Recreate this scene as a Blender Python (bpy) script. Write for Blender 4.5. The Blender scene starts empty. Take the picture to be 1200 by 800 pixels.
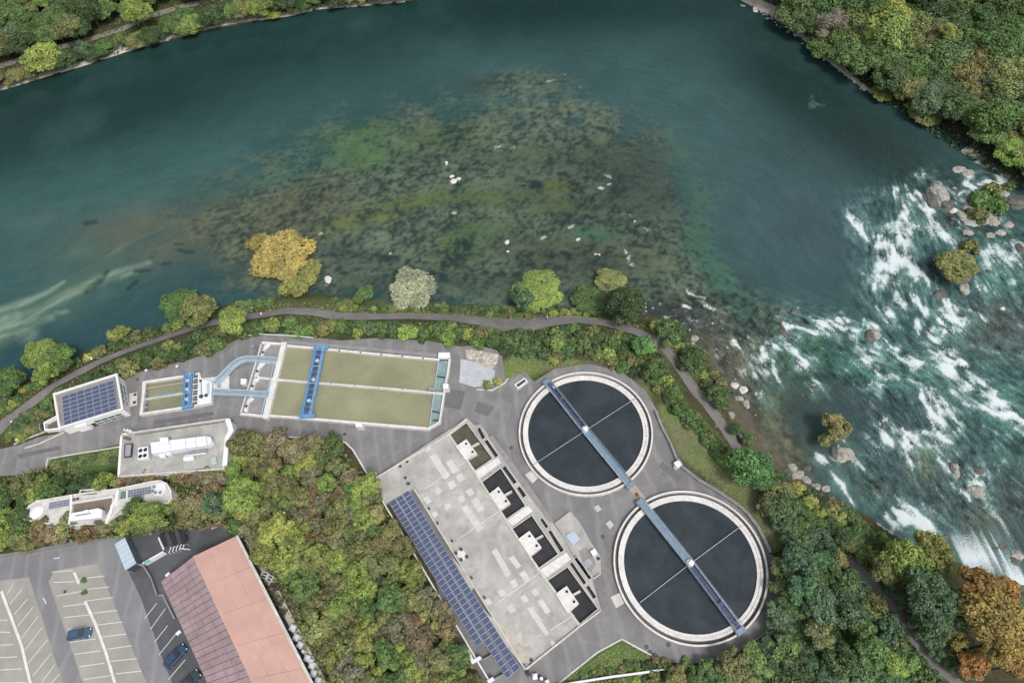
import bpy, bmesh, math, random
import numpy as np
from mathutils import Vector, Matrix, geometry

S = bpy.context.scene
COL = S.collection
random.seed(7)

# ------------------------------------------------------------------ camera
H, F, TILT, ROLL = 120.0, 767.84, 0.551089, -0.191705
FW = np.array([0, math.sin(TILT), -math.cos(TILT)])
_R = np.array([1.0, 0, 0]); _U = np.cross(_R, FW)
RT = math.cos(ROLL) * _R + math.sin(ROLL) * _U
UP = -math.sin(ROLL) * _R + math.cos(ROLL) * _U
cd = bpy.data.cameras.new('camera'); cam = bpy.data.objects.new('camera', cd); COL.objects.link(cam)
cam.matrix_world = Matrix(((RT[0], UP[0], -FW[0], 0), (RT[1], UP[1], -FW[1], 0), (RT[2], UP[2], -FW[2], H), (0, 0, 0, 1)))
cd.sensor_width = 36; cd.lens = F / 1200 * 36; cd.clip_start = 1; cd.clip_end = 6000
S.camera = cam

# ------------------------------------------------------------------ light: a bright overcast day
SUN_EL, SUN_AZ = math.radians(56), math.radians(150)      # azimuth clockwise from +Y
w = bpy.data.worlds.new('World'); S.world = w; w.use_nodes = True
nt = w.node_tree; nt.nodes.clear()
sky = nt.nodes.new('ShaderNodeTexSky'); sky.sky_type = 'NISHITA'; sky.sun_disc = False
sky.sun_elevation = SUN_EL; sky.sun_rotation = SUN_AZ; sky.air_density = 1.0; sky.dust_density = 4.0; sky.ozone_density = 1.0
hs = nt.nodes.new('ShaderNodeHueSaturation'); hs.inputs['Saturation'].default_value = 0.35
bg = nt.nodes.new('ShaderNodeBackground'); bg.inputs['Strength'].default_value = 0.12
wo = nt.nodes.new('ShaderNodeOutputWorld')
nt.links.new(sky.outputs[0], hs.inputs['Color']); nt.links.new(hs.outputs[0], bg.inputs['Color']); nt.links.new(bg.outputs[0], wo.inputs[0])
sl = bpy.data.lights.new('sun', 'SUN'); sl.energy = 1.3; sl.angle = math.radians(14); sl.color = (1, .965, .91)
so = bpy.data.objects.new('sun', sl); COL.objects.link(so)
sd = Vector((math.sin(SUN_AZ) * math.cos(SUN_EL), math.cos(SUN_AZ) * math.cos(SUN_EL), math.sin(SUN_EL)))
so.rotation_euler = (-sd).to_track_quat('-Z', 'Y').to_euler()
so.location = sd * 200
S.view_settings.view_transform = 'Standard'; S.view_settings.look = 'None'
S.view_settings.exposure = 0.80; S.view_settings.gamma = 1; S.view_settings.use_curve_mapping = False

# ------------------------------------------------------------------ geometry of the view: photo pixel -> place on a level z
def unproj(U, V, z=0.0):
    U = np.asarray(U, float); V = np.asarray(V, float)
    d = [FW[i] * F + (U - 600) * RT[i] - (V - 400) * UP[i] for i in range(3)]
    k = (z - H) / d[2]
    return d[0] * k, d[1] * k
def proj(X, Y, Z):
    q = [X, Y, Z - H]
    D = sum(q[i] * FW[i] for i in range(3))
    return 600 + F * sum(q[i] * RT[i] for i in range(3)) / D, 400 - F * sum(q[i] * UP[i] for i in range(3)) / D
def P(px, py, z=0.0):
    x, y = unproj(px, py, z); return Vector((float(x), float(y), z))
def mpp(px, py, z=0.0):                                   # metres per photo pixel there
    p = P(px, py, z); return ((p.x * FW[0] + p.y * FW[1] + (p.z - H) * FW[2])) / F
WZ = -3.0
def s2l(r, g, b):
    return tuple(((c / 255) / 12.92 if c / 255 <= .04045 else ((c / 255 + .055) / 1.055) ** 2.4) for c in (r, g, b))

# ------------------------------------------------------------------ terrain height from the shore line
north = [(-400, 210), (-150, 150), (0, 108), (22, 100), (45, 93), (80, 83), (110, 73), (150, 60), (190, 50), (225, 40), (250, 35), (300, 25), (345, 18), (370, 11), (420, 8), (470, 3),
         (510, -6), (560, -25), (700, -60), (800, -45), (850, -12), (872, 2), (890, 12), (905, 20), (925, 35), (945, 50), (958, 62), (975, 76), (1000, 94), (1020, 108),
         (1060, 127), (1110, 150), (1135, 166), (1150, 182), (1172, 200), (1200, 216), (1260, 245), (1500, 330)]
south = [(1500, 800), (1300, 740), (1220, 705), (1190, 690), (1160, 674), (1120, 655), (1080, 640), (1045, 622), (1015, 600), (990, 590), (965, 572), (940, 556), (918, 546), (900, 530), (885, 500),
         (872, 478), (858, 455), (838, 445), (822, 425), (812, 400), (800, 382), (785, 372), (760, 368), (720, 362), (690, 360), (640, 357), (600, 358), (560, 356), (520, 356), (470, 355), (430, 350),
         (395, 344), (360, 342), (320, 350), (290, 352), (262, 358), (235, 370), (205, 378), (185, 384), (160, 390), (130, 400), (100, 410), (70, 428), (40, 440), (10, 450), (-20, 462), (-150, 510), (-400, 640)]
shore = [tuple(float(c) for c in unproj(u, v, WZ)) for u, v in north + south]
shore = np.array(shore)
NN = len(north)
def seg_dist(X, Y, a, b):
    dx, dy = b[0] - a[0], b[1] - a[1]
    t = np.clip(((X - a[0]) * dx + (Y - a[1]) * dy) / (dx * dx + dy * dy + 1e-9), 0, 1)
    return np.hypot(X - a[0] - t * dx, Y - a[1] - t * dy)
def in_poly(X, Y, poly):
    ins = np.zeros(np.shape(X), bool); n = len(poly)
    for i in range(n):
        x1, y1 = poly[i]; x2, y2 = poly[(i + 1) % n]
        if y1 == y2: continue
        c = ((y1 > Y) != (y2 > Y)) & (X < (x2 - x1) * (Y - y1) / (y2 - y1) + x1)
        ins ^= c
    return ins
def shore_d(X, Y):                                       # distance to the north and the south shore, positive on land
    dn = np.full(np.shape(X), 1e9); ds = dn.copy()
    for i in range(len(shore) - 1):
        if i == NN - 1: continue
        d = seg_dist(X, Y, shore[i], shore[i + 1])
        if i < NN - 1: dn = np.minimum(dn, d)
        else: ds = np.minimum(ds, d)
    s = np.where(in_poly(X, Y, shore), -1.0, 1.0)
    return dn, ds, s
def height(X, Y):
    X = np.asarray(X, float); Y = np.asarray(Y, float)
    dn, ds, s = shore_d(X, Y); d = np.minimum(dn, ds) * s
    t = np.clip(d / 9.0, 0, 1); h = WZ + 3.0 * (t * t * (3 - 2 * t)) * 1.0
    north_side = (dn < ds) & (s > 0)
    h = np.where(north_side, WZ + .12 + np.clip(d, 0, 4) * .1 + np.clip(d - 4, 0, 200) * np.where(X > 60, .22, .10), h)
    h = np.where(s < 0, WZ - np.clip(-d * .35, 0, 3) - .12, h)
    return h
def G(px, py, dz=0.0):
    z = 0.0
    for _ in range(9):
        x, y = unproj(px, py, z + dz); z = .5 * z + .5 * float(height(x, y))
    x, y = unproj(px, py, z + dz)
    return Vector((float(x), float(y), float(height(x, y)) + dz))

# ------------------------------------------------------------------ materials
def new_mat(name):
    m = bpy.data.materials.new(name); m.use_nodes = True
    t = m.node_tree; b = t.nodes['Principled BSDF']; return m, t, b
def node(t, typ, **kw):
    n = t.nodes.new(typ)
    for k, v in kw.items():
        if k.startswith('i_'):
            key = k[2:]; key = int(key) if key.isdigit() else key.replace('_', ' ')
            n.inputs[key].default_value = v
        else: setattr(n, k, v)
    return n
def noise(t, vec, scale, detail=4, rough=.6, dist=0):
    n = node(t, 'ShaderNodeTexNoise'); n.inputs['Scale'].default_value = scale; n.inputs['Detail'].default_value = detail
    n.inputs['Roughness'].default_value = rough; n.inputs['Distortion'].default_value = dist
    t.links.new(vec, n.inputs['Vector']); return n.outputs[0]
def ramp(t, fac, a, b):
    r = node(t, 'ShaderNodeMapRange'); r.inputs['From Min'].default_value = a; r.inputs['From Max'].default_value = b
    r.clamp = True; t.links.new(fac, r.inputs['Value']); return r.outputs[0]
def mixc(t, fac, a, b, typ='MIX'):
    m = node(t, 'ShaderNodeMix'); m.data_type = 'RGBA'; m.blend_type = typ
    if isinstance(fac, (int, float)): m.inputs[0].default_value = fac
    else: t.links.new(fac, m.inputs[0])
    for i, c in ((6, a), (7, b)):
        if isinstance(c, tuple): m.inputs[i].default_value = (*c[:3], 1)
        else: t.links.new(c, m.inputs[i])
    return m.outputs[2]
def bump(t, b, h, strength=.3, dist=.05):
    n = node(t, 'ShaderNodeBump'); n.inputs['Strength'].default_value = strength; n.inputs['Distance'].default_value = dist
    t.links.new(h, n.inputs['Height']); t.links.new(n.outputs[0], b.inputs['Normal'])
def surf(name, col, rough=.8, var=.25, scale=.35, fine=6.0, stain=None, stain_amt=.5, metal=0, spec=.3, bmp=.15, cracks=0):
    m, t, b = new_mat(name)
    pos = node(t, 'ShaderNodeNewGeometry').outputs['Position']
    n1 = noise(t, pos, scale, 6, .65); n2 = noise(t, pos, fine, 3, .7)
    dark = tuple(c * (1 - var) for c in col); lite = tuple(min(.95, c * (1 + var)) for c in col)
    c = mixc(t, ramp(t, n1, .3, .7), dark, lite)
    c = mixc(t, ramp(t, n2, .25, .75), mixc(t, .18, c, (0, 0, 0)), c)
    if cracks:
        vo = node(t, 'ShaderNodeTexVoronoi'); vo.feature = 'DISTANCE_TO_EDGE'; vo.inputs['Scale'].default_value = cracks
        wv = node(t, 'ShaderNodeMix'); wv.data_type = 'VECTOR'; nn_ = node(t, 'ShaderNodeTexNoise'); nn_.inputs['Scale'].default_value = .6; nn_.inputs['Detail'].default_value = 5; t.links.new(pos, nn_.inputs['Vector'])
        ad = node(t, 'ShaderNodeVectorMath', operation='MULTIPLY_ADD'); t.links.new(nn_.outputs['Color'], ad.inputs[0]); ad.inputs[1].default_value = (3, 3, 3); t.links.new(pos, ad.inputs[2]); t.links.new(ad.outputs[0], vo.inputs['Vector'])
        ce = ramp(t, vo.outputs['Distance'], .0, .012 * cracks * 6); c = mixc(t, ce, mixc(t, .22, c, (0, 0, 0)), c)
        w2 = node(t, 'ShaderNodeTexWave'); w2.inputs['Scale'].default_value = .09; w2.inputs['Distortion'].default_value = 9; w2.inputs['Detail'].default_value = 4; w2.inputs['Detail Scale'].default_value = .5; t.links.new(pos, w2.inputs['Vector'])
        c = mixc(t, ramp(t, w2.outputs['Fac'], .72, 1.0), c, mixc(t, .035, c, (1, .98, .95)))
    if stain:
        n3 = noise(t, pos, scale * 2.3, 7, .7, .4)
        f = ramp(t, n3, .48, .68); mm = node(t, 'ShaderNodeMath', operation='MULTIPLY'); mm.inputs[1].default_value = stain_amt
        t.links.new(f, mm.inputs[0]); c = mixc(t, mm.outputs[0], c, stain)
    t.links.new(c, b.inputs['Base Color'])
    b.inputs['Roughness'].default_value = rough; b.inputs['Metallic'].default_value = metal
    b.inputs['Specular IOR Level'].default_value = spec
    if bmp: bump(t, b, n2, bmp, .04)
    return m
M = {}
M['asphalt'] = surf('asphalt', (.156, .153, .156), .85, .20, .09, 5, (.215, .208, .205), .6, cracks=.07)
M['asphalt_dark'] = surf('dark_asphalt', (.072, .076, .085), .85, .25, .12, 5, (.12, .12, .12), .4)
M['asphalt_lane'] = surf('lane_asphalt', (.165, .165, .174), .85, .14, .1, 5, (.21, .21, .21), .4, cracks=.06)
M['asphalt_dark2'] = surf('patched_asphalt', (.118, .116, .120), .85, .15, .2, 5, (.15, .15, .15), .4)
M['paving'] = surf('pale_paving', (.265, .258, .235), .85, .14, .15, 5, (.19, .19, .16), .5)
M['gravel_path'] = surf('gravel_path', (.155, .147, .145), .9, .2, .3, 8, (.16, .15, .13), .4)
M['pale_path'] = surf('pale_gravel_path', (.17, .16, .135), .9, .2, .3, 8, (.10, .10, .07), .4)
M['concrete'] = surf('weathered_concrete', (.335, .328, .305), .85, .24, .16, 4, (.20, .203, .195), .8, cracks=.11)
M['concrete_warm'] = surf('rust_stained_concrete', (.375, .35, .305), .85, .22, .5, 4, (.30, .22, .16), .6)
M['concrete_pale'] = surf('pale_concrete', (.47, .46, .43), .85, .2, .5, 5, (.3, .29, .26), .5)
M['concrete_white'] = surf('whitish_concrete', (.56, .545, .53), .8, .14, .6, 5, (.38, .36, .33), .55)
M['concrete_grey'] = surf('grey_concrete', (.22, .215, .215), .85, .2, .4, 5, (.14, .14, .14), .6)
M['concrete_dark'] = surf('dark_concrete', (.10, .095, .088), .85, .25, .5, 4, (.16, .14, .11), .5)  # darker concrete for pit walls, channel floors and recesses
M['patch'] = surf('bleached_concrete', (.47, .465, .45), .85, .1, .5, 4, (.32, .32, .31), .5)
M['wall_white'] = surf('white_render', (.70, .69, .68), .7, .06, .7, 5, (.48, .47, .44), .35)
M['white_paint'] = surf('white_paint', (.55, .55, .53), .6, .1, 1.5, 8, (.35, .35, .33), .45)
M['roof_gravel'] = surf('roof_gravel', (.23, .205, .20), .9, .15, .8, 12, (.17, .16, .15), .5, bmp=.4)
M['brown_deck'] = surf('brown_terrace', (.155, .125, .10), .9, .2, .8, 8, (.10, .08, .07), .5)
M['roof_salmon'] = surf('salmon_roof_sheet', (.45, .275, .235), .75, .12, .22, 6, (.36, .26, .23), .6)
M['roof_mauve'] = surf('mauve_roof_sheet', (.265, .195, .205), .7, .2, .3, 6, (.17, .125, .13), .65)
M['beige_wall'] = surf('beige_render', (.40, .36, .30), .8, .08, .6, 5)
M['metal_grey'] = surf('galvanised_steel', (.32, .34, .36), .45, .12, 1.5, 9, metal=.35)
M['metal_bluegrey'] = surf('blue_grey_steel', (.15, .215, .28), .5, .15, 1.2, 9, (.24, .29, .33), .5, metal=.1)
M['metal_darkblue'] = surf('dark_blue_steel', (.055, .075, .135), .5, .15, 1.2, 9, metal=.1)
M['metal_blue'] = surf('bright_blue_steel', (.085, .23, .45), .5, .15, 1.2, 9, (.2, .36, .52), .5)
M['channel_grey'] = surf('channel_grey', (.21, .25, .29), .6, .15, 1.2, 9, (.3, .33, .35), .5)
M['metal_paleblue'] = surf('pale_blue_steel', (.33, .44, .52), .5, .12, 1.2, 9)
M['black'] = surf('black_rubber', (.02, .02, .022), .8, .2, 2, 9)
M['dark_steel'] = surf('dark_steel', (.05, .05, .055), .6, .2, 2, 9)
M['white_metal'] = surf('white_coated_steel', (.62, .63, .65), .45, .06, 1.5, 9, (.45, .46, .48), .3)
M['pale_cover'] = surf('pale_green_cover', (.36, .41, .39), .7, .08, 1, 9)
M['blue_cover'] = surf('pale_blue_cover', (.35, .42, .49), .6, .08, 1, 9)
M['wood'] = surf('weathered_wood', (.13, .095, .07), .85, .3, 1.5, 10)
M['tan'] = surf('tan_slab', (.33, .27, .215), .85, .15, .8, 9, (.24, .2, .17), .5)
M['rubble'] = surf('pale_rubble', (.36, .34, .28), .9, .3, 1.2, 6, (.16, .15, .12), .6, bmp=.5)
M['blue_slab'] = surf('blue_grey_slab', (.37, .38, .41), .8, .12, .5, 7, (.25, .26, .27), .6)
M['rock'] = surf('pale_rock', (.29, .28, .25), .85, .3, .9, 5, (.11, .10, .085), .75, bmp=.6)
M['rock_white'] = surf('white_rock', (.52, .50, .48), .85, .15, 1.2, 5, (.25, .2, .2), .5, bmp=.5)
M['rock_dark'] = surf('wet_rock', (.075, .076, .068), .6, .35, .9, 5, (.2, .16, .13), .5, bmp=.6)
M['bark'] = surf('bark', (.10, .085, .07), .9, .3, 1.5, 10)
M['white_fabric'] = surf('white_woven_bag', (.50, .54, .58), .8, .1, 2, 9, (.33, .36, .40), .4)
M['window_green'] = surf('green_glass', (.10, .16, .14), .15, .25, 2.0, 9, (.2, .27, .24), .5, spec=.5)
M['window_dark'] = surf('dark_glass', (.03, .04, .045), .1, .2, 2.0, 9, spec=.5)
M['teal'] = surf('teal_plate', (.12, .35, .30), .6, .1, 2, 9)
M['skin'] = surf('skin', (.35, .2, .15), .6, .05, 3, 20, bmp=0)
M['cloth_white'] = surf('white_cloth', (.6, .58, .6), .9, .05, 3, 20, bmp=0)
M['cloth_dark'] = surf('dark_cloth', (.03, .03, .05), .9, .05, 3, 20, bmp=0)
M['hair'] = surf('hair', (.03, .02, .015), .9, .05, 3, 20, bmp=0)
def liquid(name, col, rough=.06, var=.06, scale=.15, col2=None, bs=.06):
    m, t, b = new_mat(name); pos = node(t, 'ShaderNodeNewGeometry').outputs['Position']
    n = noise(t, pos, scale, 5, .6, .5)
    c = mixc(t, ramp(t, n, .3, .7), tuple(x * (1 - var) for x in col), tuple(x * (1 + var) for x in (col2 or col)))
    t.links.new(c, b.inputs['Base Color']); b.inputs['Roughness'].default_value = rough; b.inputs['IOR'].default_value = 1.33
    bump(t, b, noise(t, pos, 2.5, 3, .6), bs, .03); return m
M['water_dark'] = liquid('settled_water', (.026, .034, .040), .08, .3, .22)
M['water_olive'] = liquid('raw_sewage_water', (.205, .203, .128), .14, .16, .13, bs=.15)
M['water_olive2'] = liquid('greenish_channel_water', (.165, .175, .11), .12, .12, .3)
M['water_aqua'] = liquid('aqua_channel_water', (.17, .245, .235), .1, .2, .6)
M['water_pit'] = liquid('dark_basin_water', (.032, .031, .034), .12, .25, .4)
M['pit_mud'] = surf('basin_mud', (.075, .065, .050), .7, .4, .5, 4, (.13, .11, .07), .6)
M['panel_frame'] = surf('panel_frame', (.30, .32, .37), .5, .05, 1, 9, bmp=0)
def solar_mat():
    m, t, b = new_mat('solar_cells')
    tc = node(t, 'ShaderNodeTexCoord').outputs['Object']
    br = node(t, 'ShaderNodeTexBrick'); br.offset = 0; br.inputs['Scale'].default_value = 1
    br.inputs['Brick Width'].default_value = .42; br.inputs['Row Height'].default_value = .5
    br.inputs['Mortar Size'].default_value = .022; br.inputs['Mortar Smooth'].default_value = 0
    br.inputs['Color1'].default_value = (.022, .034, .080, 1); br.inputs['Color2'].default_value = (.034, .050, .105, 1); br.inputs['Mortar'].default_value = (.16, .2, .3, 1)
    t.links.new(tc, br.inputs['Vector'])
    oi = node(t, 'ShaderNodeObjectInfo').outputs['Random']
    c = mixc(t, ramp(t, oi, -.2, 1.2), br.outputs[0], (.06, .075, .13))
    c = mixc(t, .35, br.outputs[0], c)
    t.links.new(c, b.inputs['Base Color']); b.inputs['Roughness'].default_value = .18; b.inputs['Specular IOR Level'].default_value = .5
    return m
M['solar'] = solar_mat()
def leaf_mat():
    m, t, b = new_mat('leaves')
    oi = node(t, 'ShaderNodeObjectInfo'); at = node(t, 'ShaderNodeAttribute', attribute_name='tint')
    sp = node(t, 'ShaderNodeSeparateColor'); t.links.new(at.outputs['Color'], sp.inputs[0])
    c = mixc(t, ramp(t, sp.outputs[0], 0, 1), (.74, .78, .80), (1.36, 1.33, 1.2))
    c = mixc(t, 1.0, oi.outputs['Color'], c, 'MULTIPLY')
    c2 = mixc(t, ramp(t, sp.outputs[1], 0, 1), (.62, .65, .68), (1.5, 1.46, 1.34))
    c = mixc(t, 1.0, c, c2, 'MULTIPLY')
    df = node(t, 'ShaderNodeBsdfDiffuse'); tr = node(t, 'ShaderNodeBsdfTranslucent'); gl = node(t, 'ShaderNodeBsdfGlossy')
    gl.inputs['Roughness'].default_value = .5; gl.inputs['Color'].default_value = (.5, .5, .5, 1)
    t.links.new(c, df.inputs[0]); t.links.new(c, tr.inputs[0])
    mx = node(t, 'ShaderNodeMixShader'); mx.inputs[0].default_value = .3
    t.links.new(df.outputs[0], mx.inputs[1]); t.links.new(tr.outputs[0], mx.inputs[2])
    m2 = node(t, 'ShaderNodeMixShader'); m2.inputs[0].default_value = .035
    t.links.new(mx.outputs[0], m2.inputs[1]); t.links.new(gl.outputs[0], m2.inputs[2])
    t.links.new(m2.outputs[0], t.nodes['Material Output'].inputs[0]); return m
M['leaf'] = leaf_mat()
def paint(name, col, metal=.3):
    m, t, b = new_mat(name); b.inputs['Base Color'].default_value = (*col, 1); b.inputs['Roughness'].default_value = .3
    b.inputs['Metallic'].default_value = metal; b.inputs['Coat Weight'].default_value = .6; return m

# ------------------------------------------------------------------ builders
def tag(o, label=None, cat=None, group=None, kind=None):
    if label: o['label'] = label
    if cat: o['category'] = cat
    if group: o['group'] = group
    if kind: o['kind'] = kind
    return o
def thing(name, label, cat, loc, group=None):
    o = bpy.data.objects.new(name, None); COL.objects.link(o); o.location = loc; o.empty_display_size = .3
    return tag(o, label, cat, group)
def origin(o):
    v = Vector((0, 0, 0))
    while o is not None: v += o.location; o = o.parent
    return v
class MB:
    def __init__(s): s.v = []; s.f = []; s.mi = []; s.cur = 0
    def add(s, vs, fs):
        k = len(s.v); s.v += [tuple(v) for v in vs]
        for f in fs: s.f.append(tuple(i + k for i in f)); s.mi.append(s.cur)
        return s
    def prism(s, pts, zt, zb, zmode='top'):                # pts in photo pixels of the top outline
        top = [P(x, y, zt) for x, y in pts]; return s.prismw([(p.x, p.y) for p in top], zt, zb)
    def prismw(s, pts, zt, zb):
        a = sum(pts[i][0] * pts[(i + 1) % len(pts)][1] - pts[(i + 1) % len(pts)][0] * pts[i][1] for i in range(len(pts)))
        if a < 0: pts = pts[::-1]
        n = len(pts)
        vs = [(x, y, zt) for x, y in pts] + [(x, y, zb) for x, y in pts]
        fs = [tuple(range(n)), tuple(range(2 * n - 1, n - 1, -1))] + [(i, i + n, (i + 1) % n + n, (i + 1) % n) for i in range(n)]
        return s.add(vs, fs)
    def sheet(s, pts, z):
        q = [P(x, y, z) for x, y in pts]
        a = sum(q[i].x * q[(i + 1) % len(q)].y - q[(i + 1) % len(q)].x * q[i].y for i in range(len(q)))
        if a < 0: q = q[::-1]
        tr = geometry.tessellate_polygon([q]); return s.add(q, [t if (q[t[1]] - q[t[0]]).cross(q[t[2]] - q[t[0]]).z > 0 else t[::-1] for t in tr])
    def barw(s, a, b, wd, zt, zb):
        a = Vector(a[:2]); b = Vector(b[:2]); d = (b - a).normalized(); n = Vector((-d.y, d.x)) * wd / 2
        return s.prismw([tuple(a + n), tuple(a - n), tuple(b - n), tuple(b + n)], zt, zb)
    def bar(s, a, b, wd, zt, zb): return s.barw(P(*a, zt), P(*b, zt), wd, zt, zb)
    def poly_bar(s, pts, wd, zt, zb, closed=False):        # mitred strip along a polyline (pixels)
        q = [P(x, y, zt) for x, y in pts]; return s.poly_barw(q, wd, zt, zb, closed)
    def poly_barw(s, q, wd, zt, zb, closed=False):
        n = len(q); L = []; R = []
        for i in range(n):
            a = q[i - 1] if (i > 0 or closed) else q[i]; b = q[(i + 1) % n] if (i < n - 1 or closed) else q[i]
            d1 = (q[i] - a).xy; d2 = (b - q[i]).xy
            d1 = d1.normalized() if d1.length > 1e-6 else d2.normalized(); d2 = d2.normalized() if d2.length > 1e-6 else d1
            t = (d1 + d2).normalized(); nn = Vector((-t.y, t.x)); k = wd / 2 / max(.5, nn.dot(Vector((-d1.y, d1.x))))
            L.append(q[i].xy + nn * k); R.append(q[i].xy - nn * k)
        vs = [(p.x, p.y, zt) for p in L] + [(p.x, p.y, zt) for p in R] + [(p.x, p.y, zb) for p in L] + [(p.x, p.y, zb) for p in R]
        fs = []
        for i in range(n if closed else n - 1):
            j = (i + 1) % n
            fs += [(i, n + i, n + j, j), (2 * n + i, i, j, 2 * n + j), (n + i, 3 * n + i, 3 * n + j, n + j), (2 * n + i, 2 * n + j, 3 * n + j, 3 * n + i)]
        if not closed: fs += [(0, 2 * n, 3 * n, n), (n - 1, 2 * n - 1, 4 * n - 1, 3 * n - 1)]
        return s.add(vs, fs)
    def tube(s, a, b, r, n=6, r2=None):
        a = Vector(a); b = Vector(b); d = (b - a).normalized(); r2 = r if r2 is None else r2
        u = d.orthogonal().normalized(); v = d.cross(u); vs = []
        for p, rr in ((a, r), (b, r2)):
            vs += [p + (u * math.cos(2 * math.pi * i / n) + v * math.sin(2 * math.pi * i / n)) * rr for i in range(n)]
        return s.add(vs, [(i, (i + 1) % n, n + (i + 1) % n, n + i) for i in range(n)] + [tuple(range(n))[::-1], tuple(range(n, 2 * n))])
    def cyl(s, c, r, zt, zb, n=20):
        return s.prismw([(c[0] + r * math.cos(2 * math.pi * i / n), c[1] + r * math.sin(2 * math.pi * i / n)) for i in range(n)], zt, zb)
    def ring(s, c, r0, r1, zt, zb, n=128):
        vs = []
        for r, z in ((r0, zb), (r0, zt), (r1, zt), (r1, zb)):
            vs += [(c[0] + r * math.cos(2 * math.pi * i / n), c[1] + r * math.sin(2 * math.pi * i / n), z) for i in range(n)]
        fs = []
        for k in range(4):
            k2 = (k + 1) % 4
            fs += [(k * n + i, k2 * n + i, k2 * n + (i + 1) % n, k * n + (i + 1) % n) for i in range(n)]
        return s.add(vs, [f[::-1] for f in fs])
    def boxc(s, c, sx, sy, sz, ang=0):
        ca, sa = math.cos(ang), math.sin(ang)
        pts = [(c[0] + ca * x - sa * y, c[1] + sa * x + ca * y) for x, y in ((-sx / 2, -sy / 2), (sx / 2, -sy / 2), (sx / 2, sy / 2), (-sx / 2, sy / 2))]
        return s.prismw(pts, c[2] + sz / 2, c[2] - sz / 2)
    def build(s, name, mats, parent=None, bevel=0, smooth=False):
        me = bpy.data.meshes.new(name); o = bpy.data.objects.new(name, me); COL.objects.link(o)
        if parent is not None: o.parent = parent; off = origin(parent)
        else:
            n = len(s.v); off = Vector((sum(v[0] for v in s.v) / n, sum(v[1] for v in s.v) / n, min(v[2] for v in s.v))); o.location = off
        me.from_pydata([(v[0] - off.x, v[1] - off.y, v[2] - off.z) for v in s.v], [], s.f)
        if not isinstance(mats, (list, tuple)): mats = [mats]
        for m in mats: me.materials.append(m)
        if len(mats) > 1: me.polygons.foreach_set('material_index', s.mi)
        if smooth: me.polygons.foreach_set('use_smooth', [True] * len(me.polygons))
        if bevel:
            b = o.modifiers.new('bevel', 'BEVEL'); b.width = bevel; b.segments = 2; b.limit_method = 'ANGLE'
        me.update(); return o
def np_mesh(name, V, Fq, mat, attrs=None, parent=None, loc=None):
    me = bpy.data.meshes.new(name); k = Fq.shape[1]
    me.vertices.add(len(V)); me.vertices.foreach_set('co', V.astype(np.float32).ravel())
    me.loops.add(len(Fq) * k); me.loops.foreach_set('vertex_index', Fq.astype(np.int32).ravel())
    me.polygons.add(len(Fq)); me.polygons.foreach_set('loop_start', np.arange(0, len(Fq) * k, k, dtype=np.int32))
    me.polygons.foreach_set('loop_total', np.full(len(Fq), k, np.int32))
    for nme, arr in (attrs or {}).items():
        if arr.ndim == 2:
            a = me.color_attributes.new(nme, 'FLOAT_COLOR', 'POINT'); c = np.ones((len(V), 4), np.float32); c[:, :3] = arr; a.data.foreach_set('color', c.ravel())
        else:
            a = me.attributes.new(nme, 'FLOAT', 'POINT'); a.data.foreach_set('value', arr.astype(np.float32))
    me.materials.append(mat); me.update(calc_edges=True); me.validate()
    if parent == 'mesh': return me
    o = bpy.data.objects.new(name, me); COL.objects.link(o)
    if parent is not None: o.parent = parent
    return o

# ------------------------------------------------------------------ fields painted over the place, on a raster indexed by view position
U0, V0, RW, RH = -150, -150, 1500, 1120
gu, gv = np.meshgrid(np.arange(RW) + U0, np.arange(RH) + V0)
gu = gu.astype(np.float32); gv = gv.astype(np.float32)
def sample(A, U, V):
    x = np.clip(U - U0, 0, A.shape[1] - 1.001); y = np.clip(V - V0, 0, A.shape[0] - 1.001)
    x0 = x.astype(int); y0 = y.astype(int); fx = x - x0; fy = y - y0
    if A.ndim == 3: fx = fx[..., None]; fy = fy[..., None]
    return (A[y0, x0] * (1 - fx) + A[y0, x0 + 1] * fx) * (1 - fy) + (A[y0 + 1, x0] * (1 - fx) + A[y0 + 1, x0 + 1] * fx) * fy
def vnoise(X, Y, sc, seed, octs=3):
    out = np.zeros(np.shape(X), np.float32); amp = 1.0; tot = 0
    for o in range(octs):
        r = np.random.RandomState(seed + o * 17).rand(256, 256).astype(np.float32)
        x = X / sc * (2 ** o) + 37.3; y = Y / sc * (2 ** o) + 11.7
        xi = np.floor(x).astype(int); yi = np.floor(y).astype(int); fx = x - xi; fy = y - yi
        fx = fx * fx * (3 - 2 * fx); fy = fy * fy * (3 - 2 * fy)
        a = r[yi & 255, xi & 255]; b = r[yi & 255, (xi + 1) & 255]; c = r[(yi + 1) & 255, xi & 255]; d = r[(yi + 1) & 255, (xi + 1) & 255]
        out += amp * ((a * (1 - fx) + b * fx) * (1 - fy) + (c * (1 - fx) + d * fx) * fy); tot += amp; amp *= .55
    return out / tot
def sstep(a, b, x):
    t = np.clip((x - a) / (b - a), 0, 1); return t * t * (3 - 2 * t)
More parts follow.
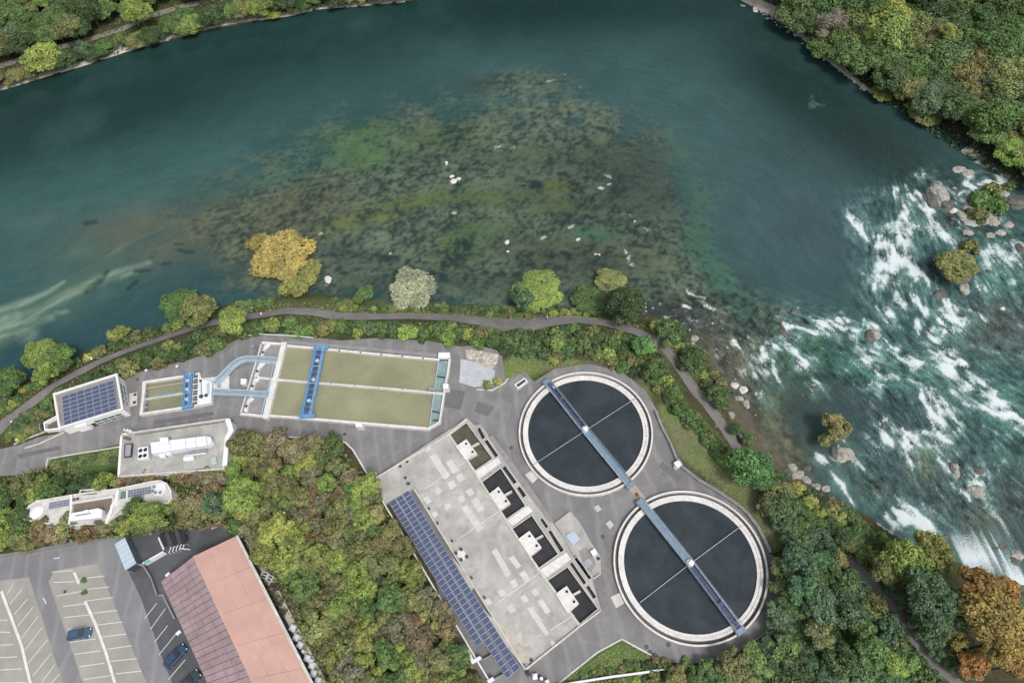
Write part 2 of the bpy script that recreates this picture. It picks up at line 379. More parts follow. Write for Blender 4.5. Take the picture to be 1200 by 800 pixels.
def stroke(A, pts, wd, val, soft=.6):                    # max-blend a soft line; pts (x, y[, width])
    for i in range(max(1, len(pts) - 1)):
        a = pts[i]; b = pts[min(i + 1, len(pts) - 1)]
        wa = a[2] if len(a) > 2 else wd; wb = b[2] if len(b) > 2 else wd; m = max(wa, wb) * 1.6 + 2
        x0 = int(max(0, min(a[0], b[0]) - m - U0)); x1 = int(min(RW, max(a[0], b[0]) + m - U0)); y0 = int(max(0, min(a[1], b[1]) - m - V0)); y1 = int(min(RH, max(a[1], b[1]) + m - V0))
        if x1 <= x0 or y1 <= y0: continue
        X = gu[y0:y1, x0:x1]; Y = gv[y0:y1, x0:x1]
        dx, dy = b[0] - a[0], b[1] - a[1]; t = np.clip(((X - a[0]) * dx + (Y - a[1]) * dy) / (dx * dx + dy * dy + 1e-6), 0, 1)
        d = np.hypot(X - a[0] - t * dx, Y - a[1] - t * dy); ww = wa + (wb - wa) * t
        A[y0:y1, x0:x1] = np.maximum(A[y0:y1, x0:x1], val * (1 - sstep(ww * (1 - soft), ww * (1 + soft * .6), d)))
def blob_mask(x, y, rx, ry, ang=0, p=1.0):
    c, s = math.cos(math.radians(ang)), math.sin(math.radians(ang))
    dx = gu - x; dy = gv - y; a = (dx * c + dy * s) / rx; b = (-dx * s + dy * c) / ry
    return np.exp(-(a * a + b * b) ** p)
def poly_mask(pts, soft=4):
    m = in_poly(gu, gv, pts).astype(np.float32)
    k = int(soft)
    for ax in (0, 1):
        for _ in range(2):
            c = np.cumsum(m, axis=ax); r = np.roll(c, -k, ax) - np.roll(c, k, ax); m = r / (2 * k)
    return np.clip(m, 0, 1)

# ================================================================== THE RIVER
WXr, WYr = unproj(gu, gv, WZ); WXr = WXr.astype(np.float32); WYr = WYr.astype(np.float32)
arrows = [(-50, 300, 1, -.35), (100, 150, 1, -.28), (100, 330, 1, -.45), (300, 300, 1, -.2), (300, 100, 1, -.15), (500, 200, 1, 0), (500, 330, 1, .03), (650, 120, 1, 0), (700, 250, 1, .08), (750, 330, 1, .2),
          (820, 200, 1, .3), (830, 320, 1, .5), (900, 100, .9, .5), (950, 250, .6, .8), (1040, 230, .15, 1), (1040, 320, .05, 1), (1000, 390, .9, .4), (940, 370, .9, .35), (900, 430, .45, .9), (1080, 250, .6, .8),
          (1150, 200, 1, .25), (1170, 310, .75, .65), (1100, 340, .35, .95), (1100, 390, .6, .8), (1080, 430, .9, .35), (1170, 450, .85, .5), (1090, 480, .4, .9), (1060, 550, .4, .9), (1000, 570, .65, .75),
          (1070, 610, .7, .7), (1150, 560, .5, .85), (1150, 650, .75, .6), (880, 500, .5, .85), (1250, 350, .8, .6), (1250, 600, .7, .7)]
cu, cv = np.meshgrid(np.arange(0, RW + 16, 16) + U0, np.arange(0, RH + 16, 16) + V0)
num = [np.zeros(cu.shape), np.zeros(cu.shape)]; den = np.zeros(cu.shape)
for x, y, dx, dy in arrows:
    l = math.hypot(dx, dy); ww = 1 / ((cu - x) ** 2 + (cv - y) ** 2 + 400) ** 1.6
    num[0] += ww * dx / l; num[1] += ww * dy / l; den += ww
FX = num[0] / den; FY = num[1] / den; FX += 0; 
def up16(A):
    x = (gu - U0) / 16; y = (gv - V0) / 16; x0 = x.astype(int); y0 = y.astype(int); fx = x - x0; fy = y - y0
    return (A[y0, x0] * (1 - fx) + A[y0, x0 + 1] * fx) * (1 - fy) + (A[y0 + 1, x0] * (1 - fx) + A[y0 + 1, x0 + 1] * fx) * fy
FX = up16(FX); FY = up16(FY)
wob = vnoise(WXr, WYr, 9, 5, 3) - .5; wob2 = vnoise(WXr, WYr, 3, 6, 2) - .5
ang = np.arctan2(FY, FX) + wob * .75 + wob2 * .45
FX = np.cos(ang).astype(np.float32); FY = np.sin(ang).astype(np.float32)
def lic(N, L, sx=1.0):
    acc = N.copy(); tot = 1
    for sg in (1, -1):
        x = gu - U0; y = gv - V0
        for k in range(L):
            xi = np.clip(x, 0, RW - 1).astype(np.int32); yi = np.clip(y, 0, RH - 1).astype(np.int32)
            x = x + sg * sx * FX[yi, xi]; y = y + sg * sx * FY[yi, xi]
            xi = np.clip(x, 0, RW - 1).astype(np.int32); yi = np.clip(y, 0, RH - 1).astype(np.int32)
            acc += N[yi, xi]
            tot += 1
    acc /= tot; return (acc - acc.mean()) / acc.std()
rs = np.random.RandomState(3)
white = rs.rand(RH, RW).astype(np.float32)
fineN = .5 * white + .5 * vnoise(WXr, WYr, .55, 8, 2)
L_short = lic(fineN, 5); L_long = lic(.35 * white + .65 * vnoise(WXr, WYr, .9, 9, 3), 14)
big = vnoise(WXr, WYr, 22, 12, 5); med = vnoise(WXr, WYr, 5, 21, 4); small = vnoise(WXr, WYr, 1.4, 31, 3)

def C(r, g, b): return np.array(s2l(r, g, b), np.float32) * .44     # photo tone -> water body albedo
wc = np.zeros((RH, RW, 3), np.float32); wc[:] = C(64, 100, 104)
def lay(mask, col):
    global wc
    wc = wc * (1 - mask[..., None]) + np.asarray(col, np.float32) * mask[..., None]
# broad tones of the open water, darkest along the far bank
lay(np.clip(blob_mask(60, 150, 330, 62, -14) * 1.2, 0, 1) * .95, C(6, 54, 52))
lay(np.clip(blob_mask(330, 62, 380, 42, -9), 0, 1) * .9, C(10, 56, 54))
lay(np.clip(blob_mask(650, 5, 330, 42, 0), 0, 1) * .95, C(4, 52, 50))
lay(blob_mask(1010, 165, 170, 50, 35) * .85, C(30, 52, 50))
lay(blob_mask(930, 100, 120, 40, 40) * .85, C(14, 50, 48))
lay(blob_mask(180, 230, 260, 60, -8) * .9, C(64, 110, 112))
lay(blob_mask(420, 130, 200, 50, -5) * .6, C(56, 98, 100))
lay(blob_mask(820, 230, 130, 90, 60) * .65, C(74, 106, 112))
lay(blob_mask(950, 270, 110, 90, 40) * .7, C(74, 98, 108))
lay(blob_mask(90, 405, 190, 45, -22) * .8, C(50, 92, 104))
lay(blob_mask(30, 310, 110, 60, -10) * .7, C(58, 102, 106))
lay(blob_mask(1100, 540, 160, 90, 20) * .75, C(70, 86, 92))
lay(blob_mask(1180, 600, 90, 80, 0) * .5, C(92, 104, 104))
lay(blob_mask(1170, 385, 60, 38, 10) * .85, C(96, 106, 104))
lay(blob_mask(1000, 470, 70, 28, 0) * .6, C(66, 84, 94))
lay(blob_mask(940, 460, 60, 70, 0) * .6, C(72, 92, 88))
lay(np.clip(big - .5, 0, 1)[...] * .7, C(72, 104, 108))
# submerged gravel bar and weed-grown reef
bar_ = np.clip(blob_mask(210, 268, 120, 34, -10) * 1.3, 0, 1) * sstep(.25, .6, big + .25 * med)
lay(bar_ * .8, C(110, 116, 102))
lay(blob_mask(310, 262, 90, 30, -8) * .8, C(102, 108, 92))
reef = poly_mask([(225, 250), (330, 190), (420, 155), (540, 130), (660, 122), (760, 165), (815, 230), (835, 310), (845, 350), (800, 385), (700, 372), (560, 352), (420, 352), (300, 335), (240, 300)], 26)
reef = np.clip(reef * 1.1 + (med - .5) * 2.0 * reef * (1 - reef) * 4, 0, 1)
reef = np.maximum(reef, .9 * blob_mask(612, 100, 58, 18, 0, 2) * sstep(.2, .5, med + .2))
tiny = vnoise(WXr, WYr, .75, 33, 2)
tex = sstep(-1.5, 1.6, .22 * L_long + 2.6 * (small - .5) + 2.4 * (med - .5) + (tiny - .5) * 4.2 + (white - .5) * .8)
rc = C(42, 62, 60)[None, None] * (1 - tex[..., None]) + C(122, 138, 116)[None, None] * tex[..., None]
lay(reef * .80, rc)
shal = poly_mask([(770, 350), (860, 330), (930, 370), (900, 450), (960, 560), (900, 560), (840, 440)], 12)
shal = np.clip(shal * 1.1, 0, 1)
rc2 = C(52, 66, 70)[None, None] * (1 - tex[..., None]) + C(118, 126, 112)[None, None] * tex[..., None]
lay(shal * .8, rc2)
lay(blob_mask(905, 530, 28, 60, -40) * .8, C(118, 120, 102)); lay(blob_mask(868, 490, 14, 50, -35) * .8, C(124, 116, 104))
lay(blob_mask(860, 435, 40, 28, 30) * .5, C(112, 112, 92)); lay(blob_mask(815, 395, 40, 18, 40) * .5, C(112, 108, 88))
for x, y, rx, ry, a, col, s in [
    (410, 165, 34, 17, 0, (88, 126, 88), .55), (445, 150, 22, 10, 0, (100, 132, 88), .6), (435, 185, 45, 14, -5, (88, 124, 82), .7), (520, 160, 36, 14, 0, (96, 122, 82), .6), (470, 240, 36, 8, -12, (112, 130, 72), .7),
    (395, 265, 28, 7, -15, (116, 136, 74), .7), (440, 255, 26, 6, 0, (116, 132, 72), .6), (560, 232, 60, 9, 0, (92, 118, 78), .7), (575, 215, 52, 6, 0, (108, 130, 108), .8), (650, 218, 20, 8, 0, (112, 124, 72), .7),
    (540, 290, 22, 16, 0, (92, 122, 76), .8), (560, 268, 40, 10, 0, (84, 112, 74), .6), (660, 240, 40, 8, 0, (96, 114, 78), .6), (695, 275, 26, 8, 0, (86, 128, 104), .9), (600, 283, 28, 5, 0, (84, 116, 92), .7),
    (838, 312, 16, 60, -40, (80, 122, 108), .9), (815, 235, 16, 60, -22, (76, 118, 106), .8), (860, 345, 16, 40, -45, (80, 118, 104), .8), (330, 205, 60, 12, -18, (70, 112, 104), .6), (655, 295, 60, 14, 0, (92, 98, 84), .6), (745, 305, 32, 14, 10, (106, 114, 94), .6), (690, 315, 50, 14, 0, (80, 92, 84), .5),
    (640, 185, 90, 12, 0, (80, 102, 84), .5), (620, 178, 30, 6, 0, (98, 118, 96), .6), (760, 200, 30, 40, -20, (70, 92, 86), .5), (360, 250, 60, 30, -10, (104, 106, 88), .5), (300, 315, 40, 14, 0, (96, 108, 94), .5),
    (500, 330, 110, 12, 0, (82, 98, 90), .6), (410, 300, 50, 12, 10, (82, 96, 92), .5), (930, 425, 34, 20, 30, (88, 122, 98), .7), (990, 420, 50, 18, 20, (70, 112, 106), .7), (1120, 375, 22, 16, 45, (104, 150, 140), .7),
    (1060, 440, 60, 16, 15, (84, 134, 126), .8), (1130, 440, 70, 26, 25, (88, 130, 124), .6), (1180, 500, 40, 50, 30, (76, 122, 116), .6), (1050, 300, 34, 60, 0, (92, 132, 130), .6), (1160, 310, 50, 16, 35, (100, 146, 138), .8),
    (945, 395, 30, 12, 30, (72, 108, 88), .7), (1080, 540, 14, 26, 20, (108, 124, 100), .7), (1150, 605, 20, 18, 20, (104, 118, 104), .6), (1010, 560, 40, 12, 40, (98, 112, 96), .6), (905, 480, 12, 22, 10, (110, 126, 106), .7),
    (915, 510, 30, 5, 50, (132, 138, 118), .8), (1005, 585, 22, 8, 40, (96, 132, 124), .7), (1155, 235, 60, 40, 0, (70, 78, 72), .5), (740, 215, 60, 40, 30, (64, 82, 80), .5), (640, 95, 30, 10, 0, (84, 108, 96), .4),
    (760, 370, 70, 16, 10, (54, 68, 74), .8), (560, 100, 20, 10, 0, (50, 62, 66), .5)]:
    lay(np.clip(blob_mask(x, y, rx, ry, a) * (1.75 * sstep(.30, .62, med * .45 + small * .25 + tiny * .3 + L_long * .03)), 0, 1) * s, C(*col))
# pale silt streaks, lower left
st = np.zeros((RH, RW), np.float32)
for pts, wd, v in [([(-60, 395, 26), (0, 383, 18), (20, 372, 10)], 18, 1.0), ([(0, 365, 6), (30, 355, 6), (55, 343, 4), (75, 330, 2)], 5, .6), ([(10, 378, 8), (50, 362, 6), (80, 345, 6), (115, 328, 5), (150, 315, 4), (175, 308, 3)], 5, .65),
                   ([(115, 332, 5), (135, 325, 4), (160, 318, 3)], 4, .5), ([(125, 300, 2), (160, 280, 3), (200, 262, 3), (260, 250, 3), (300, 238, 2)], 3, .18), ([(20, 380, 8), (60, 372, 5)], 8, .5),
                   ([(66, 366, 3), (78, 365, 3)], 3, .5), ([(15, 385, 10), (35, 392, 12)], 10, .5)]:
    stroke(st, pts, wd, v, .9)
st *= .65 + .6 * sstep(-1.5, 1.5, L_long + (med - .5) * 4)
lay(np.clip(blob_mask(80, 352, 95, 20, -27) * 1.0, 0, 1) * .55 * sstep(.2, .6, med * .6 + big * .5), C(98, 130, 118)); lay(blob_mask(45, 256, 40, 12, -5) * .35, C(98, 124, 118)); lay(blob_mask(95, 296, 22, 7, -10) * .5, C(92, 132, 122))
lay(np.clip(st, 0, .9), C(150, 178, 160))
lay(blob_mask(60, 350, 60, 14, -28) * .5 * sstep(.3, .6, med), C(92, 118, 104))
dk = np.zeros((RH, RW), np.float32)
for pts in [[(102, 342, 4), (118, 328, 5), (126, 318, 3)], [(158, 318, 2.5), (176, 317, 2)], [(178, 300, 3), (183, 296, 2)], [(186, 310, 2), (200, 308, 2)], [(208, 293, 2), (226, 296, 3)], [(226, 258, 1.5), (234, 257, 1)], [(248, 276, 2), (254, 277, 1)], [(272, 272, 2), (292, 274, 2)], [(197, 253, 1.5), (208, 253, 1)],
            [(298, 228, 3), (310, 226, 2)], [(100, 262, 3), (112, 260, 3)], [(66, 365, 2.5), (70, 363, 2.5)], [(205, 286, 1.5), (215, 286, 1.5)], [(150, 338, 3), (160, 330, 3)]]:
    stroke(dk, pts, 2, .75, .8)
lay(np.clip(dk * sstep(.3, .55, small + .1), 0, 1), C(46, 66, 70))
wob_ = (med - .5)
for cx_, cy_, rr in [(900, 350, 80)]: pass
# gentle streaks of moving water everywhere
wc *= (1 + .035 * L_long + .03 * L_short * (.4 + reef) + .22 * (med - .5) + .4 * (big - .5))[..., None].astype(np.float32)

foam = np.zeros((RH, RW), np.float32); turq = np.zeros((RH, RW), np.float32)
FO = [([(1000, 256, 7), (1006, 262, 7), (1011, 274, 4), (1016, 283, 2)], .95), ([(1062, 249, 8), (1068, 258, 8), (1076, 272, 5)], 1.0), ([(1042, 266, 7), (1046, 282, 12), (1050, 300, 15), (1048, 318, 12)], .80), ([(1034, 275, 6), (1038, 300, 9), (1034, 318, 7), (1026, 330, 4), (1024, 340, 3)], .68), ([(1055, 262, 8), (1060, 285, 12), (1062, 305, 9), (1070, 322, 4)], .78),
      ([(1040, 330, 8), (1050, 345, 7), (1058, 360, 5), (1046, 352, 4)], .58), ([(1012, 300, 3), (1018, 320, 3), (1026, 330, 3)], .5), ([(1012, 320, 4), (1014, 322, 3)], .8), ([(1026, 329, 4), (1027, 331, 3)], .9), ([(1018, 350, 4), (1030, 362, 3), (1042, 362, 4), (1048, 372, 4)], .62), ([(1030, 372, 3), (1044, 368, 3)], .6),
      ([(1045, 224, 3), (1050, 230, 6), (1058, 238, 4)], .8), ([(1059, 217, 2), (1066, 229, 4), (1076, 238, 4), (1086, 246, 6)], .85), ([(1084, 238, 4), (1088, 250, 6), (1085, 244, 5)], .95), ([(1092, 256, 4), (1096, 266, 6), (1104, 270, 4)], .8), ([(1098, 272, 4), (1108, 276, 7), (1120, 283, 5), (1126, 290, 4)], 1.0), ([(1088, 262, 4), (1092, 272, 5)], .7),
      ([(1076, 203, 4), (1082, 205, 4)], .8), ([(1146, 190, 5), (1158, 198, 9), (1172, 206, 8), (1190, 211, 4)], 1.0), ([(1150, 184, 3), (1156, 192, 4)], .8), ([(1134, 213, 5), (1140, 220, 7), (1152, 219, 6), (1166, 215, 4), (1176, 213, 3)], 1.15), ([(1124, 228, 3), (1134, 226, 3), (1146, 228, 2)], .9), ([(1185, 211, 3), (1198, 213, 3)], .8),
      ([(1128, 282, 4), (1142, 290, 7), (1160, 296, 9), (1178, 300, 9), (1200, 304, 8)], .72), ([(1134, 284, 3), (1146, 294, 5)], .85), ([(1190, 288, 5), (1196, 300, 6), (1204, 312, 6)], .8), ([(1150, 305, 5), (1170, 318, 4), (1190, 330, 3)], .5), ([(1185, 292, 4), (1200, 290, 4)], .8),
      ([(1065, 314, 3), (1070, 315, 5), (1080, 320, 5), (1088, 328, 4), (1091, 338, 2)], .9), ([(1070, 344, 5), (1074, 350, 7), (1078, 362, 6), (1078, 374, 4), (1074, 386, 2)], .95), ([(1073, 385, 2), (1077, 400, 3), (1083, 406, 4), (1092, 413, 2)], .85), ([(1078, 380, 5), (1086, 395, 4)], .5), ([(1094, 322, 2), (1097, 318, 3)], .8),
      ([(1104, 356, 4), (1108, 358, 8), (1114, 366, 8), (1122, 376, 8), (1132, 386, 6)], 1.0), ([(1098, 365, 4), (1106, 372, 7), (1118, 385, 6)], .8), ([(1096, 384, 4), (1094, 392, 5), (1102, 400, 6), (1112, 410, 6), (1122, 420, 7), (1130, 430, 6)], .92), ([(1104, 380, 3), (1110, 386, 4), (1108, 394, 3)], .75), ([(1124, 352, 2), (1130, 361, 3), (1142, 365, 3), (1156, 371, 2)], .9),
      ([(1100, 412, 5), (1104, 418, 5), (1120, 425, 4)], .9), ([(1135, 390, 6), (1150, 405, 4)], .45),
      ([(936, 363, 4), (946, 369, 6), (956, 374, 6), (968, 380, 6), (982, 386, 5), (998, 392, 3)], .95), ([(960, 384, 5), (980, 394, 4), (996, 398, 4)], .65), ([(914, 384, 3), (918, 380, 3), (930, 384, 4), (945, 386, 4), (958, 390, 3)], .85), ([(913, 384, 3), (918, 396, 3), (922, 404, 4), (930, 412, 4), (938, 422, 4), (948, 432, 2)], .95), ([(903, 402, 3), (912, 406, 3), (922, 412, 3)], .9),
      ([(900, 404, 3), (896, 414, 4), (890, 424, 4), (896, 436, 4)], .75), ([(882, 418, 3), (888, 426, 4), (898, 422, 5), (906, 436, 3), (914, 446, 3)], .75), ([(886, 438, 4), (892, 455, 4), (894, 470, 2)], .6), ([(905, 440, 3), (918, 450, 2)], .6),
      ([(980, 366, 2), (987, 366, 2)], .9), ([(986, 376, 4), (994, 374, 4)], .8), ([(998, 386, 4), (1006, 382, 3), (1014, 378, 3)], .95), ([(997, 390, 4), (1004, 400, 5), (1010, 412, 5), (1020, 424, 4), (1034, 434, 5), (1050, 443, 4)], .92), ([(1020, 404, 4), (1026, 414, 5), (1036, 424, 4), (1044, 432, 3)], .8), ([(1034, 396, 3), (1044, 404, 4), (1058, 412, 4), (1072, 416, 4)], .85),
      ([(1040, 411, 3), (1054, 420, 4), (1070, 426, 5), (1090, 428, 4)], .9), ([(1030, 371, 3), (1040, 376, 3)], .7), ([(1055, 447, 4), (1075, 450, 3), (1095, 452, 4)], .6),
      ([(1080, 402, 4), (1090, 412, 5), (1098, 420, 5), (1108, 432, 5), (1120, 440, 6)], .72), ([(1100, 430, 6), (1120, 440, 8), (1140, 452, 8), (1158, 464, 7), (1180, 482, 7), (1204, 492, 6)], .70), ([(1110, 420, 4), (1130, 436, 6), (1150, 448, 5), (1160, 458, 3)], .55), ([(1120, 460, 6), (1145, 476, 5), (1165, 482, 6), (1200, 492, 8)], .72), ([(1160, 470, 4), (1185, 500, 4), (1200, 520, 4)], .5),
      ([(1084, 458, 3), (1092, 464, 6), (1098, 478, 8), (1092, 490, 8), (1100, 504, 10), (1108, 516, 8)], .90), ([(1098, 470, 6), (1112, 485, 7), (1120, 500, 6)], .72), ([(1100, 522, 6), (1104, 535, 4), (1112, 545, 3)], .6),
      ([(1026, 503, 3), (1032, 512, 5), (1038, 520, 4)], .92), ([(1044, 498, 3), (1048, 508, 4), (1052, 515, 3)], .8), ([(1054, 508, 5), (1062, 510, 7), (1074, 508, 6), (1086, 507, 5)], .88), ([(1056, 514, 5), (1060, 524, 6), (1066, 535, 5), (1070, 545, 4), (1074, 553, 2)], .92), ([(1028, 515, 4), (1036, 526, 3)], .5), ([(1083, 520, 4), (1094, 526, 5), (1100, 530, 3)], .6),
      ([(1013, 450.5, 1.2), (1026, 451, 1.4), (1042, 450, 1.4)], .95), ([(1052, 447, 1.2), (1075, 449, 1.2)], .7), ([(954, 534, 3), (960, 540, 3), (968, 550, 4), (974, 560, 4), (986, 572, 4), (998, 584, 3), (1004, 592, 2)], .85), ([(960, 533, 2), (968, 541, 3), (974, 548, 2)], .8), ([(1003, 531, 2), (1010, 538, 3), (1018, 548, 3)], .6), ([(1012, 580, 3), (1016, 588, 3)], .6),
      ([(1131, 569, 2.5), (1133, 578, 3), (1137, 588, 2)], .95), ([(1117, 545, 2), (1124, 543, 3), (1127, 548, 2)], .7), ([(1102, 533, 3), (1106, 540, 2)], .7), ([(1136, 563, 2), (1150, 563, 3), (1157, 566, 2)], .6),
      ([(1046, 594, 3), (1056, 600, 8), (1068, 608, 12), (1080, 618, 12), (1092, 628, 9)], 1.15), ([(1060, 598, 8), (1075, 604, 9), (1088, 618, 8)], 1.1), ([(1034, 600, 3), (1042, 608, 4), (1052, 618, 4)], .85), ([(1028, 604, 3), (1036, 614, 3), (1046, 622, 3)], .8), ([(1010, 632, 4), (1018, 640, 4), (1030, 650, 4)], .65),
      ([(1096, 632, 4), (1104, 636, 4), (1112, 640, 4)], .85), ([(1116, 628, 4), (1122, 636, 8), (1130, 648, 10), (1140, 650, 9), (1152, 654, 8), (1162, 658, 6)], 1.15), ([(1136, 618, 2), (1140, 628, 3), (1144, 640, 3)], .95), ([(1158, 642, 2), (1164, 652, 4)], 1.0), ([(1170, 645, 3), (1178, 656, 5), (1188, 668, 6), (1200, 678, 6)], 1.0), ([(1186, 655, 4), (1200, 660, 5)], .85), ([(1160, 660, 6), (1180, 672, 7), (1200, 690, 7)], .8),
      ([(1118, 612, 2), (1124, 618, 2)], .5), ([(1050, 585, 2), (1056, 590, 2)], .5),
      ([(642, 94, 1.5), (650, 94, 1.5)], .9), ([(659, 87, 1), (663, 88, 1.5)], .9), ([(675, 100, 1), (682, 106, 1)], .7), ([(689, 108, 1), (693, 108, 1)], .7), ([(580, 172, 2.2), (588, 173, 2.2)], .75), ([(587, 167, 1), (590, 170, 1.5)], .9), ([(602, 173, 1.5), (606, 175, 1)], .9), ([(522, 187, 1.4), (524, 193, 1.4)], .9),
      ([(705, 206, 1.5), (712, 207, 2), (724, 212, 2)], .85), ([(703, 220, 2), (710, 221, 2), (716, 214, 2)], .85), ([(725, 215, 3), (735, 218, 2)], .5), ([(729, 250, 2), (738, 252, 2)], .7), ([(744, 258, 2), (746, 260, 1.5)], .9), ([(753, 265, 3), (758, 270, 3)], .65), ([(733, 288, 1.5), (736, 300, 2), (735, 308, 3), (741, 310, 2)], .8),
      ([(784, 360, 3), (792, 363, 4), (800, 358, 2), (808, 360, 2)], .88), ([(820, 360, 2), (828, 358, 3), (833, 362, 3), (840, 361, 2)], .75), ([(806, 340, 1.5), (818, 346, 2), (826, 348, 2)], .85), ([(838, 351, 1.5), (840, 352, 1.5)], .8), ([(842, 370, 2), (846, 376, 1.5)], .6), ([(858, 400, 3), (862, 404, 3)], .7), ([(866, 396, 2), (876, 394, 2), (880, 398, 1)], .75), ([(817, 200 + 175, 2), (822, 372, 1)], .5),
      ([(880, 452, 2), (888, 466, 2)], .6), ([(917, 472, 1.5), (924, 475, 1), (930, 478, 1)], .5), ([(955, 450, 1.5), (962, 456, 1.5)], .6), ([(944, 115, 1), (955, 118, 1)], .6), ([(955, 133, 1.5), (970, 133, 1.5)], .35), ([(820, 253, 1), (822, 253, 1)], .8), ([(1090, 340, 4), (1100, 330, 3)], .4), ([(1170, 590, 3), (1185, 600, 3)], .25)]
for x_, y_, r_ in [(1026, 390, 8), (988, 532, 12), (1119, 551, 6), (1148, 550, 6), (1145, 574, 9), (956, 454, 5), (1100, 228, 12), (1120, 318, 19), (931, 365, 4), (918, 388, 5), (1036, 498, 4), (1063, 502, 5), (1148, 252, 23), (1069, 519, 4), (1176, 640, 7), (861, 402, 3), (844, 413, 5)]:
    FO.append(([(x_ - r_, y_ + r_ * .5, 2), (x_ - r_ * 1.05, y_ - r_ * .4, 2.2), (x_ - r_ * .3, y_ - r_ * 1.1, 2.4), (x_ + r_ * .7, y_ - r_ * .8, 2)], .8)); FO.append(([(x_ + r_, y_ - r_ * .3, 1.8), (x_ + r_ * 1.5, y_ + r_ * .8, 2), (x_ + r_ * 2.0, y_ + r_ * 2.0, 1.2)], .66)); FO.append(([(x_ - r_, y_ + r_ * .6, 1.8), (x_ - r_ * .4, y_ + r_ * 1.8, 1.2)], .6))
for pts, v in FO: stroke(foam, pts, 4, v * .86, .75)
for pts, v in FO:
    if v > .5 and pts[0][0] > 880: stroke(turq, [(p[0] + 3, p[1] + 3, (p[2] if len(p) > 2 else 4) * 1.7 + 3) for p in pts], 8, min(1, v) * .85, .9)
wx_ = (vnoise(WXr, WYr, 2.6, 81, 3) - .5); wy_ = (vnoise(WXr, WYr, 2.6, 91, 3) - .5)
wm = 17 * sstep(850, 930, gu) + 7
foam = sample(foam, gu + wx_ * wm, gv + wy_ * wm).astype(np.float32); turq = sample(turq, gu + wx_ * wm, gv + wy_ * wm).astype(np.float32)
turb = poly_mask([(985, 235), (1080, 200), (1200, 190), (1260, 260), (1260, 720), (1150, 660), (1040, 610), (990, 570), (1020, 480), (930, 440), (870, 470), (870, 400), (930, 355), (1010, 370), (1000, 300)], 14)
foam += turb * .06
raw = np.clip(foam * (.25 + 1.5 * sstep(.42, .62, small * .6 + med * .2 + white * .2)), 0, 1.6).astype(np.float32); acc = raw.copy(); wsum = 1.0
for sg_ in (1, -1):
    xx = gu - U0; yy = gv - V0
    for k_ in range(7):
        xi = np.clip(xx, 0, RW - 1).astype(np.int32); yi = np.clip(yy, 0, RH - 1).astype(np.int32); xx = xx + sg_ * FX[yi, xi]; yy = yy + sg_ * FY[yi, xi]
        xi = np.clip(xx, 0, RW - 1).astype(np.int32); yi = np.clip(yy, 0, RH - 1).astype(np.int32); ww_ = 1 - k_ / 9; acc += raw[yi, xi] * ww_; wsum += ww_
acc /= wsum
lay(np.clip(turq * (.7 + .22 * L_short + .8 * (med - .5)), 0, .75), C(118, 156, 154))
wc *= (1 + .38 * turb)[..., None].astype(np.float32)
wc *= (1 + np.clip(turb + .5 * shal, 0, 1) * (.20 * L_short + 1.0 * (small - .5) + .45 * (white - .5) + .5 * (med - .5)))[..., None].astype(np.float32)
calmwave = shal * .5
nz = .36 * L_short + .30 * L_long + (small - .5) * 2.2 + (med - .5) * 1.4 + (white - .5) * .7
ft = foam + np.clip(foam * 1.3, 0, 1) * nz * .34 + (turb + .6 * shal) * .13 * nz
cover = sstep(.30, .98, .45 * ft + .75 * acc) * .97
cover = np.maximum(cover, sstep(.48, .98, ft) * .9); cover = np.maximum(cover, sstep(.10, .7, acc) * .5)
streaks = np.clip((turb + .55 * shal + .25 * reef), 0, 1) * sstep(.5, 3.0, L_short * .8 + .6 * L_long + (small - .5) * 3.5 + (med - .5) * 4) * .42
cover = np.maximum(cover, streaks)
cell = np.abs(vnoise(WXr, WYr, 1.9, 141, 2) - .5) * 2; web = 1 - sstep(.06, .34, cell); cell2 = np.abs(vnoise(WXr, WYr, .9, 151, 2) - .5) * 2; web = np.maximum(web, .8 * (1 - sstep(.05, .3, cell2)))
cover = cover * (.34 + .66 * np.maximum(web, sstep(.62, 1.05, acc)))
wc *= np.array([1.12, 1.08, 1.0], np.float32)
hgt = (foam * .06 + turb * (.018 * L_long + .45 * (med - .5) + .10 * (small - .5)) + .003 * L_long).astype(np.float32)

def axis(edges):                                           # [(start, step), ..., end]
    out = []
    for (a, st_), nx in zip(edges[:-1], edges[1:]):
        b = nx[0] if isinstance(nx, tuple) else nx
        n = max(1, int(round((b - a) / st_))); out += list(np.linspace(a, b, n, endpoint=False))
    return np.array(out + [edges[-1]])
def grid_faces(nx, ny, keep=None):
    i, j = np.meshgrid(np.arange(nx - 1), np.arange(ny - 1)); a = (j * nx + i).ravel()
    F4 = np.stack([a, a + 1, a + nx + 1, a + nx], 1)
    if keep is not None: F4 = F4[keep.reshape(ny - 1, nx - 1).ravel()]
    return F4
ax = axis([(-420, 30), (-180, .55), (38, .27), (145, .8), (200, 30), 420]); ay = axis([(-80, 5), (20, .30), (105, .40), (175, .60), (225, 1.6), (270, 20), 520])
X, Y = np.meshgrid(ax, ay)
dn, ds, sg = shore_d(X[::1, ::1], Y) if False else (None, None, None)
inr = in_poly(X, Y, shore)
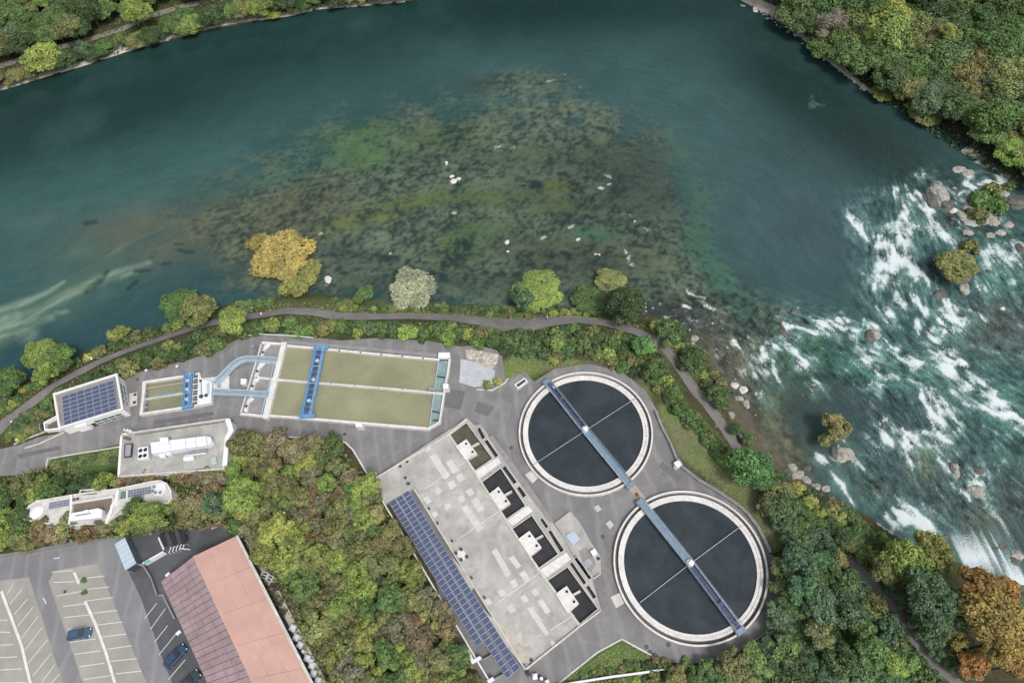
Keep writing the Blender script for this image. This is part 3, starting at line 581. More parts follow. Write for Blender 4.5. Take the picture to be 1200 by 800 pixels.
# widen by a margin so that the sheet runs under the banks
Yc, Xc = np.mgrid[0:1, 0:1]
k = inr.copy()
for _ in range(5):
    k2 = k.copy(); k2[1:] |= k[:-1]; k2[:-1] |= k[1:]; k2[:, 1:] |= k[:, :-1]; k2[:, :-1] |= k[:, 1:]; k = k2
keep = k[:-1, :-1] | k[1:, 1:]
Uw, Vw = proj(X, Y, WZ); Uw = np.clip(Uw, -149, 1345); Vw = np.clip(Vw, -149, 965)
Zw = WZ + sample(hgt, Uw, Vw)
Fk = grid_faces(len(ax), len(ay), keep)
used = np.unique(Fk); remap = np.full(X.size, -1); remap[used] = np.arange(len(used))
Vv = np.stack([X.ravel(), Y.ravel(), Zw.ravel()], 1)[used]
colw = sample(wc, Uw, Vw).reshape(-1, 3)[used]; fw_ = sample(cover.astype(np.float32), Uw, Vw).ravel()[used]
m, t, b = new_mat('river_water')
at = node(t, 'ShaderNodeAttribute', attribute_name='body'); fo = node(t, 'ShaderNodeAttribute', attribute_name='foam')
pos = node(t, 'ShaderNodeNewGeometry').outputs['Position']
n1 = noise(t, pos, 1.6, 4, .7, .3); n2 = noise(t, pos, 4.5, 3, .7)
f1 = node(t, 'ShaderNodeMath', operation='MULTIPLY_ADD'); t.links.new(n2, f1.inputs[0]); f1.inputs[1].default_value = 1.5; t.links.new(fo.outputs['Fac'], f1.inputs[2])
ff = ramp(t, f1.outputs[0], .86, 1.60)
gate = ramp(t, fo.outputs['Fac'], .02, .25); gm = node(t, 'ShaderNodeMath', operation='MULTIPLY'); t.links.new(ff, gm.inputs[0]); t.links.new(gate, gm.inputs[1])
n3 = noise(t, pos, 3.2, 5, .75); chp = node(t, 'ShaderNodeAttribute', attribute_name='chop'); mm3 = node(t, 'ShaderNodeMath', operation='MULTIPLY'); t.links.new(ramp(t, n3, .62, .38), mm3.inputs[0]); t.links.new(chp.outputs['Fac'], mm3.inputs[1]); mm4 = node(t, 'ShaderNodeMath', operation='MULTIPLY'); t.links.new(mm3.outputs[0], mm4.inputs[0]); mm4.inputs[1].default_value = .55
body = mixc(t, ramp(t, n1, .3, .7), mixc(t, .08, at.outputs['Color'], (0, 0, 0)), mixc(t, .008, at.outputs['Color'], (1, 1, 1)))
body = mixc(t, mm4.outputs[0], body, mixc(t, .55, body, (0, 0, 0)))
c = mixc(t, gm.outputs[0], body, (.46, .505, .52))
t.links.new(c, b.inputs['Base Color']); b.inputs['IOR'].default_value = 1.33; b.inputs['Specular IOR Level'].default_value = .10
rr = node(t, 'ShaderNodeMapRange'); t.links.new(gm.outputs[0], rr.inputs['Value']); rr.inputs['To Min'].default_value = .16; rr.inputs['To Max'].default_value = .9
t.links.new(rr.outputs[0], b.inputs['Roughness'])
bn = node(t, 'ShaderNodeBump'); bn.inputs['Distance'].default_value = .12; t.links.new(noise(t, pos, 1.1, 6, .65, .6), bn.inputs['Height']); ch = node(t, 'ShaderNodeAttribute', attribute_name='chop'); t.links.new(ramp(t, ch.outputs['Fac'], -.12, 1.6), bn.inputs['Strength']); t.links.new(bn.outputs[0], b.inputs['Normal'])
M['river'] = m
o = np_mesh('river_water', Vv, remap[Fk], m, {'body': colw, 'foam': fw_, 'chop': sample(np.clip(turb + .5 * shal + .35 * reef, 0, 1), Uw, Vw).ravel()[used]}); tag(o, kind='structure')
o.data.polygons.foreach_set('use_smooth', [True] * len(o.data.polygons))

# ================================================================== THE GROUND
GX, GY = unproj(gu, gv, 0.0)
gb = vnoise(GX, GY, 14, 41, 4); gm_ = vnoise(GX, GY, 3.2, 51, 4); gs = vnoise(GX, GY, 1.0, 61, 2)
def A(r, g, b): return np.array(s2l(r, g, b), np.float32) * .52
gc = np.zeros((RH, RW, 3), np.float32)
gc[:] = A(66, 76, 46)
def glay(mask, col):
    global gc
    gc = gc * (1 - mask[..., None]) + np.asarray(col, np.float32) * mask[..., None]
glay(sstep(.45, .7, gb), A(84, 78, 54)); glay(sstep(.5, .7, gm_) * .6, A(96, 108, 58))
glay(poly_mask([(0, -100), (500, -100), (500, 10), (250, 40), (0, 110)], 5) * .6, A(76, 78, 52))
lawn = poly_mask([(768, 478), (800, 470), (830, 500), (870, 545), (900, 590), (925, 640), (905, 648), (880, 600), (830, 560), (795, 535)], 3)
glay(lawn, A(140, 142, 106)); glay(lawn * sstep(.42, .62, gb * .4 + gm_ * .6), A(124, 150, 82)); glay(lawn * sstep(.55, .75, gs * .3 + gm_ * .7) * .6, A(164, 154, 128))
glay(poly_mask([(590, 425), (615, 408), (650, 415), (690, 425), (720, 425), (760, 440), (768, 478), (745, 450), (700, 432), (650, 434), (610, 446), (590, 445)], 2), A(124, 134, 86))
glay(blob_mask(610, 432, 26, 14, -20, 2), A(134, 158, 84)); glay(blob_mask(725, 432, 46, 8, 20, 2) * .9, A(116, 106, 98))
glay(poly_mask([(655, 800), (727, 749), (765, 767), (776, 775), (770, 790), (690, 860), (600, 860)], 2), A(98, 138, 66))
glay(poly_mask([(655, 800), (727, 749), (765, 767), (776, 775), (770, 790), (690, 860), (600, 860)], 2) * sstep(.5, .7, gm_) * .7, A(100, 128, 62))
glay(poly_mask([(55, 548), (60, 538), (141, 522), (142, 545), (100, 560), (60, 560)], 2), A(88, 126, 66))
glay(poly_mask([(430, 553), (536, 735), (600, 830), (640, 830), (560, 700), (480, 572)], 2), A(92, 82, 70))
glay(poly_mask([(545, 752), (562, 745), (612, 790), (625, 830), (590, 830)], 3), A(98, 88, 74))
glay(poly_mask([(1040, 700), (1055, 700), (1085, 770), (1110, 810), (1050, 810)], 4), A(70, 88, 48))
glay(poly_mask([(840, 790), (900, 770), (1030, 790), (1060, 830), (820, 830)], 4), A(84, 96, 52))
glay(poly_mask([(300, 630), (330, 650), (350, 720), (385, 800), (360, 830), (280, 640)], 2), A(62, 60, 58))
glay(poly_mask([(745, 400), (790, 370), (880, 470), (920, 560), (880, 550), (850, 470)], 4) * .8, A(112, 110, 84))
glay(poly_mask([(840, 440), (870, 440), (900, 530), (960, 580), (930, 590), (880, 530), (850, 470)], 3) * .9, A(112, 106, 90))
glay(poly_mask([(1000, -100), (1300, -100), (1300, 220), (1200, 200)], 10) * .4, A(58, 58, 46))
glay(poly_mask([(1120, 150), (1150, 150), (1210, 215), (1170, 205)], 3) * .9, A(110, 100, 90))
glay(poly_mask([(290, 364), (330, 352), (430, 352), (520, 360), (600, 362), (600, 372), (500, 374), (420, 370), (330, 364)], 2) * .9, A(112, 122, 78))
gxa = axis([(-1500, 200), (-300, 8), (-185, .75), (150, 8), (300, 200), 1500]); gya = axis([(-1200, 150), (-120, 8), (-12, .7), (110, .8), (200, 1.0), (290, 8), (420, 150), 2200])
X, Y = np.meshgrid(gxa, gya); Z = height(X, Y)
yard_flat = None
Z = np.where(Z > -.002, np.where(np.minimum(*shore_d(X, Y)[:2]) > 9.2, np.where(Z > .01, Z, 0), Z), Z)
rough_ = (vnoise(X, Y, 2.5, 71, 3) - .5) * .35
nb = sstep(4, 30, shore_d(X, Y)[0]) * (Z > .2)
Z = Z + rough_ * nb * 2
Ug, Vg = proj(X, Y, 0 * Z + np.clip(Z, -3, 3)); Ug = np.clip(Ug, -149, 1345); Vg = np.clip(Vg, -149, 965)
m, t, b = new_mat('earth_and_grass'); at = node(t, 'ShaderNodeAttribute', attribute_name='body'); pos = node(t, 'ShaderNodeNewGeometry').outputs['Position']
n1 = noise(t, pos, 1.3, 6, .7); n2 = noise(t, pos, 6, 3, .7)
c = mixc(t, ramp(t, n1, .3, .7), mixc(t, .2, at.outputs['Color'], (0, 0, 0)), mixc(t, .06, at.outputs['Color'], (.6, .6, .4)))
c = mixc(t, ramp(t, n2, .3, .8), mixc(t, .14, c, (0, 0, 0)), c); t.links.new(c, b.inputs['Base Color']); b.inputs['Roughness'].default_value = .95; b.inputs['Specular IOR Level'].default_value = .1
bump(t, b, n2, .6, .12)
o = np_mesh('ground', np.stack([X.ravel(), Y.ravel(), Z.ravel()], 1), grid_faces(len(gxa), len(gya)), m, {'body': sample(gc, Ug, Vg).reshape(-1, 3)}); tag(o, kind='structure')

# ------------------------------------------------------------------ sheets and strips lying on the ground
def sheet(name, pts, z, mat, cut=None):
    o = MB().sheet(pts, z).build(name, M[mat]); return tag(o, kind='structure')
def strip(name, pts, mat, dz=.07, step=3.0, zfun=None):     # a draped ribbon; pts (px, py, width m)
    q = []
    for i in range(len(pts) - 1):
        a, b = pts[i], pts[i + 1]; n = max(1, int(math.hypot(b[0] - a[0], b[1] - a[1]) / step))
        for k_ in range(n): tt = k_ / n; q.append([a[j] + (b[j] - a[j]) * tt for j in range(3)])
    q.append(list(pts[-1]))
    g = [G(p[0], p[1], 0) for p in q]; L = []
    for i, p in enumerate(g):
        a = g[max(0, i - 2)]; b2 = g[min(len(g) - 1, i + 2)]; d = (b2 - a).xy.normalized(); nn = Vector((-d.y, d.x)); w_ = q[i][2] / 2 * (1 + random.uniform(-.05, .05))
        for kk in (-1, -.5, 0, .5, 1):
            x, y = p.x + nn.x * w_ * kk, p.y + nn.y * w_ * kk; L.append((x, y))
    hh = height(np.array([l[0] for l in L]), np.array([l[1] for l in L]))
    hh = np.maximum(hh, WZ - .3) if False else hh
    mb = MB(); vs = [(l[0], l[1], float(h) + dz) for l, h in zip(L, hh)]; fs = []
    for i in range(len(g) - 1):
        for kk in range(4):
            a = i * 5 + kk; fs.append((a, a + 1, a + 6, a + 5))
    mb.add(vs, [f[::-1] for f in fs]); o = mb.build(name, M[mat]); return tag(o, kind='structure')
YARD = [(-60, 560), (-60, 535), (0, 526), (22, 521), (45, 512), (68, 508), (70, 480), (150, 440), (180, 431), (220, 422), (248, 412), (270, 402), (290, 392), (330, 391), (400, 399), (440, 396), (500, 399), (540, 406), (560, 404),
        (588, 412), (592, 446), (602, 440), (614, 435), (626, 447), (650, 432), (690, 426), (730, 436), (757, 458), (770, 481), (786, 519), (795, 541), (820, 563), (853, 583), (875, 601), (888, 620), (903, 647), (912, 660), (915, 690),
        (911, 715), (895, 745), (868, 762), (832, 776), (800, 777), (776, 774), (765, 768), (728, 750), (700, 764), (655, 800), (600, 860), (560, 860), (500, 640), (432, 556), (412, 522), (397, 515), (340, 512), (277, 507), (140, 520), (60, 538), (54, 549), (30, 556)]
sheet('asphalt_yard', YARD, .004, 'asphalt')
LOT = [(-60, 664), (0, 649), (40, 643), (85, 634), (130, 627), (165, 630), (200, 640), (300, 640), (420, 860), (-60, 860)]
sheet('asphalt_car_park', LOT, .004, 'asphalt_lane')
sheet('dark_asphalt', [(150, 632), (166, 618), (210, 616), (262, 612), (300, 622), (340, 700), (420, 860), (225, 860), (190, 770), (165, 700), (150, 668)], .010, 'asphalt_dark')
for i_, pp_ in enumerate([[(520, 455), (545, 458), (540, 480), (515, 476)], [(640, 575), (672, 590), (664, 596), (636, 584)], [(180, 493), (250, 482), (251, 486), (181, 497)], [(590, 470), (600, 474), (590, 520), (582, 512)], [(20, 532), (70, 522), (72, 526), (22, 537)], [(742, 700 + 50), (768, 758), (764, 766), (740, 757)], [(560, 470), (580, 476), (572, 488), (556, 482)], [(428, 514), (446, 520), (440, 536), (426, 526)], [(776, 540), (800, 560), (794, 565), (772, 546)]]):
    sheet('asphalt_patch', pp_, .008 + .0004 * i_, 'asphalt_lane' if i_ % 2 else 'asphalt_dark2')
sheet('parking_paving', [(57, 681), (64, 668), (114, 660), (180, 820), (104, 820)], .014, 'paving')
sheet('parking_paving', [(-60, 690), (0, 680), (34, 676), (80, 820), (-60, 820)], .014, 'paving')
strip('footpath', [(-60, 560, 3.2), (-20, 520, 3.2), (4, 498, 3.2), (22, 484, 2.6), (45, 466, 2.4), (62, 452, 2.2), (88, 438, 2.2), (120, 422, 2.2), (150, 410, 2.2), (185, 398, 2.2), (215, 388, 2.2), (245, 379, 2.2), (275, 373, 2.4), (305, 369, 2.4), (335, 364, 2.4), (365, 365, 2.4), (395, 370, 2.4), (430, 371, 2.4), (480, 370, 2.4), (530, 372, 2.6), (565, 376, 3.2),
                     (590, 380, 4.4), (620, 380, 4.6), (645, 376, 3.6), (675, 374, 2.8), (710, 378, 2.4), (745, 388, 2.2), (775, 402, 2.2), (790, 422, 2.2), (803, 440, 2.4), (815, 458, 2.4), (828, 472, 2.4), (840, 488, 2.4), (852, 505, 2.4), (862, 522, 2.2), (880, 550, 2), (905, 580, 2), (940, 610, 2), (975, 640, 2.2), (1000, 662, 2.4), (1020, 682, 2.4), (1040, 702, 2.4), (1058, 724, 2.4), (1070, 745, 2.4), (1085, 764, 2.4), (1102, 782, 2.4), (1125, 805, 2.6), (1160, 840, 2.6)], 'gravel_path', .09)
strip('forest_path', [(-60, 92, 2.6), (0, 78, 2.6), (30, 68, 2.6), (60, 58, 2.5), (100, 48, 2.5), (140, 36, 2.5), (175, 20, 2.5), (200, 12, 2.5), (240, 2, 2.5), (290, -14, 2.5)], 'pale_path', .12)
strip('shore_gravel', [(-60, 118, 3), (0, 103, 3.2), (25, 95, 4), (45, 89, 3), (80, 80, 2.2), (115, 69, 3.6), (150, 54, 7.5), (190, 42, 8.5), (225, 33, 8.5), (255, 26.5, 7.5), (285, 23, 4), (345, 16, 2.2), (380, 9, 4), (430, 5, 5), (490, -3, 4)], 'rubble', .10)
strip('shore_gravel', [(855, -8, 5), (881, 5, 6), (907, 18, 6), (932, 35, 6.5), (952, 52, 5), (976, 74, 3.2), (1000, 94, 1.4), (1020, 108, 1.0)], 'rubble', .10)

# ================================================================== ROUND CLARIFIERS
C1, C2, RT_ = (10.675, 50.05), (22.796, 22.156), 13.01
def clarifier(c, label, ends, grate_end, arm):
    t = thing('round_clarifier', label, 'settling tank', (c[0], c[1], 0), 'round clarifier tanks')
    MB().ring(c, 12.70, 13.0, .85, 0).build('outer_wall', M['concrete_white'], t)
    MB().ring(c, 12.16, 12.70, .12, 0).build('channel_floor', M['concrete_dark'], t)
    MB().ring(c, 11.74, 12.16, .80, 0).build('inner_wall', M['concrete_white'], t)
    MB().ring(c, 11.18, 11.74, .68, .1).build('launder', M['concrete_white'], t)
    mb = MB()
    for i in range(36):
        a = 2 * math.pi * (i + .3) / 36; mb.boxc((c[0] + 11.95 * math.cos(a), c[1] + 11.95 * math.sin(a), .81), .40, .05, .02, a)
    st_ = mb.build('joint_strips', M['concrete_grey'], t); st_['kind'] = 'stuff'
    MB().cyl(c, 11.19, .42, .05, 128).build('water', M['water_dark'], t)
    br = thing('scraper_bridge', f'blue grey scraper bridge across the {"upper" if c is C1 else "lower"} round clarifier', 'bridge', (c[0], c[1], 1.2), 'scraper bridges')
    for end, solid in ends:
        e = P(*end, 1.2); cc = Vector((c[0], c[1], 1.2)); d = (e - cc).normalized(); n = Vector((-d.y, d.x, 0)); L = (e - cc).length
        if solid:
            MB().barw(cc, e, 1.25, 1.22, 1.10).build('walkway', M['metal_bluegrey'], br)
        else:
            mb = MB(); k = int(L / 1.1)
            for i in range(k):
                a = cc + d * (L * i / k); b2 = cc + d * (L * (i + 1) / k); s_ = 1 if i % 2 else -1
                mb.tube(a + n * .6 * s_, b2 - n * .6 * s_, .05, 4); mb.tube(a + n * .6, a - n * .6, .05, 4)
            tr = mb.build('truss_bracing', M['metal_darkblue'], br)
            MB().barw(cc + n * .05, e + n * .05, .55, 1.12, 1.04).build('walkway', M['metal_darkblue'], br)
        for s_ in (-1, 1):
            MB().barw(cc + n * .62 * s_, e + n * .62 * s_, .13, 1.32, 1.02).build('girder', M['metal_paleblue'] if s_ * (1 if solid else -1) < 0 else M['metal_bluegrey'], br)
            mb = MB(); k = int(L / 1.6)
            for i in range(k + 1):
                p = cc + d * (L * i / k) + n * .62 * s_; mb.tube(p + Vector((0, 0, .1)), p + Vector((0, 0, 1.1)), .028, 4)
            mb.tube(cc + n * .62 * s_ + Vector((0, 0, 1.1)), e + n * .62 * s_ + Vector((0, 0, 1.1)), .035, 5); mb.tube(cc + n * .62 * s_ + Vector((0, 0, .6)), e + n * .62 * s_ + Vector((0, 0, .6)), .022, 4)
            mb.build('handrail', M['metal_grey'], br)
        MB().boxc((e.x, e.y, 1.15), .9, 1.7, .5, math.atan2(d.y, d.x)).build('end_carriage', M['metal_bluegrey'], br)
        if not solid:
            q = cc + d * L * .62; MB().boxc((q.x, q.y, 1.45), .7, .8, .5, math.atan2(d.y, d.x)).build('drive_box', M['metal_darkblue'], br)
    MB().cyl(c, .62, 1.75, .5, 16).build('centre_column', M['white_metal'], br)
    MB().boxc((c[0] + .1, c[1] - .1, 1.95), .9, .7, .4, .6).build('motor_cover', M['white_metal'], br)
    for q in arm:
        e = P(*q, .75); a = MB().barw(c, e, .12, .8, .66).build('skimmer_arm', M['metal_grey'], br)
clarifier(C1, 'upper round clarifier of dark water beside the car-free lawn, nearer the river', [((641, 447), False), ((738.5, 568), True)], None, [(625.5, 544), (747, 465)])
clarifier(C2, 'lower round clarifier of dark water, larger in view, at the bottom of the yard', [((751, 588), True), ((868, 739), False)], None, [(749.5, 706), (868.5, 616)])
def slab(name, label, cat, pts, zt, mat, zb=0.0, group=None, bevel=0):
    o = MB().prism(pts, zt, zb).build(name, M[mat], None, bevel); return tag(o, label, cat, group)
slab('tan_landing', 'tan landing slab between the two round clarifiers', 'slab', [(735, 571), (743, 566), (757.5, 584), (750, 589.5)], .12, 'tan')
slab('landing_slab', 'pale landing slab joined to the lower left rim of the upper clarifier', 'slab', [(615, 556), (627, 548), (633, 557), (624, 566)], .10, 'concrete_pale')
slab('landing_slab', 'pale landing slab joined to the left rim of the lower clarifier', 'slab', [(715.5, 699), (729, 692.5), (735.5, 704), (722, 712)], .10, 'concrete_pale')

# ================================================================== AERATION BLOCK
ZS = .9
t = thing('aeration_basin_block', 'large pale concrete basin block with four dark open pits', 'building', P(585, 630, 0))
def W2(pts, z): return [(P(x, y, z).x, P(x, y, z).y) for x, y in pts]
outer = [(436, 562), (547.5, 489.5), (556, 498), (563, 496.5), (587, 531), (596, 541), (648, 612), (661.5, 632), (672, 652), (694, 678), (704.5, 714.5), (616, 784.5), (484.5, 572), (451.5, 590)]
pits = [[(527, 508.8), (546.5, 494.5), (577.5, 537), (556, 551.8)], [(564, 564.5), (586.5, 547.5), (616, 592.5), (593.5, 608)], [(600, 619), (623, 603), (654.5, 649), (631.5, 665.5)], [(641.5, 679.5), (665, 663.5), (701, 713), (679.5, 731)]]
slots = [[(558.5, 502), (562.5, 500), (569, 512.5), (565, 515)], [(567, 516.5), (571, 514.3), (584.2, 533.5), (580.5, 536.3)], [(588, 548), (592, 545), (606, 564.5), (602, 567.5)], [(605.3, 571.5), (609, 569), (617, 580), (613, 583.5)],
         [(632.3, 608.3), (635.5, 606), (643, 616.5), (639.8, 619.3)], [(642, 622.5), (645.3, 620), (661.3, 644.3), (656.8, 647.5)], [(667.3, 660.3), (670.6, 657.5), (687.5, 682.5), (684, 685.2)], [(686.3, 687.5), (690, 684.8), (699.3, 699), (695.5, 702)], [(672.3, 654), (676, 651.5), (693.6, 676.6), (690, 679)]]
loops = [W2(outer, ZS)] + [W2(p, ZS) for p in pits + slots]
vs = []; es = []
for lp in loops:
    k0 = len(vs); vs += [Vector(v) for v in lp]; es += [(k0 + i, k0 + (i + 1) % len(lp)) for i in range(len(lp))]
r = geometry.delaunay_2d_cdt(vs, es, [], 0, 1e-4)
mb = MB(); fs = []
for f in r[2]:
    cx = sum(r[0][i].x for i in f) / len(f); cy = sum(r[0][i].y for i in f) / len(f)
    if in_poly(np.array([cx]), np.array([cy]), loops[0])[0] and not any(in_poly(np.array([cx]), np.array([cy]), l)[0] for l in loops[1:]): fs.append(tuple(f))
mb.add([(v.x, v.y, ZS) for v in r[0]], fs)
for j, lp in enumerate(loops):
    zb = 0 if j == 0 else -2.2; n = len(lp)
    a = sum(lp[i][0] * lp[(i + 1) % n][1] - lp[(i + 1) % n][0] * lp[i][1] for i in range(n)); q = lp if (a > 0) == (j == 0) else lp[::-1]
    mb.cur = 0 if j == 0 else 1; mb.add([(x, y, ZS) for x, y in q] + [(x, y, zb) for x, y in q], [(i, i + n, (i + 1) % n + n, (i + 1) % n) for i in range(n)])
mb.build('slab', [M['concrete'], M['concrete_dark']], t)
for i, p in enumerate(pits): MB().prism(p, ZS - .6, ZS - .8).build('pit_water', M['water_pit'] if i > 0 else M['pit_mud'], t)
for i, p in enumerate(slots): MB().prism([(a, b_) for a, b_ in p], ZS - .55, ZS - .7).build('slot_water', M['water_pit'], t)
mb = MB()
for p in pits:                                            # pale copings round each pit
    MB().poly_bar(p, .15, ZS + .16, ZS - .02, True).build('pit_coping', M['concrete_pale'], t)
for p in slots: MB().poly_bar(p, .09, ZS + .10, ZS - .02, True).build('slot_coping', M['concrete_pale'], t)
plats = [[(534, 522.8), (546.3, 514.2), (559, 531), (545.5, 538.5)], [(573, 578.3), (584, 569.8), (598, 589), (586, 597.3)], [(607, 631.3), (620.3, 621.5), (634.5, 640.7), (620.8, 651.3)], [(651, 695.3), (664, 686), (678.3, 706.5), (665, 718.3)]]
for i, p in enumerate(plats):
    MB().prism(p, ZS + .45, ZS - 1.3).build('blower_platform', M['concrete_white'], t)
    a, b_, c_, d_ = [Vector((*q, 0)) for q in p]
    for (u, v) in ((.78, .22), (.80, .80)):
        q = a.lerp(b_, u).lerp(d_.lerp(c_, u), v); w_ = P(q.x, q.y, ZS + .45); MB().cyl((w_.x, w_.y), .24, ZS + .52, ZS + .4, 12).build('shaft_opening', M['black'], t)
    m0 = b_.lerp(c_, .52); n0 = m0 + Vector((8.5, -4.7, 0)); MB().bar((m0.x, m0.y), (n0.x, n0.y), .32, ZS + .1, ZS - 1.25).build('baffle', M['concrete_pale'], t)
# pale walkways between the pits and on the outer edges
for p in [[(556.8, 552.5), (583, 535.8), (587.5, 541.5), (562, 560.5)], [(594.5, 609.5), (619, 592), (624.5, 598.5), (600.5, 616)], [(633, 667.3), (664, 646.8), (669, 655), (640.5, 676)]]:
    MB().prism(p, ZS + .06, ZS - .01).build('walkway', M['concrete_white'], t)
for p in [[(571.5, 511.5), (577, 509.5), (592, 530), (586.5, 533)], [(592, 530), (610, 554), (640, 597), (648, 611), (644, 612), (618, 578), (594, 545), (587.5, 534.3)]]:
    MB().prism(p, ZS + .03, 0).build('side_ledge', M['concrete_grey'], t)
MB().poly_bar([(436.3, 562), (526.5, 508), (546.8, 490.3)], .3, ZS + .35, ZS - .05).build('edge_beam', M['concrete_pale'], t)
MB().poly_bar([(616.5, 783.5), (679, 733.5), (703.8, 715)], .28, ZS + .35, ZS - .05).build('edge_beam', M['concrete_pale'], t)
MB().poly_bar([(485, 572.5), (615.5, 784)], .22, ZS + .2, ZS - .05).build('edge_beam', M['concrete_pale'], t)
MB().poly_bar([(526.5, 509.5), (556.5, 553), (600, 620), (632, 668), (680, 734)], .3, ZS + .2, ZS - .03).build('edge_beam', M['concrete_pale'], t)
z5 = lambda x, y: (430 + x / 5, 480 + y / 5)
za = lambda x, y: (540 + x / 5.715, 660 + y / 5.715)
zc = lambda x, y: (560 + x / 5.714, 540 + y / 5.714)
PT = [[z5(365, 270), z5(405, 258), z5(487, 385), z5(450, 408)], [z5(463, 308), z5(497, 288), z5(537, 352), z5(505, 375)], [z5(520, 392), z5(552, 370), z5(578, 402), z5(545, 422)], [z5(470, 430), z5(505, 412), z5(525, 445), z5(490, 468)],
      [z5(395, 470), z5(425, 452), z5(442, 480), z5(412, 498)], [z5(330, 520), z5(355, 502), z5(380, 535), z5(352, 555)], [z5(578, 475), z5(610, 455), z5(632, 488), z5(602, 508)], [z5(608, 530), z5(640, 510), z5(688, 578), z5(655, 602)], [z5(552, 572), z5(585, 552), z5(684, 690), z5(650, 716)],
      [z5(530, 515), z5(560, 496), z5(578, 525), z5(548, 545)], [z5(452, 560), z5(480, 545), z5(495, 570), z5(468, 588)], [z5(380, 605), z5(405, 590), z5(420, 615), z5(395, 632)], [z5(335, 225), z5(365, 208), z5(378, 228), z5(350, 248)],
      [zc(92, 602), zc(125, 583), zc(225, 755), zc(190, 778)], [zc(205, 650), zc(238, 628), zc(290, 700), zc(262, 722)], [zc(275, 752), zc(312, 730), zc(352, 790), zc(318, 812)], [za(328, 122), za(360, 102), za(385, 148), za(352, 165)],
      [za(243, 185), za(278, 163), za(308, 205), za(272, 222)], [za(155, 250), za(185, 228), za(212, 262), za(182, 282)], [za(472, 185), za(502, 163), za(528, 203), za(496, 222)], [za(398, 225), za(430, 205), za(455, 248), za(425, 267)], [za(512, 252), za(546, 233), za(602, 320), za(570, 338)],
      [za(442, 300), za(478, 286), za(592, 466), za(570, 488)], [za(303, 292), za(338, 270), za(372, 305), za(335, 335)], [za(600, 520), za(620, 515), za(640, 545), za(612, 562)]]
for p in PT: MB().prism(p, ZS + .02, ZS - .02).build('pale_hatch', M['patch'], t)
for a, b_ in [(z5(480, 145), z5(300, 250)), (z5(740, 660), z5(300, 500)), ((600, 605), (508, 612)), ((640, 740), (700, 716)), ((632, 668), (560, 722)), ((560, 560), (500, 597)), (za(560, 100), za(330, 230)), (z5(830, 685), z5(640, 795)), (za(600, 440), za(735, 395))]:
    pass
for p in [[(575, 722), (600, 742), (622, 768), (612, 780), (590, 752), (562, 708)], [(528, 646 + 4), (540, 664), (556, 688), (552, 692), (538, 668)]]:
    MB().prism(p, ZS + .006, ZS - .02).build('stained_patch', M['concrete_warm'], t)
for a, b_ in [((586, 598), (536, 632)), ((636, 668), (583, 706)), ((545, 541), (497, 573)), ((563, 560), (535, 520)), ((673, 720), (645, 738))]:
    MB().bar(a, b_, .10, ZS + .008, ZS - .02).build('expansion_joint', M['concrete_white'], t)
for x, y in [(469, 546), (477, 540.6), (479, 566.3), (475, 559.5), (622, 779.5 - 1), (622.5, 772.8), (613.5, 779)]:
    w_ = P(x, y, ZS); MB().cyl((w_.x, w_.y), .32, ZS + .03, ZS - .05, 14).build('manhole', M['dark_steel'], t)
q = MB().prism([(533.5, 647), (541, 642), (548, 651.5), (540.5, 656.8)], ZS + .3, ZS - .01).build('pump_base', M['concrete_white'], t)
for x, y in [(534.5, 648), (540.5, 643.5), (547, 652), (540.5, 655.5)]:
    w_ = P(x, y, ZS + .3); MB().cyl((w_.x, w_.y), .3, ZS + .55, ZS + .25, 12).build('vent', M['dark_steel'], t)
for a in [(503, 596), (513, 613), (530, 634), (553, 677), (568, 700), (478, 567)]:
    w_ = P(a[0], a[1], ZS); MB().boxc((w_.x, w_.y, ZS + .25), .35, .35, .5, .5).build('junction_box', M['dark_steel'], t)
# annex pad with hatches right of the block
t = thing('hatch_pad', 'grey concrete pad with a pale blue hatch beside the third open pit', 'slab', P(685, 640, 0))
MB().prism([(668.3, 598.5), (681, 614), (693, 636), (703.5, 651), (704.5, 672), (690, 683), (672, 651), (661.7, 632), (649.5, 612.5)], .35, 0).build('slab', M['concrete'], t)
MB().prism([(663, 627.5), (672, 621.5), (680, 631), (671, 638.5)], .5, .3).build('hatch', M['blue_cover'], t)
MB().prism([(691.5, 645.5), (697, 642), (700.5, 648), (695, 651)], 1.1, .3).build('cabinet', M['white_metal'], t)
MB().prism([(678, 645), (688, 640), (699, 660), (689, 675)], .37, .3).build('sunken_panel', M['concrete_grey'], t)
MB().prism([(683, 658), (691, 653), (694, 660), (687, 666)], .45, .3).build('grating', M['metal_grey'], t)
MB().poly_bar([(676.5, 653), (695.5, 677.5), (703, 672)], .16, .75, .2).build('kerb_wall', M['concrete_pale'], t)
w_ = P(701, 654, .35); MB().cyl((w_.x, w_.y), .35, .4, .3, 12).build('manhole', M['dark_steel'], t)
for i, (p, l) in enumerate([([(695.5, 594), (701, 591), (705, 596.5), (699.7, 600)], 'pale green shaft cover in the yard, nearer the upper clarifier'), ([(709.7, 613), (715, 609), (719.7, 615), (714.8, 619.7)], 'pale green shaft cover in the yard, nearer the lower clarifier')]):
    slab('shaft_cover', l, 'shaft cover', p, .12, 'pale_cover')
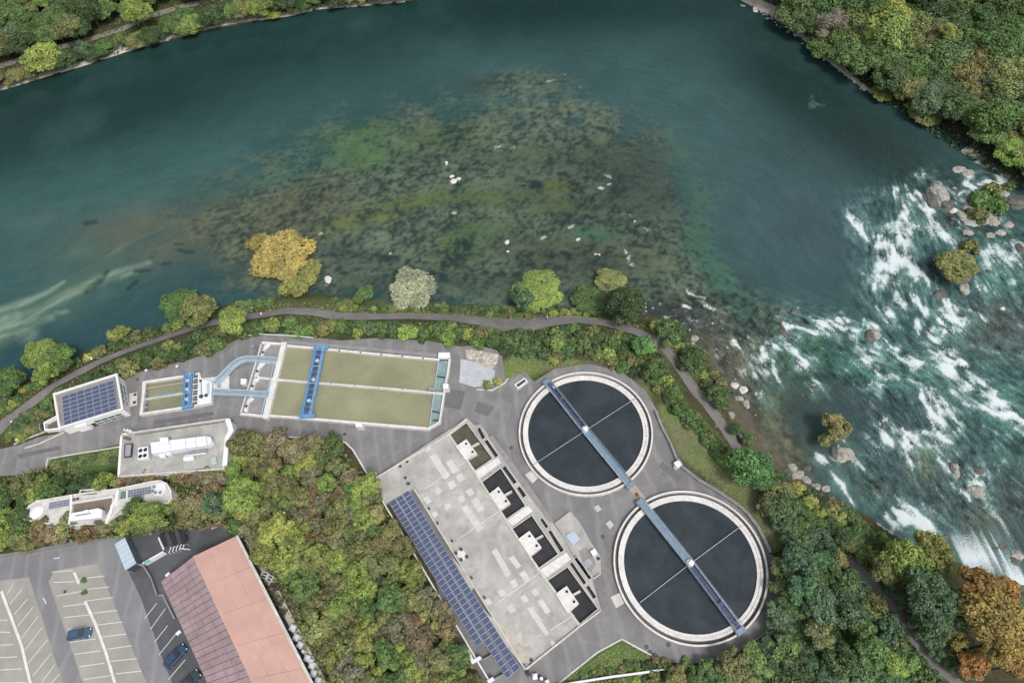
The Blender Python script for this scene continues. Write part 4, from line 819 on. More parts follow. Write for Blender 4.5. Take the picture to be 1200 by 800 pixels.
for x, y, l in [(656.5, 565, 'small dark manhole just below the upper clarifier'), (599, 524.5, 'small dark manhole between the basin block and the upper clarifier'), (706.5, 628.5, 'dark manhole in the yard left of the lower clarifier'), (746, 579.5, 'round manhole on the tan landing between the clarifiers'), (757.5, 757.6, 'grey manhole under the lower clarifier, left of the other ones'),
                (761.8, 763.5, 'grey manhole by the kerb of the grass triangle'), (783.5, 754.8, 'manhole with a pale ring just below the lower clarifier'), (335.5, 502.5, 'dark manhole on the yard below the rectangular tank, left one'), (404, 508.5, 'dark manhole on the yard below the rectangular tank, right one'), (161, 444.3, 'manhole in the yard behind the grit tank, left end')]:
    w_ = P(x, y, 0); z0 = .12 if abs(x - 746) < 1 else 0.0
    o = MB().cyl((w_.x, w_.y), .38, z0 + .03, z0 + .001, 16).build('manhole', M['asphalt_dark']); tag(o, l, 'manhole')

# ================================================================== SOLAR ARRAYS
def solar_grid(root, TL, TR, BL, nx, ny, z, skip=lambda i, j: False, gap=.04, tilt=0):
    a, b_, c_ = P(*TL, z), P(*TR, z), P(*BL, z)
    ux = (b_ - a).normalized(); wx = (b_ - a).length / nx; uy = Vector((-ux.y, ux.x, 0)); L = (c_ - a)
    sg_ = -1 if L.dot(uy) < 0 else 1; wy = abs(L.dot(uy)) / ny; sh = L.dot(ux) / ny
    mb = MB(); x, y = wx / 2 - gap, wy / 2 - gap; mb.cur = 0; fr = .06
    mb.add([(-x, -y, 0), (x, -y, 0), (x, y, 0), (-x, y, 0), (-x, -y, .06), (x, -y, .06), (x, y, .06), (-x, y, .06), (-x + fr, -y + fr, .06), (x - fr, -y + fr, .06), (x - fr, y - fr, .06), (-x + fr, y - fr, .06)],
           [(0, 3, 2, 1), (0, 1, 5, 4), (1, 2, 6, 5), (2, 3, 7, 6), (3, 0, 4, 7), (4, 5, 9, 8), (5, 6, 10, 9), (6, 7, 11, 10), (7, 4, 8, 11)])
    mb.cur = 1; k = len(mb.v); mb.add([(-x + fr, -y + fr, .06), (x - fr, -y + fr, .06), (x - fr, y - fr, .06), (-x + fr, y - fr, .06)], [(0, 1, 2, 3)])
    tmp = mb.build('solar_panel', [M['panel_frame'], M['solar']]); me = tmp.data
    for v in me.vertices: v.co += tmp.location
    bpy.data.objects.remove(tmp)
    o0 = origin(root); ang_ = math.atan2(ux.y, ux.x)
    for j in range(ny):
        for i in range(nx):
            if skip(i, j): continue
            p = a + ux * (wx * (i + .5) + sh * (j + .5)) + uy * sg_ * wy * (j + .5)
            o = bpy.data.objects.new('solar_panel', me); COL.objects.link(o); o.parent = root
            o.location = p - o0 + Vector((0, 0, random.uniform(-.008, .008))); o.rotation_euler = (0, 0, ang_)
t = thing('solar_array', 'long narrow array of blue solar panels along the left side of the basin block', 'solar array', P(530, 690, 0))
solar_grid(t, (456, 589.5), (478.6, 574), (585, 802), 3, 38, 1.0, lambda i, j: i == 0 and j > 30)
mb = MB()
for i in range(10):
    s_ = i / 9; a = (457 + s_ * 122, 592 + s_ * 203); b_ = (478 + s_ * 126, 577 + s_ * 205); MB().bar(a, b_, .08, .93, 0).build('support_frame', M['metal_grey'], t)
for s_ in (1 / 3, 2 / 3):
    a = Vector((456, 589.5)).lerp(Vector((478.6, 574)), s_); b_ = Vector((585, 802)).lerp(Vector((607.6, 786.5)), s_)
    if s_ < .5: b_ = a.lerp(b_, .81)
    MB().bar(tuple(a), tuple(b_), .07, 1.09, 1.0).build('rail_strip', M['metal_grey'], t)
o = MB().poly_bar([(430, 556), (450.5, 590.5), (480, 640), (537, 736), (557.5, 771), (572, 795), (600, 840)], .26, 1.0, 0).build('boundary_wall', M['concrete_white']); tag(o, 'thin white boundary wall left of the long solar array', 'wall')
o = MB().poly_bar([(395.5, 515), (405, 518.5), (413, 526), (422, 541), (430, 555)], .3, .35, 0).build('kerb_wall', M['concrete_white']); tag(o, 'curving pale kerb at the yard corner beside the shrub thicket', 'kerb')
o = MB().poly_bar([(279, 507.5), (335, 511.5), (394, 514.8)], .3, .5, 0).build('kerb_wall', M['concrete_pale']); tag(o, 'straight pale kerb between the yard and the autumn thicket', 'kerb')
mb = MB(); pp = [P(521, 771.5, 1), P(546, 758.5, 1), P(554.5, 775, 1), P(563.5, 770, 1)]
t = thing('white_pipe', 'white angled pipe between the thicket and the end of the solar array', 'pipe', pp[1] - Vector((0, 0, 1)))
MB().poly_barw([Vector(p) for p in pp], .55, 1.25, .8).build('pipe_run', M['white_metal'], t)
MB().poly_bar([(529, 772), (545.5, 763.5)], .3, .95, .7).build('lower_pipe', M['white_metal'], t)
for p in pp: MB().boxc((p.x, p.y, .4), .3, .3, .8).build('support', M['metal_grey'], t)
o = MB().bar((571.5, 798.5), (578.5, 794.5), .55, 1.2, .3).build('pipe_stub', M['white_metal']); tag(o, 'short white pipe stub beside the lower end of the solar array', 'pipe')
for i, (x, y, s_) in enumerate([(619, 789, .7), (627, 792, .9), (634, 795, .8), (641, 798, .6)]):
    w_ = P(x, y, .4); tt = thing('stored_part', ['dark boxy part stored just below the basin block corner', 'white round capped part stored below the basin block', 'grey boxy part stored below the basin block, third from left', 'small pale part stored below the basin block, rightmost'][i], 'stored equipment', w_ - Vector((0, 0, .4)))
    MB().boxc((w_.x, w_.y, .3), 1.0 * s_, .9 * s_, .6, .5 + i).build('base', M['dark_steel'] if i % 2 == 0 else M['white_metal'], tt)
    MB().cyl((w_.x + .1, w_.y), .35 * s_, .95, .55, 12).build('cap', M['white_metal'] if i else M['dark_steel'], tt)

# ================================================================== RECTANGULAR SETTLING TANK
t = thing('rectangular_settling_tank', 'large rectangular tank of olive water split by a central wall', 'settling tank', P(410, 455, 0))
ZR = .9
MB().prism([(334, 404), (514.5, 421), (506, 499), (500, 502), (312, 488)], .12 + .18, .05).build('water', M['water_olive'], t)
MB().poly_bar([(336, 404.7), (380, 408.5), (440, 414.4), (514.5, 421.2)], .50, ZR, 0).build('side_wall', M['concrete_white'], t)
MB().poly_bar([(336, 400.8), (440, 409.5), (514, 416.6)], 1.0, .35, 0).build('side_ledge', M['concrete_grey'], t)
MB().poly_bar([(314, 486.6), (352, 489.3), (440, 496.8), (500.5, 501.8)], .55, ZR, 0).build('side_wall', M['concrete_white'], t)
MB().poly_bar([(321.5, 444.4), (362, 447.8), (440, 453.8), (519, 461)], .55, ZR, 0).build('centre_wall', M['concrete_pale'], t)
MB().poly_bar([(333, 400.5), (325, 432), (318, 461), (311, 490)], 1.15, ZR + .2, 0).build('inlet_walkway', M['concrete_white'], t)
MB().poly_bar([(526.8, 420), (524.5, 437), (521.5, 451), (518.5, 472), (515, 494), (500.5, 502.3)], .36, ZR, 0).build('end_wall', M['concrete_white'], t)
for p in [[(514.2, 422.5), (525.7, 422.5), (519.2, 458), (508.7, 458)], [(507.5, 463), (518, 464), (514.5, 493), (503.5, 499)]]:
    MB().prism(p, .42, .05).build('channel_water', M['water_aqua'], t)
MB().poly_bar([(514, 421.5), (508.5, 459.5), (503.3, 500)], .14, .75, .1).build('weir', M['metal_paleblue'], t)
for a, b_ in [((512, 440.5), (521.5, 442)), ((505.5, 481), (516, 483.5)), ((507, 492), (513, 492))]: MB().bar(a, b_, .22, .7, .4).build('baffle', M['dark_steel'], t)
MB().prism([(513.8, 412.8), (527.2, 412.8), (526.6, 419.3), (513.3, 419.3)], ZR + .35, 0).build('gate_house', M['white_metal'], t)
MB().prism([(515, 419.6), (525.5, 419.6), (525.2, 422.4), (514.7, 422.4)], .5, .05).build('gate_recess', M['black'], t)
MB().prism([(519, 449.5), (525.5, 449.5), (525.3, 455), (519, 455)], ZR + .9, 0).build('control_box', M['white_metal'], t)
MB().prism([(502.5, 453.7), (510, 454.3), (510, 457.3), (502.5, 456.7)], ZR + .15, .3).build('weir_drive', M['metal_grey'], t)
MB().prism([(416.5, 494.7), (424.5, 495.3), (424.5, 500.3), (416.5, 499.8)], ZR + .8, 0).build('control_box', M['white_metal'], t)
for k_ in range(5):
    a = (398 + k_ * 24.5, 411 + k_ * 2.25); w_ = P(*a, ZR); MB().boxc((w_.x, w_.y, ZR + .1), .25, .3, .25).build('bollard', M['dark_steel'], t)
    a = (388 + k_ * 28, 449.6 + k_ * 2.2); w_ = P(*a, ZR); MB().boxc((w_.x, w_.y, ZR + .1), .25, .3, .25).build('bollard', M['metal_grey'], t)
# inlet chambers
t = thing('inlet_chambers', 'four grey inlet chambers in a row left of the olive water tank', 'inlet chambers', P(300, 445, 0))
MB().prism([(306, 401.5), (333, 402.5), (311, 489), (281, 484.5)], .35, .05).build('chamber_floor', M['concrete_grey'], t)
MB().poly_bar([(306, 401.2), (333, 402.8)], .55, ZR, 0).build('wall', M['concrete_white'], t); MB().poly_bar([(281, 484.3), (312, 487.7)], .55, ZR, 0).build('wall', M['concrete_white'], t)
MB().poly_bar([(306.5, 400.8), (281.5, 484.5)], .22, ZR, 0).build('wall', M['concrete_white'], t); MB().poly_bar([(312, 402.2), (304, 430), (287.5, 484.5)], .22, ZR, 0).build('wall', M['concrete_white'], t)
for k_ in range(17):
    s_ = (k_ + .5) / 17; MB().bar((306.5 - 25 * s_, 400.8 + 83.7 * s_), (312 - 24.5 * s_, 402.2 + 82.3 * s_), .10, ZR - .06, ZR - .2).build('rung', M['metal_grey'], t)
MB().poly_bar([(298.5, 441.8), (322, 444)], .4, ZR, 0).build('wall', M['concrete_white'], t)
for a, b_ in [((312, 424), (324, 426)), ((302, 461), (317, 463)), ((307, 424.5), (319, 425.5))]: MB().bar(a, b_, .25, ZR - .1, 0).build('cross_wall', M['concrete_pale'], t)
for x, y in [(308.2, 412.5), (301.5, 434.8), (296, 452), (288.8, 475.5)]:
    MB().prism([(x - 1.5, y + 1), (x + 9, y - 9.5), (x + 2, y - 9), (x - 3.5, y + 6), (x + 2.5, y + 6)], ZR + .02 - .2, .36).build('hopper', M['white_metal'], t)
    w_ = P(x, y, ZR); MB().boxc((w_.x, w_.y, ZR - .1), .5, .55, .2, .6).build('hopper_opening', M['black'], t)
MB().poly_bar([(321, 426), (312, 462), (306, 486)], .16, ZR, .3).build('rail', M['metal_paleblue'], t); MB().poly_bar([(318, 445), (308.5, 486)], .16, ZR, .3).build('rail', M['white_metal'], t)
o = MB().prism([(282, 443.5), (288.5, 443.5), (288, 450), (282, 450)], 1.2, 0).build('control_cabinet', M['white_metal']); tag(o, 'white control cabinet in the yard left of the inlet chambers', 'cabinet')
for pts, l in [([(251.5, 448.3), (262, 438), (272, 427.5), (280, 422), (287, 419.8), (301, 420), (325, 421.8)], 'blue grey curved channel from the grit tank to the upper inlet chamber'), ([(249, 458.3), (283, 459.8), (315, 462)], 'blue grey straight channel from the grit tank to the lower inlet chamber')]:
    tt = thing('inlet_channel', l, 'channel', P(pts[0][0], pts[0][1], 0), 'channels feeding the rectangular tank')
    MB().poly_bar(pts, .95, 1.12, .45).build('channel_bed', M['channel_grey'], tt)
    for s_ in (-1, 1):
        q = [P(*p, 1.2) for p in pts]; off = []
        for i, p in enumerate(q):
            a = q[max(0, i - 1)]; b_ = q[min(len(q) - 1, i + 1)]; d = (b_ - a).xy.normalized(); off.append(p + Vector((-d.y, d.x, 0)) * .56 * s_)
        MB().poly_barw(off, .17, 1.38, .45).build('channel_side', M['metal_paleblue'], tt)
    for k_ in range(4):
        i = min(len(pts) - 2, int(k_ * (len(pts) - 1) / 4)); p = P((pts[i][0] + pts[i + 1][0]) / 2, (pts[i][1] + pts[i + 1][1]) / 2, .9); MB().boxc((p.x, p.y, .24), .5, .5, .46).build('pier', M['concrete_grey'], tt)
def trav_bridge(label, A_, B_, w1, decks, z=1.5, mat='metal_blue'):
    # A_ and B_ are the two ends of the centre line (pixels)
    t = thing('travelling_bridge', label, 'bridge', P((A_[0] + B_[0]) / 2, (A_[1] + B_[1]) / 2, z), 'blue travelling bridges'); a = P(*A_, z); b_ = P(*B_, z); d = (b_ - a).normalized(); n = Vector((-d.y, d.x, 0)); L = (b_ - a).length
    MB().barw(a, b_, w1 * .62, z + .02, z - .12).build('deck', M['metal_darkblue'], t)
    for s_ in (-1, 1):
        MB().barw(a + n * w1 / 2 * s_, b_ + n * w1 / 2 * s_, .26, z + .22, z - .25).build('girder', M[mat], t)
        mb = MB(); k = int(L / 1.5)
        for i in range(k + 1):
            p = a + d * (L * i / k) + n * w1 / 2 * s_; mb.tube(p, p + Vector((0, 0, 1.15)), .035, 4)
        for hh in (1.15, .7): mb.tube(a + n * w1 / 2 * s_ + Vector((0, 0, hh)), b_ + n * w1 / 2 * s_ + Vector((0, 0, hh)), .045, 5)
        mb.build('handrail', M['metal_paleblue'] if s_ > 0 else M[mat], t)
    k = int(L / 1.3)
    for i in range(k):
        p = a + d * (L * (i + .5) / k); q = MB().boxc((p.x, p.y, z + .08), .12, w1, .1, math.atan2(d.y, d.x)).build('cross_beam', M['metal_paleblue'] if i % 3 == 0 else M[mat], t)
    for i in (.22, .5, .8):
        p = a + d * L * i; MB().boxc((p.x, p.y, z + .3), .7, .6, .45, .3).build('gear_box', M['metal_paleblue'], t)
    for e in (a, b_): MB().boxc((e.x, e.y, z - .2), .7, w1 * 1.7, .55, math.atan2(d.y, d.x)).build('end_carriage', M[mat], t)
    return t
trav_bridge('long blue travelling bridge spanning the olive rectangular tank', (376, 406.5), (359.5, 487), 1.9, None)

# ================================================================== GRIT TANK
t = thing('grit_tank', 'small white rimmed grit tank with olive lanes beside the solar roofed building', 'grit tank', P(200, 462, 0))
MB().prism([(168, 448), (234, 438), (233, 475), (165, 485)], .25, .03).build('water', M['water_olive2'], t)
MB().poly_bar([(168.3, 447.5), (216, 440.5), (233.5, 437.3)], .55, .9, 0).build('rim_wall', M['concrete_white'], t); MB().poly_bar([(165, 484.8), (205, 478.8), (232.5, 474.5)], .55, .9, 0).build('rim_wall', M['concrete_white'], t)
MB().poly_bar([(168.7, 446.5), (167.5, 465), (164.8, 485.8)], .62, .92, 0).build('rim_wall', M['concrete_white'], t)
MB().poly_bar([(169.5, 455), (216, 448)], .28, .7, 0).build('lane_wall', M['tan'], t); MB().poly_bar([(169, 467.6), (216, 460.3)], .34, .75, 0).build('lane_wall', M['concrete_pale'], t)
MB().prism([(176, 463), (216, 457.5), (216, 460.2), (176, 466)], .4, .1).build('channel_water', M['water_aqua'], t)
MB().prism([(170, 450.5), (174, 450), (173, 484), (168, 484)], .3, .1).build('inlet_recess', M['concrete_dark'], t)
for y in (452, 461, 471, 477): w_ = P(171.5, y, .6); MB().boxc((w_.x, w_.y, .5), .5, .35, .5).build('gate', M['metal_grey'], t)
MB().prism([(233.5, 438), (236, 443), (248.5, 448), (247.5, 471.5), (232.5, 474.8)], 1.0, 0).build('platform', M['white_metal'], t)
MB().poly_bar([(226, 438.6), (224.6, 475.5)], .16, 1.15, .5).build('rail', M['white_metal'], t)
MB().poly_bar([(233, 437), (232, 474.5)], .3, 1.15, .5).build('rail', M['white_metal'], t)
for k_ in range(11):
    s_ = (k_ + .5) / 11; MB().bar((226 - 1.4 * s_, 438.6 + 37 * s_), (233 - s_, 437 + 37.5 * s_), .16, 1.1, .9).build('rung', M['white_metal'] if k_ % 2 else M['metal_grey'], t)
MB().prism([(227, 440), (232, 439), (231, 473), (226, 474)], .6, .3).build('screen_pit', M['concrete_dark'], t)
for x, y, r_ in [(235.3, 446.3, .3), (236, 464.5, .45), (241.8, 463.3, .38)]: w_ = P(x, y, 1); MB().cyl((w_.x, w_.y), r_, 1.2, .95, 12).build('shaft_opening', M['dark_steel'], t)
MB().bar((235.5, 447), (235.8, 463), .10, 1.12, 1.0).build('shaft_rod', M['dark_steel'], t); MB().bar((243.5, 448.5), (243.5, 461), .5, 1.25, 1.0).build('cover', M['metal_paleblue'], t)
trav_bridge('short blue travelling bridge over the right end of the grit tank', (221.5, 438.5), (219.5, 476), 1.35, None)
slab('white_slab', 'white slab with a dark disc under the curved channel, right of the grit tank', 'slab', [(236, 443), (268.5, 439.8), (268.5, 455.3), (249, 455.8), (248.5, 448.5)], .28, 'white_paint')
w_ = P(257, 452, .28); tag(MB().cyl((w_.x, w_.y), .42, .34, .27, 14).build('manhole', M['metal_grey']), 'grey manhole on the white slab right of the grit tank', 'manhole')
t = thing('manhole_slab', 'pinkish slab with two dark manholes between the white building and the grit tank', 'slab', P(157, 466, 0))
MB().prism([(151.5, 461), (161, 459), (160.5, 474), (152, 476.5)], .12, 0).build('slab', M['concrete_pale'], t)
for x, y in [(158.3, 462.3), (157.7, 471.3)]: w_ = P(x, y, .12); MB().cyl((w_.x, w_.y), .36, .17, .1, 14).build('manhole', M['dark_steel'], t)

# ================================================================== WHITE BUILDING WITH SOLAR ROOF
ZB = 3.1
t = thing('white_building', 'white flat roofed building with a solar panel roof', 'building', P(110, 475, 0))
rf = [(63.7, 461.7), (136.7, 438.7), (143.6, 479.2), (70, 501.3)]
rw = W2(rf, ZB); MB().prismw(rw, ZB - .25, 0).build('walls', M['wall_white'], t)
MB().poly_barw([Vector((x, y, 0)) for x, y in rw], .42, ZB + .15, ZB - .3, True).build('parapet', M['white_metal'], t)
def shrink(q, k):
    c_ = sum((Vector(v) for v in q), Vector((0, 0))) / len(q); return [tuple(Vector(v) + (c_ - Vector(v)).normalized() * k) for v in q]
MB().prismw(shrink(rw, .3), ZB - .2, ZB - .26).build('roof', M['roof_gravel'], t)
MB().poly_bar([(66.6, 463.5), (70, 499.5)], .2, ZB + .02, ZB - .22).build('roof_duct', M['roof_salmon'], t)
solar_grid(t, (72.3, 464.6), (133.2, 445.3), (75.2, 498.8), 7, 7, ZB + .02, gap=.05)
for q0, q1, z0, z1, mt, nm in [((112, 487.8), (139, 480.5), .35, 1.9, 'window_green', 'window'), ]: pass
def facade(q, i, u0, u1, z0, z1, mat, nm, parent, th=.08, frame=None):
    a = Vector((*q[i], 0)); b_ = Vector((*q[(i + 1) % len(q)], 0)); d = b_ - a; n = Vector((d.y, -d.x, 0)).normalized(); c_ = sum((Vector((*v, 0)) for v in q), Vector()) / len(q)
    if n.dot(c_ - a) > 0: n = -n
    p, r_ = a + d * u0 + n * th * .5, a + d * u1 + n * th * .5
    o = MB().barw(p, r_, th, z1, z0).build(nm, M[mat], parent)
    if frame:
        for (e0, e1, f0, f1) in ((u0, u1, z1, z1 + .08), (u0, u1, z0 - .08, z0)):
            pass
        k = 4
        for j in range(k + 1):
            u = u0 + (u1 - u0) * j / k; s_ = a + d * u + n * (th + .02); MB().boxc((s_.x, s_.y, (z0 + z1) / 2), .07, .07, z1 - z0, math.atan2(d.y, d.x)).build('frame', M[frame], o)
        s0, s1 = a + d * u0 + n * (th + .02), a + d * u1 + n * (th + .02); MB().barw(s0, s1, .06, (z0 + z1) / 2 + .04, (z0 + z1) / 2 - .04).build('frame', M[frame], o)
    return o
facade(rw, 2, .08, .52, .3, 1.9, 'window_green', 'window', t, .1, 'wall_white')
facade(rw, 2, .62, .80, .02, 2.2, 'wall_white', 'porch', t, .5); facade(rw, 2, .52, .60, .02, 1.3, 'window_dark', 'door', t, .1)
facade(rw, 1, .22, .82, .9, 2.4, 'window_green', 'window', t, .1, 'wall_white')
t = thing('ramp_enclosure', 'white walled pit enclosure against the left wall of the white building', 'enclosure', P(58, 497, 0))
MB().poly_bar([(66, 487.3), (51.5, 495), (52.7, 503.5), (69, 501.5)], .28, 1.2, 0).build('wall', M['wall_white'], t); MB().prism([(53, 496), (67, 489), (69, 500), (54, 502)], .15, .02).build('pit_floor', M['concrete_dark'], t)
MB().poly_bar([(44, 488), (47, 504)], .16, .9, 0).build('side_rail', M['metal_grey'], t)
for p, l in [([(16, 520.5), (30, 514), (55, 504.5)], 'upper pale edge line of the ramp left of the white building'), ([(28, 525), (45, 520), (75, 506)], 'lower pale edge line of the ramp left of the white building'), ([(53.5, 549), (55.5, 537.5), (80, 533), (141, 523)], 'pale kerb between the left yard road and the grass')]:
    o = MB().poly_bar(p, .28, .12, 0).build('kerb', M['concrete_pale']); tag(o, l, 'kerb')
for i, (x, y, l) in enumerate([(13.5, 494, 'white topped marker post beside the left path'), (19.5, 515, 'white topped marker post at the tip of the planted bed'), (107, 420, 'white topped marker post in the hedge above the white building'), (306, 367.5, 'white topped marker post beside the path below the golden tree'), (1114, 783.5, 'white topped marker post beside the path at the lower right')]):
    g = G(x, y, .9); g.z -= .9; tt = thing('marker_post', l, 'post', g, 'marker posts')
    MB().tube(g, g + Vector((0, 0, .8)), .06, 6).build('post', M['metal_grey'], tt); MB().cyl((g.x, g.y), .24, g.z + 1.0, g.z + .75, 12).build('cap', M['white_metal'], tt)
for base, l in [((180.3, 441.3), 'left lamp post behind the grit tank'), ((215.8, 436.8), 'right lamp post behind the grit tank, by the blue bridge'), ((303, 413.5), 'lamp post by the upper corner of the inlet chambers')]:
    g = P(*base, 0); k = 2.9; tt = thing('lamp_post', l, 'lamp post', g, 'yard lamp posts'); MB().tube(g, g + Vector((0, 0, k)), .07, 8, .05).build('pole', M['metal_grey'], tt)
    MB().cyl((g.x, g.y), .27, k + .22, k, 12).build('lamp_head', M['white_metal'] if base[0] < 300 else M['metal_grey'], tt)

# ================================================================== FLAT-ROOFED BUILDING WITH AIR HANDLERS
ZH = 3.3
t = thing('plant_room_building', 'flat grey roofed building with a white end wall and rooftop air units', 'building', P(205, 520, 0))
hr = [(142.3, 511), (144, 508.3), (265.5, 490.8), (268.8, 491.3), (264, 540), (262, 549), (139, 558)]
hw = W2(hr, ZH); MB().prismw(hw, ZH - .2, 0).build('walls', M['wall_white'], t); MB().prismw(shrink(hw, .15), ZH - .12, ZH - .21).build('roof', M['concrete'], t)
MB().poly_barw([Vector((x, y, 0)) for x, y in hw], .3, ZH + .12, ZH - .25, True).build('parapet', M['concrete_pale'], t)
MB().poly_bar([(142, 511.5), (138.8, 556)], .45, ZH + .2, ZH - .25).build('parapet', M['wall_white'], t)
MB().poly_bar([(266.5, 491), (271, 504), (266, 512), (263, 545)], .9, ZH + .16, ZH - .25).build('end_wall_top', M['wall_white'], t)
MB().poly_bar([(158, 509.3), (205, 502), (263, 493.6)], .14, ZH + .02, ZH - .14).build('dark_roof_line', M['concrete_dark'], t)  # thin dark strip parallel to the upper roof edge
t = thing('air_handling_unit', 'long white air handling unit on the grey flat roof', 'air unit', P(210, 525, ZH))
MB().prism([(176, 518), (241, 510.3), (242.3, 521.3), (177.3, 531)], ZH + 1.9, ZH + .15).build('casing', M['white_metal'], t, .06)
MB().prism([(242, 510.6), (247, 512), (248, 517), (243, 521.6)], ZH + 1.5, ZH + .1).build('end_cone', M['white_metal'], t)
MB().prism([(187, 512.8), (196.5, 511.8), (197.5, 520), (187.7, 521)], ZH + 2.2, ZH + 1.8).build('intake_hood', M['white_metal'], t)
for x in (199, 217, 229): MB().bar((x, 516.5 - (x - 199) * .12), (x + 1.2, 527.5 - (x - 199) * .12), .06, ZH + 1.93, ZH + 1.8).build('panel_seam', M['metal_grey'], t)
MB().prism([(186, 531), (193, 530), (194, 535), (187, 536)], ZH + .9, ZH).build('side_box', M['white_metal'], t); MB().prism([(194, 529), (199.5, 528.3), (199.7, 532), (194.4, 533)], ZH + 1.1, ZH).build('side_box', M['white_metal'], t)
MB().prism([(214.5, 535.5), (226.5, 533.5), (227, 538.5), (215, 540)], ZH + .6, ZH).build('side_box', M['white_metal'], t)
MB().bar((218, 531), (242, 527), .3, ZH + .8, ZH + .4).build('duct', M['metal_grey'], t); MB().bar((216, 534), (241, 530.5), .25, ZH + .4, ZH + .1).build('duct', M['white_metal'], t)
t = thing('four_fan_condenser', 'white condenser with four black fans left of the air handling unit', 'air unit', P(167, 530, ZH))
MB().prism([(161.7, 524.3), (173.3, 522.5), (174.2, 536.5), (161.5, 538.3)], ZH + 1.0, ZH + .1).build('casing', M['white_metal'], t)
for x, y in [(164.8, 527.7), (170.4, 526.7), (164.4, 534.4), (169.8, 533.4)]:
    w_ = P(x, y, ZH + 1.0); MB().cyl((w_.x, w_.y), .40, ZH + 1.05, ZH + .95, 16).build('fan', M['black'], t)
t = thing('roof_skylight', 'dark framed skylight at the left end of the grey flat roof', 'skylight', P(150, 527, ZH))
MB().prism([(146.2, 520.5), (154.3, 519.5), (153, 534), (145.5, 535)], ZH + .35, ZH).build('glazing', M['metal_grey'], t); MB().poly_bar([(146.2, 520.5), (154.3, 519.5), (153, 534), (145.5, 535)], .16, ZH + .45, ZH, True).build('frame', M['dark_steel'], t)
t = thing('roof_exhaust', 'pale cluster of exhaust pipes at the upper left corner of the grey flat roof', 'exhaust', P(147, 506, ZH))
for i, (x, y) in enumerate([(146, 503.5), (150, 504), (147.5, 508.5), (153, 505)]):
    w_ = P(x, y, ZH + .6); MB().tube((w_.x, w_.y, ZH - .2), (w_.x, w_.y, ZH + .8), .2 + .05 * (i % 2), 8).build('pipe', M['white_metal'], t)
MB().bar((144.5, 512), (152, 514), .5, ZH + .35, ZH - .1).build('duct', M['wood'], t)
o = MB().prism([(247, 536), (253, 535), (254, 543), (248, 545)], ZH + .35, ZH - .1).build('roof_hatch', M['pale_cover']); tag(o, 'pale roof hatch at the lower right corner of the grey flat roof', 'roof hatch')

# ================================================================== ROUND-ENDED BUILDING IN THE TREES
ZO = 3.0
t = thing('round_ended_building', 'long flat roofed building with rounded ends sunk among the trees', 'building', P(115, 590, 0))
zo = lambda x, y: (20 + x / 6.316, 555 + y / 6.316)
orr = [zo(45, 335), zo(58, 285), zo(90, 240), zo(150, 203), zo(240, 188), zo(400, 160), zo(600, 132), zo(760, 110), zo(900, 80), zo(1000, 58), zo(1060, 52), zo(1110, 75), zo(1138, 125), zo(1145, 180), zo(1120, 215), zo(990, 232), zo(760, 262), zo(700, 330), zo(660, 365), zo(520, 375), zo(390, 385), zo(240, 370), zo(110, 350)]
ow = W2(orr, ZO); MB().prismw(ow, ZO - .15, 0).build('walls', M['wall_white'], t); MB().prismw(shrink(ow, .12), ZO - .08, ZO - .16).build('roof', M['concrete_pale'], t)
MB().poly_barw([Vector((x, y, 0)) for x, y in ow], .26, ZO + .2, ZO - .2, True).build('parapet', M['concrete_white'], t)
MB().prism([zo(400, 222), zo(705, 172), zo(692, 250), zo(630, 345), zo(400, 345)], ZO - .02, ZO - .1).build('terrace', M['brown_deck'], t)
MB().poly_bar([zo(400, 216), zo(708, 166)], .25, ZO + .5, ZO - .1).build('terrace_wall', M['white_metal'], t)
MB().poly_bar([zo(400, 155), zo(397, 270), zo(382, 370)], .3, ZO + .6, ZO - .1).build('terrace_wall', M['wall_white'], t)
MB().poly_bar([zo(745, 118), zo(735, 190), zo(700, 235), zo(690, 290), zo(655, 365)], .45, ZO + .5, ZO - .1).build('terrace_wall', M['wall_white'], t)
MB().poly_bar([zo(812, 120), zo(812, 188)], .22, ZO + .35, ZO - .1).build('roof_wall', M['wall_white'], t)
MB().prism([zo(768, 130), zo(806, 124), zo(806, 180), zo(760, 186)], ZO + .02, ZO - .1).build('roof_glazing', M['window_green'], t)
mb = MB()
for i in range(28): pass
c0 = P(*zo(140, 278), ZO); rr_ = 8.6 * mpp(43, 599)
vs = [(c0.x, c0.y, ZO + .55)]; fs = []
for k_, (rr2, z2) in enumerate([(.55, .42), (.85, .2), (1.0, -.05)]):
    for i in range(28): a = 2 * math.pi * i / 28; vs.append((c0.x + rr_ * rr2 * math.cos(a), c0.y + rr_ * rr2 * math.sin(a), ZO + z2))
fs = [(0, 1 + i, 1 + (i + 1) % 28) for i in range(28)] + [(1 + k_ * 28 + i, 29 + k_ * 28 + i, 29 + k_ * 28 + (i + 1) % 28, 1 + k_ * 28 + (i + 1) % 28) for k_ in range(2) for i in range(28)]
MB().add(vs, fs).build('roof_dome', M['white_metal'], t, smooth=True)
w_ = P(*zo(1055, 115), ZO); MB().cyl((w_.x, w_.y), 1.35, ZO + .15, ZO - .1, 24).build('roof_disc', M['white_metal'], t)
for x, y in [(1010, 130), (1030, 142), (1065, 140), (1020, 100)]:
    w_ = P(*zo(x, y), ZO); MB().boxc((w_.x, w_.y, ZO + .2), .5, .4, .5, .5).build('roof_vent', M['metal_bluegrey'], t)
for x, y in [(405, 190), (425, 190), (450, 185), (410, 203)]:
    w_ = P(*zo(x, y), ZO); MB().boxc((w_.x, w_.y, ZO + .1), .35, .3, .4, .5).build('roof_vent', M['dark_steel'], t)
